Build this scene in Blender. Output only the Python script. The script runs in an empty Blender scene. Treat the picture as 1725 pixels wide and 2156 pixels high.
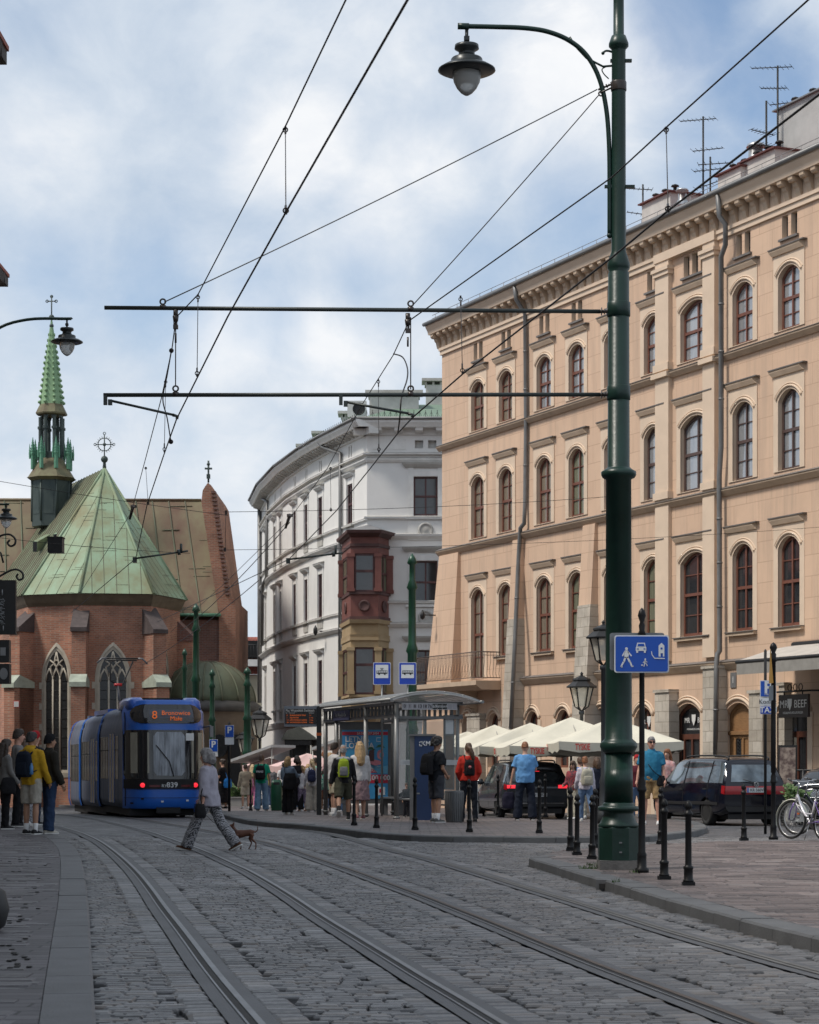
import bpy,bmesh,math,random
from mathutils import Vector,Matrix,noise as mnoise
random.seed(11)
R=math.radians
PI=math.pi
SC=bpy.context.scene
COL=SC.collection
F=4600.0
EYE=1.45
HZ=1608.0
# ------------------ camera
cam_d=bpy.data.cameras.new('camera')
cam=bpy.data.objects.new('camera',cam_d)
COL.objects.link(cam)
cam.location=(0,0,EYE)
cam.rotation_euler=(R(90),0,0)
cam_d.sensor_fit='HORIZONTAL'
cam_d.sensor_width=36
cam_d.lens=36*F/1725
cam_d.shift_y=(HZ-1078)/1725
cam_d.dof.use_dof=True
cam_d.dof.focus_distance=32
cam_d.dof.aperture_fstop=9
cam_d.clip_start=0.1
cam_d.clip_end=3000
SC.camera=cam
# ------------------ light
SUN_EL,SUN_AZ=56.0,-108.0
sx=math.sin(R(SUN_AZ))*math.cos(R(SUN_EL))
sy=math.cos(R(SUN_AZ))*math.cos(R(SUN_EL))
sz=math.sin(R(SUN_EL))
sun_d=bpy.data.lights.new('sun','SUN')
sun_d.energy=2.4
sun_d.angle=R(10)
sun_d.color=(1.0,0.93,0.84)
sun=bpy.data.objects.new('sun',sun_d)
COL.objects.link(sun)
sun.rotation_euler=Vector((sx,sy,sz)).to_track_quat('Z','Y').to_euler()
sun.location=(-30,-20,60)
def nodes_of(tree):
	n=tree.nodes
	def new(t,**kw):
		nd=n.new(t)
		for k,v in kw.items():
			setattr(nd,k,v)
		return nd
	return n,new,tree.links
world=bpy.data.worlds.new('World')
SC.world=world
world.use_nodes=True
n,new,lk=nodes_of(world.node_tree)
n.clear()
wout=new('ShaderNodeOutputWorld')
sky=new('ShaderNodeTexSky',sky_type='NISHITA',sun_disc=False)
sky.sun_elevation=R(SUN_EL)
sky.sun_rotation=R(SUN_AZ)
sky.air_density=1.0
sky.dust_density=0.3
sky.ozone_density=1.8
bg1=new('ShaderNodeBackground');bg1.inputs[1].default_value=0.10
lk.new(sky.outputs[0],bg1.inputs[0])
bg2=new('ShaderNodeBackground');bg2.inputs[1].default_value=1.0
tc=new('ShaderNodeTexCoord')
def wdir(px,py):
	return Vector(((px-862.5)/F,1,(HZ-py)/F)).normalized()
def wmath(op,a,b=None,c=None,clamp=False):
	m=new('ShaderNodeMath',operation=op,use_clamp=clamp)
	for i,x in enumerate((a,b,c)):
		if x is None:continue
		if isinstance(x,(int,float)):m.inputs[i].default_value=x
		else:lk.new(x,m.inputs[i])
	return m.outputs[0]
def noise_w(scale,detail,rough,stretch=(1,1,2.2),dist=0.0,off=(0,0,0)):
	mp=new('ShaderNodeMapping');mp.inputs['Scale'].default_value=stretch
	mp.inputs['Location'].default_value=off
	lk.new(tc.outputs['Generated'],mp.inputs[0])
	t=new('ShaderNodeTexNoise')
	t.inputs['Scale'].default_value=scale
	t.inputs['Detail'].default_value=detail
	t.inputs['Roughness'].default_value=rough
	t.inputs['Distortion'].default_value=dist
	lk.new(mp.outputs[0],t.inputs['Vector'])
	return t.outputs['Fac']
nz_big=noise_w(7,10,0.58,stretch=(1,1,1.35),dist=0.35)
nz_det=noise_w(18,10,0.60,stretch=(1,1,1.3),off=(3,1,2),dist=0.3)
nz_warp=noise_w(15,7,0.6,stretch=(1,1,1.2),off=(7,4,1))
def blob(px,py,rad_deg,soft=1.0):
	0
	d=new('ShaderNodeVectorMath',operation='DOT_PRODUCT')
	lk.new(tc.outputs['Generated'],d.inputs[0])
	d.inputs[1].default_value=wdir(px,py)
	ang=wmath('ARCCOSINE',wmath('MINIMUM',d.outputs['Value'],0.999999))
	q=wmath('DIVIDE',ang,R(rad_deg))
	q=wmath('ADD',q,wmath('MULTIPLY',wmath('SUBTRACT',nz_warp,0.5),1.6))
	mr=new('ShaderNodeMapRange',interpolation_type='SMOOTHSTEP')
	lk.new(q,mr.inputs[0])
	mr.inputs[1].default_value=1.0+0.55*soft
	mr.inputs[2].default_value=1.0-0.75*soft
	return mr.outputs[0]
gaps=None
for(px,py,r_,w)in((1480,20,1.7,.95),(1620,190,1.9,.95),(1700,330,1.6,.9),(1500,330,1.4,.75),(1230,470,1.5,.7),(1000,560,1.4,.5),(120,590,1.7,.5),(330,605,1.6,.6),(560,610,1.4,.5),(760,590,1.3,.4),(90,30,1.3,.25),):
	b=wmath('MULTIPLY',blob(px,py,r_),w)
	gaps=b if gaps is None else wmath('MAXIMUM',gaps,b)
cover=wmath('SUBTRACT',wmath('ADD',0.93,wmath('MULTIPLY',wmath('SUBTRACT',nz_det,0.5),0.6)),wmath('MULTIPLY',gaps,0.80),clamp=True)
lights=None
for(px,py,r_,w)in((620,300,1.5,.9),(1180,160,2.0,.9),(800,470,1.4,.8),(60,300,1.4,.7),(480,710,1.1,.9),(700,760,1.5,.7),(900,380,1.2,.6),(1400,130,1.2,.8),(40,1150,2.5,.5),(450,1000,2.0,.5)):
	b=wmath('MULTIPLY',blob(px,py,r_,1.2),w)
	lights=b if lights is None else wmath('MAXIMUM',lights,b)
shade=wmath('ADD',wmath('MULTIPLY_ADD',nz_big,0.62,0.10),wmath('MULTIPLY',lights,0.38))
shade=wmath('ADD',shade,wmath('MULTIPLY',wmath('SUBTRACT',nz_det,0.5),0.55))
cr=new('ShaderNodeValToRGB')
cr.color_ramp.elements[0].position=0.14;cr.color_ramp.elements[0].color=(0.36,0.435,0.53,1)
cr.color_ramp.elements[1].position=0.74;cr.color_ramp.elements[1].color=(0.69,0.70,0.715,1)
e=cr.color_ramp.elements.new(0.42);e.color=(0.49,0.545,0.615,1)
lk.new(shade,cr.inputs[0])
lk.new(cr.outputs[0],bg2.inputs[0])
mx=new('ShaderNodeMixShader')
lk.new(cover,mx.inputs[0]);lk.new(bg1.outputs[0],mx.inputs[1]);lk.new(bg2.outputs[0],mx.inputs[2])
lk.new(mx.outputs[0],wout.inputs[0])
SC.view_settings.view_transform='Standard'
SC.view_settings.look='None'
SC.view_settings.exposure=0.46
SC.view_settings.gamma=1.0
SC.cycles.max_bounces=6
SC.cycles.diffuse_bounces=3
SC.cycles.glossy_bounces=3
SC.cycles.transmission_bounces=4
SC.cycles.transparent_max_bounces=8
SC.cycles.caustics_reflective=False
SC.cycles.caustics_refractive=False
# ------------------ where things are
ZT=((-50,0),(45,0),(62,-.14),(75,-.30),(115,-.85),(400,-1.3),(1500,-1.3))
def zt(y):
	for(a,za),(b,zb)in zip(ZT,ZT[1:]):
		if y<=b:
			return za+(zb-za)*max(0.0,y-a)/(b-a)
	return ZT[-1][1]
def W(px,py,Z):
	return Vector(((px-862.5)/F*Z,Z,EYE+(HZ-py)/F*Z))
def Gd(px,py,lev=0.0):
	d=30.0
	for _ in range(60):
		d=0.5*d+0.5*F*(EYE-zt(d)-lev)/(py-HZ)
	return Vector(((px-862.5)/F*d,d,zt(d)+lev))
def sc(Z):
	return F/Z
	# ------------------ objects and tags
def tag(o,label=None,cat=None,group=None,kind=None):
	if label:o['label']=label
	if cat:o['category']=cat
	if group:o['group']=group
	if kind:o['kind']=kind
	return o
def thing(name,label,cat,loc=(0,0,0),rz=0.0,group=None):
	o=bpy.data.objects.new(name,None)
	COL.objects.link(o)
	o.empty_display_size=0.2
	o.location=loc
	o.rotation_euler=(0,0,rz)
	return tag(o,label,cat,group)
def link_mesh(name,me,mats,parent=None,loc=None,rot=None):
	o=bpy.data.objects.new(name,me)
	COL.objects.link(o)
	if mats:
		if not isinstance(mats,(list,tuple)):mats=[mats]
		if len(me.materials):me.materials.clear()
		for m in mats:me.materials.append(m)
	if parent:o.parent=parent
	if loc is not None:o.location=loc
	if rot is not None:o.rotation_euler=rot
	return o
def kids(o):
	return[c for c in ALLKIDS.get(o.name,[])]
def copy_tree(o,parent=None):
	c=o.copy()
	COL.objects.link(c)
	c.parent=parent
	for ch in list(o.children):
		copy_tree(ch,c)
	return c
def catmull(pts,n=8):
	pts=[Vector(p)for p in pts]
	out=[]
	for i in range(len(pts)-1):
		p0=pts[max(0,i-1)];p1=pts[i];p2=pts[i+1];p3=pts[min(len(pts)-1,i+2)]
		for k in range(n):
			t=k/n
			out.append(0.5*((2*p1)+(p2-p0)*t+(2*p0-5*p1+4*p2-p3)*t*t+(3*p1-p0-3*p2+p3)*t**3))
	out.append(pts[-1])
	return out
def resample(pts,step):
	out=[pts[0].copy()]
	acc=0.0
	for a,b in zip(pts,pts[1:]):
		L=(b-a).length
		if L<1e-9:continue
		t=step-acc
		while t<=L:
			out.append(a.lerp(b,t/L));t+=step
		acc=L-(t-step)
	return out
class MB:
	0
	def __init__(s):
		s.v=[];s.f=[];s.m=[];s.sm=[];s.uv={}
	def add(s,vs,fs,mi=0,sm=False):
		o=len(s.v)
		s.v.extend([tuple(v)for v in vs])
		for f in fs:
			s.f.append(tuple(i+o for i in f));s.m.append(mi);s.sm.append(sm)
		return s
	def poly(s,pts,mi=0):
		return s.add(pts,[tuple(range(len(pts)))],mi)
	def box2(s,x0,x1,y0,y1,z0,z1,mi=0):
		vs=[(x0,y0,z0),(x1,y0,z0),(x1,y1,z0),(x0,y1,z0),(x0,y0,z1),(x1,y0,z1),(x1,y1,z1),(x0,y1,z1)]
		return s.add(vs,[(3,2,1,0),(4,5,6,7),(0,1,5,4),(1,2,6,5),(2,3,7,6),(3,0,4,7)],mi)
	def box(s,c,d,mi=0,rz=0.0,rx=0.0,ry=0.0):
		M=Matrix.Translation(Vector(c))@Matrix.Rotation(rz,4,'Z')@Matrix.Rotation(ry,4,'Y')@Matrix.Rotation(rx,4,'X')
		h=Vector(d)/2
		vs=[M@Vector((a*h.x,b*h.y,e*h.z))for e in(-1,1)for a,b in((-1,-1),(1,-1),(1,1),(-1,1))]
		return s.add(vs,[(3,2,1,0),(4,5,6,7),(0,1,5,4),(1,2,6,5),(2,3,7,6),(3,0,4,7)],mi)
	def tube(s,pts,r,n=8,mi=0,caps=True,sm=True,ell=None,up=None):
		pts=[Vector(p)for p in pts]
		if not isinstance(r,(list,tuple)):r=[r]*len(pts)
		vs=[];fs=[]
		t0=(pts[1]-pts[0]).normalized()
		ref=Vector(up)if up else(Vector((0,0,1))if abs(t0.z)<0.9 else Vector((1,0,0)))
		a=ref.cross(t0).normalized()
		for i,p in enumerate(pts):
			if i==0:t=pts[1]-pts[0]
			elif i==len(pts)-1:t=pts[-1]-pts[-2]
			else:t=(pts[i+1]-pts[i]).normalized()+(pts[i]-pts[i-1]).normalized()
			t.normalize()
			a=a-t*a.dot(t)
			if a.length<1e-6:a=t.orthogonal()
			a.normalize()
			b=t.cross(a)
			for k in range(n):
				th=2*PI*k/n
				e1,e2=ell if ell else(1,1)
				vs.append(p+a*(math.cos(th)*r[i]*e1)+b*(math.sin(th)*r[i]*e2))
		for i in range(len(pts)-1):
			for k in range(n):
				k2=(k+1)%n
				fs.append((i*n+k,i*n+k2,(i+1)*n+k2,(i+1)*n+k))
		s.add(vs,fs,mi,sm)
		if caps:
			L=(len(pts)-1)*n
			s.add([vs[k]for k in range(n)],[tuple(reversed(range(n)))],mi)
			s.add([vs[L+k]for k in range(n)],[tuple(range(n))],mi)
		return s
	def loft(s,secs,n=16,mi=0,sm=True,caps=True,p=2.0):
		0
		vs=[];fs=[]
		for(cx,cy,z,rx,ry)in secs:
			for k in range(n):
				th=2*PI*k/n
				c,q=math.cos(th),math.sin(th)
				vs.append((cx+rx*math.copysign(abs(c)**(2/p),c),cy+ry*math.copysign(abs(q)**(2/p),q),z))
		for i in range(len(secs)-1):
			for k in range(n):
				k2=(k+1)%n
				fs.append((i*n+k,i*n+k2,(i+1)*n+k2,(i+1)*n+k))
		s.add(vs,fs,mi,sm)
		if caps:
			L=(len(secs)-1)*n
			s.add(vs[:n],[tuple(reversed(range(n)))],mi)
			s.add(vs[L:],[tuple(range(n))],mi)
		return s
	def lathe(s,prof,c=(0,0,0),n=20,mi=0,sm=True,phase=0.0):
		secs=[]
		vs=[];fs=[]
		for(r,z)in prof:
			for k in range(n):
				th=2*PI*k/n+phase
				vs.append((c[0]+r*math.cos(th),c[1]+r*math.sin(th),c[2]+z))
		for i in range(len(prof)-1):
			for k in range(n):
				k2=(k+1)%n
				fs.append((i*n+k,i*n+k2,(i+1)*n+k2,(i+1)*n+k))
		s.add(vs,fs,mi,sm)
		L=(len(prof)-1)*n
		if prof[0][0]>1e-4:s.add(vs[:n],[tuple(reversed(range(n)))],mi)
		if prof[-1][0]>1e-4:s.add(vs[L:],[tuple(range(n))],mi)
		return s
	def prism(s,poly,vec,mi=0,sm=False):
		0
		n=len(poly);vec=Vector(vec)
		a=[Vector(p)for p in poly]
		vs=a+[p+vec for p in a]
		fs=[tuple(reversed(range(n))),tuple(range(n,2*n))]
		s.add(vs,fs,mi,False)
		s.add(vs,[(i,(i+1)%n,n+(i+1)%n,n+i)for i in range(n)],mi,sm)
		return s
	def ball(s,c,r,mi=0,nu=12,nv=8):
		rx,ry,rz=r if isinstance(r,(list,tuple))else(r,r,r)
		vs=[(c[0],c[1],c[2]-rz)]
		for j in range(1,nv):
			ph=-PI/2+PI*j/nv
			for k in range(nu):
				th=2*PI*k/nu
				vs.append((c[0]+rx*math.cos(ph)*math.cos(th),c[1]+ry*math.cos(ph)*math.sin(th),c[2]+rz*math.sin(ph)))
		vs.append((c[0],c[1],c[2]+rz))
		fs=[]
		for k in range(nu):fs.append((0,1+(k+1)%nu,1+k))
		for j in range(nv-2):
			for k in range(nu):
				a=1+j*nu+k;b=1+j*nu+(k+1)%nu
				fs.append((a,b,b+nu,a+nu))
		L=len(vs)-1;o=1+(nv-2)*nu
		for k in range(nu):fs.append((L,o+k,o+(k+1)%nu))
		return s.add(vs,fs,mi,True)
	def torus(s,c,R_,r,axis='Y',n=28,m=8,mi=0,a0=0,a1=2*PI):
		pts=[]
		full=abs(a1-a0-2*PI)<1e-6
		for k in range(n+1):
			t=a0+(a1-a0)*k/n
			d={'Y':(math.cos(t),0,math.sin(t)),'X':(0,math.cos(t),math.sin(t)),'Z':(math.cos(t),math.sin(t),0)}[axis]
			pts.append(Vector(c)+Vector(d)*R_)
		return s.tube(pts,r,m,mi,caps=not full)
	def mesh(s,name,recalc=True):
		me=bpy.data.meshes.new(name)
		me.from_pydata(s.v,[],s.f)
		me.polygons.foreach_set('material_index',s.m)
		me.polygons.foreach_set('use_smooth',s.sm)
		if recalc:
			bm=bmesh.new();bm.from_mesh(me)
			bmesh.ops.remove_doubles(bm,verts=bm.verts,dist=1e-5)
			bmesh.ops.recalc_face_normals(bm,faces=bm.faces)
			bm.to_mesh(me);bm.free()
		me.update()
		return me
	def build(s,name,mats,parent=None,loc=None,rot=None,recalc=True):
		return link_mesh(name,s.mesh(name,recalc),mats,parent,loc,rot)
def evaluated(me,mods):
	0
	o=bpy.data.objects.new('tmp',me)
	COL.objects.link(o)
	for t,kw in mods:
		m=o.modifiers.new(t,t)
		for k,v in kw.items():setattr(m,k,v)
	dg=bpy.context.evaluated_depsgraph_get()
	dg.update()
	out=bpy.data.meshes.new_from_object(o.evaluated_get(dg),depsgraph=dg)
	bpy.data.objects.remove(o)
	return out
def text_obj(txt,size,mat,parent,loc,rot=(PI/2,0,0),align='CENTER',name='lettering',sx_=1.0,bold=0.0):
	cu=bpy.data.curves.new('txt','FONT')
	cu.body=txt;cu.size=size;cu.align_x=align;cu.align_y='CENTER'
	cu.extrude=0.001;cu.resolution_u=3;cu.offset=bold*size
	o=bpy.data.objects.new('tmp',cu);COL.objects.link(o)
	dg=bpy.context.evaluated_depsgraph_get();dg.update()
	me=bpy.data.meshes.new_from_object(o.evaluated_get(dg),depsgraph=dg)
	bpy.data.objects.remove(o);bpy.data.curves.remove(cu)
	if sx_!=1.0:me.transform(Matrix.Diagonal((sx_,1,1,1)))
	me.name=name
	return link_mesh(name,me,mat,parent,loc,rot)
	# ------------------ materials
def mat(name,col,rough=0.6,metal=0.0,var=0.12,scale=6.0,bump=0.0,bscale=40.0,spec=0.5,stretch=(1,1,1),col2=None,emit=None,estr=1.0,coat=0.0,detail=5,contrast=1.0):
	m=bpy.data.materials.new(name)
	m.use_nodes=True
	n,new,lk=nodes_of(m.node_tree)
	b=n['Principled BSDF']
	b.inputs['Roughness'].default_value=rough
	b.inputs['Metallic'].default_value=metal
	b.inputs['Specular IOR Level'].default_value=spec
	b.inputs['Coat Weight'].default_value=coat
	b.inputs['Coat Roughness'].default_value=0.08
	c=(*col,1)
	if emit:
		b.inputs['Emission Color'].default_value=(*emit,1)
		b.inputs['Emission Strength'].default_value=estr
	if var>0 or col2 or bump>0:
		tc=new('ShaderNodeTexCoord')
		mp=new('ShaderNodeMapping');mp.inputs['Scale'].default_value=stretch
		lk.new(tc.outputs['Object'],mp.inputs[0])
		nz=new('ShaderNodeTexNoise')
		nz.inputs['Scale'].default_value=scale
		nz.inputs['Detail'].default_value=detail
		nz.inputs['Roughness'].default_value=0.6
		lk.new(mp.outputs[0],nz.inputs['Vector'])
		r=new('ShaderNodeValToRGB')
		w=0.22/contrast
		r.color_ramp.elements[0].position=0.5-w;r.color_ramp.elements[1].position=0.5+w
		if col2:
			r.color_ramp.elements[0].color=c;r.color_ramp.elements[1].color=(*col2,1)
		else:
			r.color_ramp.elements[0].color=tuple(x*(1-var)for x in col)+(1,)
			r.color_ramp.elements[1].color=tuple(min(1,x*(1+var))for x in col)+(1,)
		lk.new(nz.outputs['Fac'],r.inputs[0])
		lk.new(r.outputs[0],b.inputs['Base Color'])
		if bump>0:
			n2=new('ShaderNodeTexNoise');n2.inputs['Scale'].default_value=bscale;n2.inputs['Detail'].default_value=4
			lk.new(mp.outputs[0],n2.inputs['Vector'])
			bp=new('ShaderNodeBump');bp.inputs['Strength'].default_value=bump;bp.inputs['Distance'].default_value=0.02
			lk.new(n2.outputs['Fac'],bp.inputs['Height']);lk.new(bp.outputs[0],b.inputs['Normal'])
	else:
		b.inputs['Base Color'].default_value=c
	return m
def brickmat(name,c1,c2,mortar,bw,bh,ms,plane='xz',rough=0.8,var=0.2,nscale=1.5,bump=0.5,offset=0.5,warp=0.0,warpscale=2.0,dist=0.02,grime=None,gscale=0.4,gamt=0.5,freq=2,src='Object',rvar=None,mort_smooth=0.1,stain=None):
	m=bpy.data.materials.new(name)
	m.use_nodes=True
	n,new,lk=nodes_of(m.node_tree)
	b=n['Principled BSDF']
	b.inputs['Roughness'].default_value=rough
	tc=new('ShaderNodeTexCoord')
	vec0=tc.outputs[src]
	if src=='UV':
		v=vec0
	else:
		sp=new('ShaderNodeSeparateXYZ');lk.new(vec0,sp.inputs[0])
		cb=new('ShaderNodeCombineXYZ')
		if plane=='xz':
			lk.new(sp.outputs[0],cb.inputs[0]);lk.new(sp.outputs[2],cb.inputs[1])
		elif plane=='xy':
			lk.new(sp.outputs[0],cb.inputs[0]);lk.new(sp.outputs[1],cb.inputs[1])
		elif plane=='dz':
			ad=new('ShaderNodeMath',operation='ADD');lk.new(sp.outputs[0],ad.inputs[0]);lk.new(sp.outputs[1],ad.inputs[1])
			lk.new(ad.outputs[0],cb.inputs[0]);lk.new(sp.outputs[2],cb.inputs[1])
		elif plane=='yx':
			lk.new(sp.outputs[1],cb.inputs[0]);lk.new(sp.outputs[0],cb.inputs[1])
		v=cb.outputs[0]
	if warp>0:
		nw=new('ShaderNodeTexNoise');nw.inputs['Scale'].default_value=warpscale;nw.inputs['Detail'].default_value=3
		lk.new(v,nw.inputs['Vector'])
		sb=new('ShaderNodeVectorMath',operation='SUBTRACT');lk.new(nw.outputs['Color'],sb.inputs[0]);sb.inputs[1].default_value=(.5,.5,.5)
		ml=new('ShaderNodeVectorMath',operation='SCALE');lk.new(sb.outputs[0],ml.inputs[0]);ml.inputs['Scale'].default_value=warp
		ad=new('ShaderNodeVectorMath',operation='ADD');lk.new(v,ad.inputs[0]);lk.new(ml.outputs[0],ad.inputs[1])
		v=ad.outputs[0]
	br=new('ShaderNodeTexBrick')
	br.offset=offset;br.offset_frequency=freq
	br.inputs['Scale'].default_value=1.0
	br.inputs['Mortar Size'].default_value=ms
	br.inputs['Mortar Smooth'].default_value=mort_smooth
	br.inputs['Bias'].default_value=0.0
	br.inputs['Brick Width'].default_value=bw
	br.inputs['Row Height'].default_value=bh
	br.inputs['Color1'].default_value=(*c1,1);br.inputs['Color2'].default_value=(*c2,1);br.inputs['Mortar'].default_value=(*mortar,1)
	lk.new(v,br.inputs['Vector'])
	nz=new('ShaderNodeTexNoise');nz.inputs['Scale'].default_value=nscale;nz.inputs['Detail'].default_value=6;nz.inputs['Roughness'].default_value=.65
	lk.new(vec0,nz.inputs['Vector'])
	mr=new('ShaderNodeMapRange');lk.new(nz.outputs['Fac'],mr.inputs[0])
	mr.inputs[1].default_value=.3;mr.inputs[2].default_value=.7;mr.inputs[3].default_value=1-var;mr.inputs[4].default_value=1+var
	mul=new('ShaderNodeMix',data_type='RGBA',blend_type='MULTIPLY');mul.inputs[0].default_value=1
	lk.new(br.outputs['Color'],mul.inputs[6])
	cmb=new('ShaderNodeCombineColor')
	for i in range(3):lk.new(mr.outputs[0],cmb.inputs[i])
	lk.new(cmb.outputs[0],mul.inputs[7])
	out=mul.outputs[2]
	if grime:
		ng=new('ShaderNodeTexNoise');ng.inputs['Scale'].default_value=gscale;ng.inputs['Detail'].default_value=7;ng.inputs['Roughness'].default_value=.7
		if stain:
			mpp=new('ShaderNodeMapping');mpp.inputs['Scale'].default_value=stain
			lk.new(vec0,mpp.inputs[0]);lk.new(mpp.outputs[0],ng.inputs['Vector'])
		else:
			lk.new(vec0,ng.inputs['Vector'])
		rg=new('ShaderNodeMapRange');lk.new(ng.outputs['Fac'],rg.inputs[0])
		rg.inputs[1].default_value=.48;rg.inputs[2].default_value=.72;rg.inputs[3].default_value=0;rg.inputs[4].default_value=gamt
		mg=new('ShaderNodeMix',data_type='RGBA');lk.new(rg.outputs[0],mg.inputs[0]);lk.new(out,mg.inputs[6]);mg.inputs[7].default_value=(*grime,1)
		out=mg.outputs[2]
	lk.new(out,b.inputs['Base Color'])
	if bump>0:
		nf=new('ShaderNodeTexNoise');nf.inputs['Scale'].default_value=14/max(bw,.15);nf.inputs['Detail'].default_value=4
		lk.new(vec0,nf.inputs['Vector'])
		inv=new('ShaderNodeMath',operation='MULTIPLY_ADD');lk.new(br.outputs['Fac'],inv.inputs[0]);inv.inputs[1].default_value=-1.0
		sc_=new('ShaderNodeMath',operation='MULTIPLY');lk.new(nf.outputs['Fac'],sc_.inputs[0]);sc_.inputs[1].default_value=.35
		lk.new(sc_.outputs[0],inv.inputs[2])
		bp=new('ShaderNodeBump');bp.inputs['Strength'].default_value=bump;bp.inputs['Distance'].default_value=dist
		lk.new(inv.outputs[0],bp.inputs['Height']);lk.new(bp.outputs[0],b.inputs['Normal'])
	if rvar:
		rr=new('ShaderNodeMapRange');lk.new(nz.outputs['Fac'],rr.inputs[0]);rr.inputs[1].default_value=.3;rr.inputs[2].default_value=.7
		rr.inputs[3].default_value=rvar[0];rr.inputs[4].default_value=rvar[1];lk.new(rr.outputs[0],b.inputs['Roughness'])
	return m
def glassmat(name,col=(.02,.022,.025),rough=.04,spec=.6,col2=None,scale=2.0):
	return mat(name,col,rough,0,0.3,scale,spec=spec,col2=col2)
def clearmat(name,tint=(.8,.85,.85),alpha=.25):
	m=bpy.data.materials.new(name);m.use_nodes=True
	n,new,lk=nodes_of(m.node_tree)
	b=n['Principled BSDF']
	b.inputs['Base Color'].default_value=(*tint,1)
	b.inputs['Roughness'].default_value=.03
	b.inputs['Alpha'].default_value=alpha
	return m
	# ------------------ the ground
M_sett=brickmat('setts',(.185,.187,.200),(.050,.052,.060),(.016,.016,.018),.21,.115,.014,'xy',rough=.62,var=.34,nscale=1.1,bump=1.0,dist=.05,warp=.17,warpscale=3.2,grime=(.050,.048,.047),gscale=.55,gamt=.75,rvar=(.34,.70),mort_smooth=.5)
M_sett_rail=brickmat('setts_by_rail',(.145,.147,.158),(.070,.072,.080),(.020,.020,.022),.125,.19,.014,'xy',rough=.6,var=.3,nscale=1.4,bump=.9,dist=.035,warp=.03,warpscale=3.0,grime=(.05,.047,.045),gscale=.5,gamt=.5,src='UV',rvar=(.48,.78),mort_smooth=.3)
M_slab_left=brickmat('slabs_grey',(.115,.108,.116),(.072,.069,.076),(.026,.025,.027),.62,.20,.012,'xy',rough=.68,var=.22,nscale=1.6,bump=.5,dist=.02,warp=.03,warpscale=2,grime=(.05,.048,.05),gscale=.6,gamt=.45)
M_slab_red=brickmat('slabs_reddish',(.165,.135,.129),(.080,.070,.071),(.030,.027,.026),.40,.23,.015,'xy',rough=.66,var=.26,nscale=.9,bump=.7,dist=.025,warp=.10,warpscale=2.4,grime=(.075,.062,.060),gscale=.6,gamt=.65,rvar=(.4,.75))
M_kerb=mat('kerb_granite',(.098,.100,.106),.62,0,.22,2.2,bump=.25,bscale=60,detail=8)
M_kerb_dark=mat('kerb_dark',(.095,.097,.100),.66,0,.25,2.0,bump=.3,bscale=50,detail=8)
M_concrete=mat('rail_bed',(.070,.072,.078),.6,0,.25,1.4,bump=.2,bscale=50,detail=8)
M_steel=mat('rail_steel',(.17,.175,.185),.48,.25,.25,3.0)
M_groove=mat('rail_groove',(.018,.017,.017),.8,0,.3,4)
M_railband=mat('worn_rail',(.12,.115,.108),.6,.1,.25,4)
M_rust=mat('rail_rust',(.085,.06,.045),.6,.3,.3,5)
ys=[-50,0,10,20,30,40,45,50,56,62,66,70,75,85,95,105,115,160,250,400,1500]
mb=MB()
xs=[-900,-300,-80,-40,-20,-10,0,10,20,40,80,300,900]
ys=ys[:6]+[43,44]+ys[6:]
vs=[(x,y,zt(y)-(.035 if y<43.5 else 0))for y in ys for x in xs]
nx=len(xs)
fs=[(j*nx+i,j*nx+i+1,(j+1)*nx+i+1,(j+1)*nx+i)for j in range(len(ys)-1)for i in range(nx-1)]
mb.add(vs,fs)
tag(mb.build('road',M_sett,recalc=False),kind='structure')
# ---- rails: grooved tram rails laid in the setts
RAILS=[[(20,1727),(114,1740),(144,1747),(175,1757),(208,1773),(235,1792),(262,1815),(289,1842),(316,1876),(342,1913),(373,1953),(403,1993),(433,2034),(470,2080.6),(504,2121),(534,2156),(600,2235)],[(100,1713),(175,1721),(269,1741),(336,1760),(403,1784),(446,1801),(487,1820),(526,1838),(600,1882),(673,1931),(746,1976),(819,2021),(893,2067),(966,2110),(1039,2155),(1140,2216)],[(235,1718),(302,1727),(403,1744),(465,1755),(526,1768),(600,1787),(673,1812),(746,1837),(819,1864),(893,1891),(966,1920),(1039,1949),(1112,1979),(1203,2016),(1313,2059),(1423,2100),(1569,2156),(1730,2218)],[(345,1718),(420,1724),(520,1732),(620,1745),(728,1764),(819,1789),(893,1807),(966,1828),(1039,1850),(1093,1867),(1203,1900),(1313,1934),(1423,1968),(1533,1999),(1643,2030),(1725,2052),(1900,2098)],]
def ribbon(name,path,o0,o1,lift,m,uv=False):
	0
	vs=[];uvs=[];L=0
	for i,p in enumerate(path):
		a=path[max(0,i-1)];b=path[min(len(path)-1,i+1)]
		t=Vector((b.x-a.x,b.y-a.y,0)).normalized()
		q=Vector((t.y,-t.x,0))
		if i:L+=(p-path[i-1]).length
		for o in(o0,o1):
			w=p+q*o
			vs.append((w.x,w.y,zt(w.y)+lift));uvs.append((L,o))
	fs=[(2*i,2*i+1,2*i+3,2*i+2)for i in range(len(path)-1)]
	return vs,fs,uvs
def strip_obj(name,path,bands):
	me=bpy.data.meshes.new(name)
	V=[];Fc=[];mi=[];UV=[];mats=[]
	for(o0,o1,lift,m)in bands:
		if m not in mats:mats.append(m)
		vs,fs,uvs=ribbon(name,path,o0,o1,lift,m)
		k=len(V);V+=vs;UV+=uvs
		for f in fs:
			Fc.append(tuple(i+k for i in f));mi.append(mats.index(m))
	me.from_pydata(V,[],Fc)
	me.polygons.foreach_set('material_index',mi)
	ul=me.uv_layers.new(name='UVMap')
	for li,lp in enumerate(me.loops):ul.data[li].uv=UV[lp.vertex_index]
	me.update()
	o=link_mesh(name,me,mats)
	return tag(o,kind='structure')
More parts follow.
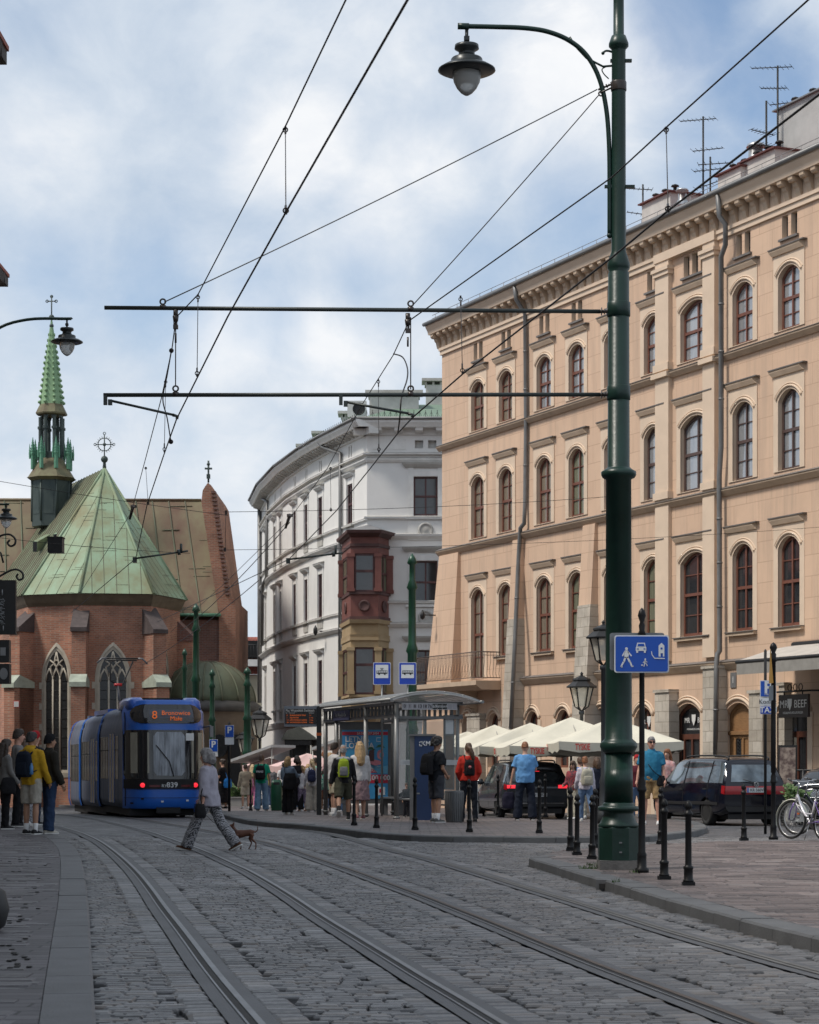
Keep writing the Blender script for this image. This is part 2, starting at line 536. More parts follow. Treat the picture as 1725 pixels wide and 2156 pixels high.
for ri,rp in enumerate(RAILS):
	path=[Gd(*p)for p in rp]
	path=resample(catmull(path,6),0.8)
	far=path[0]+(path[0]-path[2]).normalized()*0.0
	bright=M_steel
	strip_obj('tram_rail',path,[(-.14,.14,.009,M_concrete),(-.055,-.014,.016,M_railband if ri==3 else bright if ri!=2 else M_rust),(-.014,.034,.012,M_railband if ri==3 else M_groove),(.034,.048,.016,M_railband if ri==3 else M_steel)])
	# ---- pavements and kerbs
def kerb_run(name,pts,m,w=.30,h=.12,length=1.0,side=1):
	0
	path=resample(pts,length)
	mb=MB()
	for a,b in zip(path,path[1:]):
		t=(b-a);t.z=0;L=t.length;t.normalize()
		q=Vector((t.y,-t.x,0))*side
		a2=a+t*.004;b2=b-t*.004
		hh=h+random.uniform(-.004,.004)
		za,zb=zt(a.y)+hh,zt(b.y)+hh
		g=-.25
		c=.02
		for(p0,z0),(p1,z1)in(((a2,za),(b2,zb)),):
			o0,o1=Vector((p0.x,p0.y,0)),Vector((p1.x,p1.y,0))
			ring=lambda o,z:[(o.x-q.x*.012,o.y-q.y*.012,z+g),(o.x,o.y,z-c),(o.x+q.x*c,o.y+q.y*c,z),(o.x+q.x*w,o.y+q.y*w,z),(o.x+q.x*w,o.y+q.y*w,z+g)]
			r0,r1=ring(o0,z0),ring(o1,z1)
			mb.add(r0+r1,[(0,1,6,5),(1,2,7,6),(2,3,8,7),(3,4,9,8),(4,3,2,1,0),(5,6,7,8,9)])
	return tag(mb.build(name,m),kind='structure')
def pavement(name,outline,m,lev):
	bm=bmesh.new()
	vs=[bm.verts.new((p[0],p[1],0))for p in outline]
	es=[bm.edges.new((vs[i],vs[(i+1)%len(vs)]))for i in range(len(vs))]
	bmesh.ops.triangle_fill(bm,edges=es,use_beauty=True)
	for yy in ys[1:-3]:
		bmesh.ops.bisect_plane(bm,geom=bm.verts[:]+bm.edges[:]+bm.faces[:],plane_co=(0,yy,0),plane_no=(0,1,0))
	for v in bm.verts:v.co.z=zt(v.co.y)+lev
	for f in bm.faces:
		if f.normal.z<0:f.normal_flip()
	me=bpy.data.meshes.new(name);bm.to_mesh(me);bm.free()
	return tag(link_mesh(name,me,m),kind='structure')
lk_px=[(222,2330),(210,2240),(203,2156),(196,2054),(191,1970),(187,1872+30),(183,1872),(176,1825),(164,1790),(146,1772),(118,1757),(70,1743),(20,1733),(-60,1724),(-180,1716)]
lkerb=catmull([Gd(px,py,.07)for px,py in lk_px],5)
kerb_run('kerb',lkerb,M_kerb,w=.30,h=.07,length=1.1,side=-1)
inner=[]
for i in range(len(lkerb)):
	a=lkerb[max(0,i-1)];b=lkerb[min(len(lkerb)-1,i+1)]
	t=(b-a);t.z=0;t.normalize();q=Vector((t.y,-t.x,0))*-1
	inner.append(lkerb[i]+q*.305)
pavement('pavement',[(p.x,p.y)for p in inner]+[(-40,inner[-1].y),(-40,-20),(inner[0].x,-20)],M_slab_left,.068)
rk_top=[(1150,1800),(1128,1800.5),(1114,1806),(1140,1814),(1167,1822),(1247,1846),(1313,1864),(1397,1890),(1460,1906),(1569,1937),(1725,1974),(1950,2026),(2300,2100)]
rk=catmull([Gd(px,py,.12)for px,py in rk_top],6)
kerb_run('kerb',rk,M_kerb_dark,w=.30,h=.12,length=.95,side=-1)
rin=[]
for i in range(len(rk)):
	a=rk[max(0,i-1)];b=rk[min(len(rk)-1,i+1)]
	t=(b-a);t.z=0;t.normalize();q=Vector((t.y,-t.x,0))*-1
	rin.append(rk[i]+q*.302)
rin=rin[13:]
back=[Gd(px,py,.12)for px,py in((2300,1769),(1725,1770),(1566,1771),(1394,1777),(1269,1782),(1196,1790),(1152,1798))]
pavement('pavement',[(p.x,p.y)for p in rin]+[(p.x,p.y)for p in back],M_slab_red,.118)
ik_top=[(1380,1722),(1440,1726),(1478,1733),(1489,1741),(1468,1748),(1423,1754),(1364,1760),(1269,1761.5),(1158,1761.5),(1039,1761),(929,1760),(841,1757),(746,1748.5),(636,1736),(526,1727),(465,1714),(447,1706)]
ik=[Gd(px,py,.12)for px,py in ik_top]
d=Vector((-.30,.954,0))
for t in(10,22,34,50):ik.append(Vector((ik[16].x+d.x*t,ik[16].y+d.y*t,0)))
ikc=catmull(ik,5)
kerb_run('kerb',ikc,M_kerb_dark,w=.28,h=.12,length=.95,side=1)
iin=[]
for i in range(len(ikc)):
	a=ikc[max(0,i-1)];b=ikc[min(len(ikc)-1,i+1)]
	t=(b-a);t.z=0;t.normalize();q=Vector((t.y,-t.x,0))
	iin.append(ikc[i]+q*.282)
last=iin[-1]
pavement('pavement',[(p.x,p.y)for p in iin]+[(last.x+40,last.y),(3.5,100),(2.2,66),(2.0,60),(3.8,54.5)],M_slab_red,.118)
# ---- the setts themselves, stone by stone where one can tell them apart
import numpy as np
def stone_mat(name,ramp,rough=(.36,.66),bscale=22):
	m=bpy.data.materials.new(name);m.use_nodes=True
	n,new,lk=nodes_of(m.node_tree);b=n['Principled BSDF']
	ge=new('ShaderNodeNewGeometry');cr=new('ShaderNodeValToRGB');e=cr.color_ramp.elements
	e[0].position=ramp[0][0];e[0].color=(*ramp[0][1],1);e[1].position=ramp[-1][0];e[1].color=(*ramp[-1][1],1)
	for p,c in ramp[1:-1]:q=e.new(p);q.color=(*c,1)
	lk.new(ge.outputs['Random Per Island'],cr.inputs[0])
	tc=new('ShaderNodeTexCoord');nz=new('ShaderNodeTexNoise');nz.inputs['Scale'].default_value=.5;nz.inputs['Detail'].default_value=8;nz.inputs['Roughness'].default_value=.65;lk.new(tc.outputs['Object'],nz.inputs['Vector'])
	n2=new('ShaderNodeTexNoise');n2.inputs['Scale'].default_value=bscale;n2.inputs['Detail'].default_value=5;lk.new(tc.outputs['Object'],n2.inputs['Vector'])
	mr=new('ShaderNodeMapRange');lk.new(nz.outputs['Fac'],mr.inputs[0]);mr.inputs[1].default_value=.32;mr.inputs[2].default_value=.68;mr.inputs[3].default_value=.55;mr.inputs[4].default_value=1.25
	m2=new('ShaderNodeMapRange');lk.new(n2.outputs['Fac'],m2.inputs[0]);m2.inputs[1].default_value=.3;m2.inputs[2].default_value=.7;m2.inputs[3].default_value=.75;m2.inputs[4].default_value=1.2
	mu=new('ShaderNodeMath',operation='MULTIPLY');lk.new(mr.outputs[0],mu.inputs[0]);lk.new(m2.outputs[0],mu.inputs[1])
	vm=new('ShaderNodeVectorMath',operation='SCALE');lk.new(cr.outputs[0],vm.inputs[0]);lk.new(mu.outputs[0],vm.inputs['Scale']);lk.new(vm.outputs[0],b.inputs['Base Color'])
	rr=new('ShaderNodeMapRange');lk.new(n2.outputs['Fac'],rr.inputs[0]);rr.inputs[1].default_value=.3;rr.inputs[2].default_value=.7;rr.inputs[3].default_value=rough[0];rr.inputs[4].default_value=rough[1];lk.new(rr.outputs[0],b.inputs['Roughness'])
	bp=new('ShaderNodeBump');bp.inputs['Strength'].default_value=.32;bp.inputs['Distance'].default_value=.012;lk.new(n2.outputs['Fac'],bp.inputs['Height']);lk.new(bp.outputs[0],b.inputs['Normal'])
	return m
M_sett_st=stone_mat('sett_stone',[(0,(.078,.078,.082)),(.35,(.122,.122,.127)),(.75,(.168,.167,.172)),(.9,(.140,.124,.114)),(1,(.225,.224,.228))])
M_slab_st=stone_mat('slab_stone',[(0,(.070,.056,.055)),(.4,(.112,.089,.086)),(.8,(.148,.117,.111)),(1,(.185,.158,.150))],(.4,.7),16)
rail_pts=[]
RP=[]
for rp in RAILS:
	P_=resample(catmull([Gd(*p)for p in rp],6),.25);RP.append(P_);rail_pts+=[(p.x,p.y)for p in P_]
rail_np=np.array(rail_pts)
def inside(poly,x,y):
	c=False;n=len(poly)
	for i in range(n):
		(x1,y1),(x2,y2)=poly[i],poly[(i+1)%n]
		if(y1>y)!=(y2>y)and x<(x2-x1)*(y-y1)/(y2-y1)+x1:c=not c
	return c
class Stones:
	def __init__(s,seed):s.v=[];s.f=[];s.r=random.Random(seed)
	def add(s,cx,cy,lx,ly,ang,top,h=.05,rd=.16):
		r=s.r;c,q=math.cos(ang),math.sin(ang)
		tx,ty=r.gauss(0,.009),r.gauss(0,.009);top+=r.gauss(0,.0017);o=len(s.v)
		hx,hy=lx/2,ly/2;b=min(lx,ly)*rd
		j=lambda:r.uniform(-.004,.004)
		for(k,z)in((0,-h),(0,-.012),(b,0)):
			for a,e in((-1,-1),(1,-1),(1,1),(-1,1)):
				x,y=a*(hx-k)+j(),e*(hy-k)+j()
				s.v.append((cx+x*c-y*q,cy+x*q+y*c,top+z+tx*x+ty*y))
		for l in(0,4):
			for k in range(4):s.f.append((o+l+k,o+l+(k+1)%4,o+l+4+(k+1)%4,o+l+4+k))
		s.f.append((o+8,o+9,o+10,o+11))
	def build(s,name,m):
		me=bpy.data.meshes.new(name);me.from_pydata(s.v,[],s.f);me.update()
		return tag(link_mesh(name,me,m),kind='structure')
st=Stones(4);rr=random.Random(8)
road_poly=[(p.x,p.y)for p in lkerb if p.y<44]+[(-7.5,43)]+[(p.x,p.y)for p in reversed(ikc[:90])if p.y<43.5]+[(7,46),(11,46),(11,37)]+[(p.x,p.y)for p in back[1:]]+[(p.x,p.y)for p in rk[6:]]+[(9,8),(lkerb[0].x,8)]
y=11.0;row=0
while y<42.8:
	hgt=rr.uniform(.084,.108);x=-8.0+rr.uniform(0,.2)
	while x<10.5:
		L=rr.uniform(.11,.22);cx=x+L/2;yy=y+hgt/2+.05*math.sin(cx*.9+y*.33)+.025*math.sin(cx*2.3-y)
		x+=L
		if abs(cx)>(yy*.194+.6):continue
		if not inside(road_poly,cx,yy):continue
		if yy<43 and np.min((rail_np[:,0]-cx)**2+(rail_np[:,1]-yy)**2)<.362**2:continue
		if rr.random()<.0015:continue
		st.add(cx,yy,L-.010,hgt-.010,rr.gauss(0,.010),.004,.05,.12)
	y+=hgt;row+=1
for P_ in RP:
	for side in(-1,1):
		pts=resample(P_,.0625);i=0
		while i<len(pts)-6:
			k=rr.choice((2,3,3));a,b=pts[i],pts[i+k];i+=k
			if a.y>42.5 or a.y<11:continue
			t=(b-a).normalized();q=Vector((t.y,-t.x,0))*side;c=(a+b)/2+q*(.132+.105);L=(b-a).length
			st.add(c.x,c.y,L-.012,.205+rr.uniform(-.02,.02),math.atan2(t.y,t.x),.004)
st.build('setts',M_sett_st)
sl=Stones(6);pav=[(p.x,p.y)for p in rin]+[(p.x,p.y)for p in back]
y=15.0
while y<38:
	hgt=rr.uniform(.19,.27);x=.5+rr.uniform(0,.3)
	while x<10:
		L=rr.uniform(.24,.52);cx=x+L/2;x+=L;yy=y+hgt/2+.03*math.sin(cx*1.3+y)
		if cx>yy*.194+.8 or not(inside(pav,cx-L*.3,yy-.1)and inside(pav,cx+L*.3,yy+.08)):continue
		if abs(cx-2.68)<.33 and abs(yy-27.6)<.33:continue
		sl.add(cx,yy,L-.014,hgt-.014,rr.gauss(0,.01),.124,.05,.06)
	y+=hgt
sl.build('paving_stones',M_slab_st)
ll=Stones(9);lp=[(p.x,p.y)for p in inner]+[(-14,inner[-1].y),(-14,9),(inner[0].x,9)]
y=10.5
while y<43:
	hgt=rr.uniform(.15,.24);x=-9.5+rr.uniform(0,.6)
	while x<-.8:
		L=rr.uniform(.4,.9);cx=x+L/2;x+=L;yy=y+hgt/2
		if cx<-yy*.194-.8 or not(inside(lp,x-.01,yy)and inside(lp,x-L,yy)):continue
		ll.add(cx,yy,L-.008,hgt-.010,rr.gauss(0,.004),.073,.05,.03)
	y+=hgt
ll.build('paving_stones',stone_mat('slab_left',[(0,(.085,.080,.086)),(.5,(.120,.113,.121)),(1,(.160,.153,.162))],(.45,.75),14))
mb=MB()
g=Gd(1274,1853.5,.12)
kd=R(-27)
mb.box((g.x+.035,g.y+.085,.061),(.20,.19,.126),0,rz=kd)
mb.box((g.x-.005,g.y-.010,.050),(.13,.012,.06),1,rz=kd)
o=mb.build('kerb_drain',[M_kerb,M_groove]);tag(o,'small cast drain inlet set in the kerb beside the big green pole','drain')
mb=MB()
rs=random.Random(3)
for k in range(44):
	px=rs.uniform(2,56)if k%3 else rs.uniform(30,92)
	py=rs.uniform(1800,2040)
	px=max(2,min(95,px*(1.2-(py-1800)/520)))
	q=Gd(px,py,.07)
	mb.box((q.x,q.y,.076),(.035,.05,.008),0)
o=mb.build('pavement_stud',M_groove);tag(o,'dark studs scattered over the grey left pavement slabs','studs',kind='stuff')
M_grass=mat('grass',(.045,.085,.02),.7,0,.4,9)
mb=MB()
for(px,py,n_,r_)in((1243,1829,60,.10),(1253,1822,40,.07),(1345,1838,50,.08),(1297,1858,14,.03)):
	c=Gd(px,py,.12)
	for k in range(n_):
		a=random.uniform(0,2*PI);r1=r_*math.sqrt(random.random())
		x,y=c.x+r1*math.cos(a)*1.6,c.y+r1*math.sin(a)
		h=random.uniform(.02,.06);dx,dy=random.uniform(-.03,.03),random.uniform(-.03,.03)
		w_=.005
		mb.add([(x-w_,y,.118),(x+w_,y,.118),(x+dx,y+dy,.118+h)],[(0,1,2)])
tag(mb.build('grass',M_grass,recalc=False),'short green grass growing from joints round the pole foot','grass',kind='stuff')
# ------------------ the orange tenement
M_plaster=brickmat('orange_plaster',(.64,.452,.322),(.61,.425,.300),(.49,.33,.23),1.5,.66,.014,'xz',rough=.85,var=.07,nscale=.5,bump=.12,dist=.01,grime=(.45,.325,.24),gscale=.9,gamt=.85,stain=(1.8,1,.16))
M_trim=mat('cream_trim',(.66,.52,.395),.85,0,.08,1.2,bump=.08)
M_trimdirt=mat('weathered_moulding',(.43,.325,.235),.88,0,.3,1.6,col2=(.56,.43,.315),stretch=(1,1,.5))
M_sillgrey=mat('grey_sill_sheet',(.17,.155,.145),.6,.2,.25,3)
M_stone=brickmat('limestone_blocks',(.50,.455,.39),(.40,.355,.295),(.30,.265,.215),.52,.36,.013,'xz',rough=.9,var=.22,nscale=1.2,bump=.7,dist=.03,grime=(.30,.25,.20),gscale=.8,gamt=.5,warp=.04)
M_wood=mat('red_brown_frames',(.165,.062,.040),.5,0,.25,3)
M_wood_dk=mat('dark_brown_frames',(.085,.050,.042),.5,0,.25,3)
M_glass=glassmat('window_glass',(.030,.032,.036),.05,.9)
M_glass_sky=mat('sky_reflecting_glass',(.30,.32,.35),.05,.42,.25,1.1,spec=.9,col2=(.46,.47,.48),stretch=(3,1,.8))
M_glass_c=mat('curtained_glass',(.20,.165,.125),.08,0,.25,1.4,spec=.8,stretch=(6,1,.6))
M_glass_g=mat('green_curtain_glass',(.16,.165,.115),.08,0,.3,1.4,spec=.8,stretch=(7,1,.5))
M_pipe=mat('zinc_downpipe',(.175,.175,.175),.5,.35,.2,2)
M_tile=brickmat('red_roof_tiles',(.30,.085,.055),(.24,.07,.05),(.12,.04,.03),.25,.3,.02,'xy',rough=.8)
M_sheet=mat('grey_roof_sheet',(.21,.21,.215),.5,.3,.2,1.5)
M_whitewash=mat('chimney_whitewash',(.50,.49,.46),.85,0,.22,1.2)
M_iron=mat('black_iron',(.022,.022,.023),.5,.4,.2,8)
M_darkred_sheet=mat('dark_red_sheet',(.13,.045,.04),.6,.1,.25,2)
OE=Vector((12.62-1.385,67.2-93.0,0)).normalized()
O_ANG=math.atan2(OE.y,OE.x)
O0=Vector((1.385,93.0,0))
OB=thing('tenement_building','long orange plastered tenement with arched windows and bracketed cornice on the right','building',O0,O_ANG)
def o_s(px):
	u=(px-862.5)/F
	return(u*O0.y-O0.x)/(OE.x-OE.y*u)
def o_z(px,py):
	s=o_s(px);Z=O0.y+OE.y*s
	return EYE+(HZ-py)/F*Z
def on_roof(px,py,inn):
	0
	u=(px-862.5)/F
	N=Vector((-OE.y,OE.x,0))
	b=O0+N*inn
	s=(u*b.y-b.x)/(OE.x-OE.y*u)
	p=b+OE*s
	return s,p.y,EYE+(HZ-py)/F*p.y
def arch_pts(c,w,z0,z1,rise,n=10):
	0
	h=w/2
	if rise<=0:
		return[(c-h,z0),(c+h,z0),(c+h,z1),(c-h,z1)]
	r=(h*h+rise*rise)/(2*rise)
	zc=z1-r
	a=math.asin(min(1,h/r))
	pts=[(c-h,z0),(c+h,z0)]
	for k in range(n+1):
		t=a-2*a*k/n
		pts.append((c+r*math.sin(t),zc+r*math.cos(t)))
	return pts
def fill_wall(name,outer,holes,mats,parent,y=0.0,reveal=.28,mi_rev=1,loc=None,rot=None):
	0
	bm=bmesh.new()
	es=[]
	def loop(pts):
		vs=[bm.verts.new((p[0],y,p[1]))for p in pts]
		return[bm.edges.new((vs[i],vs[(i+1)%len(vs)]))for i in range(len(vs))]
	es+=loop(outer)
	for h in holes:es+=loop(h)
	bmesh.ops.triangle_fill(bm,edges=es,use_beauty=True,normal=(0,-1,0))
	for f in bm.faces:
		if f.normal.y>0:f.normal_flip()
		f.material_index=0
	for h in holes:
		a=[bm.verts.new((p[0],y,p[1]))for p in h]
		b=[bm.verts.new((p[0],y+reveal,p[1]))for p in h]
		for i in range(len(h)):
			j=(i+1)%len(h)
			f=bm.faces.new((a[i],b[i],b[j],a[j]));f.material_index=mi_rev
	bmesh.ops.remove_doubles(bm,verts=bm.verts,dist=1e-4)
	me=bpy.data.meshes.new(name);bm.to_mesh(me);bm.free()
	return link_mesh(name,me,mats,parent,loc,rot)
def ring_prism(mb,out,inn,y0,y1,mi=0):
	0
	n=len(out)
	vs=[(p[0],y0,p[1])for p in out]+[(p[0],y0,p[1])for p in inn]+[(p[0],y1,p[1])for p in out]+[(p[0],y1,p[1])for p in inn]
	fs=[]
	for i in range(n):
		j=(i+1)%n
		fs+=[(i,j,n+j,n+i),(i,2*n+i,2*n+j,j),(n+i,n+j,3*n+j,3*n+i)]
	mb.add(vs,fs,mi)
def make_window(c,w,z0,z1,rise,parent,y,frame_m,glass_m,style='four',name='window',bars=True):
	0
	mb=MB()
	out=arch_pts(0,w,z0,z1,rise);inn=arch_pts(0,w-.16,z0+.09,z1-.08,rise*.85 if rise>0 else 0)
	ring_prism(mb,out,inn,0,.07)
	mid=z0+(z1-z0)*.50
	if style!='plain':
		mb.box2(-.04,.04,-.006,.05,z0+.05,z1-.05)
		mb.box2(-w/2+.05,w/2-.05,-.012,.055,mid-.05,mid+.05)
		if bars:
			for zz in(z0+(z1-z0)*.25,z0+(z1-z0)*.74):
				mb.box2(-w/2+.06,w/2-.06,.012,.04,zz-.016,zz+.016)
	o=mb.build(name,frame_m,parent,(c,y,0))
	gp=MB();g=arch_pts(0,w-.1,z0+.05,z1-.05,rise*.9 if rise>0 else 0)
	tilt=random.uniform(-.006,.006)
	gp.poly([(p[0],.045+tilt*p[0]+random.choice((-1,1))*0,p[1])for p in g])
	p=gp.build('pane',glass_m,o,recalc=False)
	return o
def make_surround(c,w,z0,z1,rise,hood_z,parent,hood_w=None,sill=False):
	0
	mb=MB()
	W2=w/2+.26
	hole=arch_pts(c,w,z0,z1,rise)
	bm=bmesh.new()
	def loop(pts):
		vs=[bm.verts.new((p[0],-.035,p[1]))for p in pts]
		return[bm.edges.new((vs[i],vs[(i+1)%len(vs)]))for i in range(len(vs))]
	es=loop([(c-W2,z0),(c-w/2-.001,z0)]+[]+[(c-w/2-.001,z0+.0011)]if False else[(c-W2,z0-.02),(c+W2,z0-.02),(c+W2,hood_z),(c-W2,hood_z)])
	es+=loop(hole)
	bmesh.ops.triangle_fill(bm,edges=es,use_beauty=True,normal=(0,-1,0))
	vv=[tuple(v.co)for v in bm.verts];bm.verts.index_update()
	ff=[tuple(v.index for v in f.verts)for f in bm.faces]
	bm.free()
	mb.add(vv,ff)
	for i in range(len(hole)):
		j=(i+1)%len(hole)
		a,b=hole[i],hole[j]
		mb.add([(a[0],-.035,a[1]),(b[0],-.035,b[1]),(b[0],.02,b[1]),(a[0],.02,a[1])],[(0,1,2,3)])
	for xx in(-W2,W2):
		mb.add([(c+xx,-.035,z0-.02),(c+xx,0,z0-.02),(c+xx,0,hood_z),(c+xx,-.035,hood_z)],[(0,1,2,3)])
	if rise>0:
		arc=arch_pts(c,w+.20,z0,z1+.10,rise*1.08,14)[2:]
		mb.tube([(p[0],-.05,p[1])for p in arc],.042,6)
		arc=arch_pts(c,w+.36,z0,z1+.18,rise*1.15,14)[2:]
		mb.tube([(p[0],-.042,p[1])for p in arc],.022,5)
	o=mb.build('surround',M_trim,parent,recalc=False)
	hb=MB()
	hw=(hood_w or(w+.52))/2
	hb.prism([(c-hw-.12,-.15,hood_z+.20),(c-hw-.12,-.15,hood_z+.14),(c-hw,-.09,hood_z),(c-hw,0,hood_z),(c-hw,0,hood_z+.20)],(2*hw,0,0),0)
	hb.box2(c-hw-.13,c+hw+.13,-.18,0,hood_z+.20,hood_z+.235,1)
	hb.build('hood',[M_trimdirt,M_sillgrey],o)
	if sill:
		sb=MB()
		sb.box2(c-hw+.02,c+hw-.02,-.16,0,z0-.15,z0-.05,0);sb.box2(c-hw,c+hw,-.20,0,z0-.05,z0-.022,1)
		sb.build('sill',[M_trimdirt,M_sillgrey],o)
	return o
cols_px=[1007,1066,1146.5,1215,1291,1376,1464,1565.5,1663]
cols=[o_s(p)for p in cols_px]
cols.append(cols[-1]+2.9);cols.append(cols[-1]+2.9)
widths=[1.22]*11;widths[6]=1.85
S0,S1=0.0,cols[-1]+2.0
ZG,ZC2,ZC1,ZF,ZT_=4.8,10.5,14.95,18.85,20.2
def rect(a,b,c,d):return[(a,c),(b,c),(b,d),(a,d)]
floors=[(ZC2,ZC1,10.72,13.25,13.82,.34),(ZC1,ZF,15.15,17.15,17.62,.32)]
holes_all=[]
for(za,zb,z0,z1,hz,rise)in floors:
	holes_all.append([arch_pts(c,w,z0,z1,rise)for c,w in zip(cols,widths)])
att=[]
for c,w in zip(cols,widths):
	ww=.86 if w<1.5 else 1.5
	k=2 if w<1.5 else 3
	bw_=(ww-(k-1)*.17)/k
	for i in range(k):
		x=c-ww/2+bw_/2+i*(bw_+.17)
		att.append(arch_pts(x,bw_,18.06,18.76,0))
g_px=[(986.6,1.0,3.5),(1041,1.0,3.5),(1122.7,1.05,3.5),(1187.5,1.05,3.5),(1268,1.1,3.5),(1357,1.2,3.45),(1450,1.75,3.5),(1556,1.6,3.45),(1672,1.7,3.4)]
g_holes=[(o_s(p),w,t)for p,w,t in g_px]
fill_wall('wall',rect(S0,S1,ZC2,ZC1),holes_all[0],[M_plaster,M_trim],OB)
fill_wall('wall',rect(S0,S1,ZC1,ZF),holes_all[1]+att,[M_plaster,M_trim],OB,reveal=.3)
f1=[arch_pts(c,w,5.78 if i else 4.9,8.62,.36)for i,(c,w)in enumerate(zip(cols,widths))]
fill_wall('wall',rect(S0-.05,S1,ZG,ZC2),f1,[M_plaster,M_trim],OB,y=-.02)
gh=[arch_pts(c,w,.35 if i in(6,7,8)else 1.3,t,.38)for i,(c,w,t)in enumerate(g_holes)]
fill_wall('wall',rect(S0-.1,S1,-1.0,ZG),gh,[M_plaster,M_trim],OB,y=-.04,reveal=.30)
mb=MB();mb.box2(S0,S1,.45,13,-1,19.9)
mb.build('wall',M_plaster,OB)
for i,(c,w)in enumerate(zip(cols,widths)):
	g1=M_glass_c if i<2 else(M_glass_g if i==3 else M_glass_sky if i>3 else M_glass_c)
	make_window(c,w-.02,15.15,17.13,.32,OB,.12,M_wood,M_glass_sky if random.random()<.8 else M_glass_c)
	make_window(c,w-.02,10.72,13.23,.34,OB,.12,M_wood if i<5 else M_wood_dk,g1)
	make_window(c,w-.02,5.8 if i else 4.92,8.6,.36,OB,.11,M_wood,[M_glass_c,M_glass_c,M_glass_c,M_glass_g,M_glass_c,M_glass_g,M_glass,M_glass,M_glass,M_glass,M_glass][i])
	make_surround(c,w,15.15,17.15,.32,17.55,OB)
	make_surround(c,w,10.72,13.25,.34,13.72,OB)
	s_=make_surround(c,w,5.78,8.62,.36,9.02,OB,sill=i>0)if i else None
	if not i:
		make_surround(c,w,4.95,8.62,.36,9.02,OB)
	ww=(.86 if w<1.5 else 1.5)/2
	mb=MB();mb.box2(c-ww,c+ww,.18,.22,18.0,18.8)
	a=mb.build('attic_window',M_trimdirt,OB)
	mb=MB();mb.box2(c-ww+.02,c+ww-.02,.168,.178,18.07,18.75);mb.build('pane',M_glass,a)
	mb=MB();mb.box2(c-ww-.10,c+ww+.10,-.09,0,17.96,18.03);mb.build('sill',M_sillgrey,a)
for(z,h,pr,a,b)in((ZC1,.20,.20,S0-.2,S1),(ZC2,.22,.22,S0-.22,S1),(ZG,.26,.22,o_s(1090),S1)):
	mb=MB()
	mb.prism([(a,-pr,z+.0),(a,-pr,z-.06),(a,-pr*.35,z-h),(a,.0,z-h),(a,0,z)],(b-a,0,0),0)
	mb.prism([(a,-pr-.03,z),(a,0,z+.10),(a,0,z)],(b-a,0,0),1)
	mb.build('string_course',[M_trimdirt,M_sillgrey],OB)
mb=MB();a=S0
mb.box2(a-.05,S1,-.08,0,ZF-.02,ZF+.16);mb.box2(a-.09,S1,-.13,0,ZF+.16,ZF+.28)
mb.box2(a-.02,S1,-.05,.4,ZF+.28,19.72)
mb.prism([(a-.38,-.48,19.72),(a-.38,-.51,19.86),(a-.38,-.60,20.02),(a-.38,-.62,20.10),(a-.38,.3,20.10),(a-.38,.3,19.72)],(S1-a+.38,0,0))
co=mb.build('cornice',M_trim,OB)
prof=[(0,0),(-.07,.02),(-.11,.12),(-.14,.26),(-.20,.32),(-.23,.42),(-.35,.44),(-.40,.50),(-.40,.62),(-.03,.62)]
mb=MB()
mb.prism([(-.12,p[0],p[1])for p in prof],(.24,0,0))
mb.tube([(-.14,-.29,.51),(.14,-.29,.51)],.085,10)
brk_me=None
x=a-.1;k=0
while x<S1:
	if brk_me is None:
		o=mb.build('bracket',M_trimdirt,co,(x,-.05,ZF+.26));brk_me=o.data
	else:
		o=bpy.data.objects.new('bracket',brk_me);COL.objects.link(o);o.parent=co;o.location=(x,-.05,ZF+.26)
	x+=.62
mb=MB()
mb.tube([(a-.43,-.66,20.16),(S1,-.66,20.16)],.085,8)
mb.build('gutter',M_pipe,OB)
mb=MB()
mb.prism([(a-.40,-.62,20.12),(a-.40,1.6,21.0),(a-.40,12,21.6),(a-.40,12,20.12)],(S1-a+.40,0,0))
rf=mb.build('roof',M_tile,OB)
mb=MB()
for k in range(int((S1-S0)/1.1)):
	xx=S0+.3+k*1.1
	mb.tube([(xx,-.45,20.22),(xx,-.45,20.5)],.012,4)
for zz in(20.36,20.5):mb.tube([(S0,-.45,zz),(S1,-.45,zz)],.012,4)
mb.build('snow_guard',M_sheet,rf)
pa,pb=(o_s(1388),o_s(1416)),(o_s(1488),o_s(1513))
mb=MB()
for(x0,x1)in(pa,pb):
	mb.box2(x0,x1,-.16,0,5.0,ZF+.02)
	mb.box2(x0-.07,x1+.07,-.22,-.0,18.35,18.5);mb.box2(x0-.12,x1+.12,-.27,0,18.5,18.62)
	mb.box2(x0-.06,x1+.06,-.22,0,15.05,15.3);mb.box2(x0-.06,x1+.06,-.22,0,10.6,10.85)
	mb.box2(x0-.09,x1+.09,-.29,0,ZC1-.14,ZC1+.03)
mb.box2(pa[0]-.05,pb[1]+.05,-.20,0,ZF+.0,ZF+.30)
mb.build('pilaster',M_trim,OB)
def buttress(x0,x1,zs,xl=None,top=10.28):
	0
	f=lambda z:-(.14+.058*(top-z))
	g=lambda z:x0+((xl-x0)*(top-z)/(top+1)if xl is not None else 0)
	mb=MB()
	def block(za,zb,out,mi):
		vs=[]
		for z in(za,zb):
			vs+=[(g(z)-out,f(z)-out,z),(x1+out,f(z)-out,z),(x1+out,0.3,z),(g(z)-out,0.3,z)]
		mb.add(vs,[(3,2,1,0),(4,5,6,7),(0,1,5,4),(1,2,6,5),(2,3,7,6),(3,0,4,7)],mi)
	if zs>-1:
		block(zs,top,0,0);block(-1,zs,.03,1)
	else:
		block(-1,top,0,0)
	return mb.build('buttress',[M_plaster,M_stone],OB)
x1=o_s(1105);buttress(x1-.80,x1,7.15)
x1=o_s(1260);buttress(x1-.95,x1,7.3)
buttress(S0+.0,o_s(971),-1,xl=-1.25)
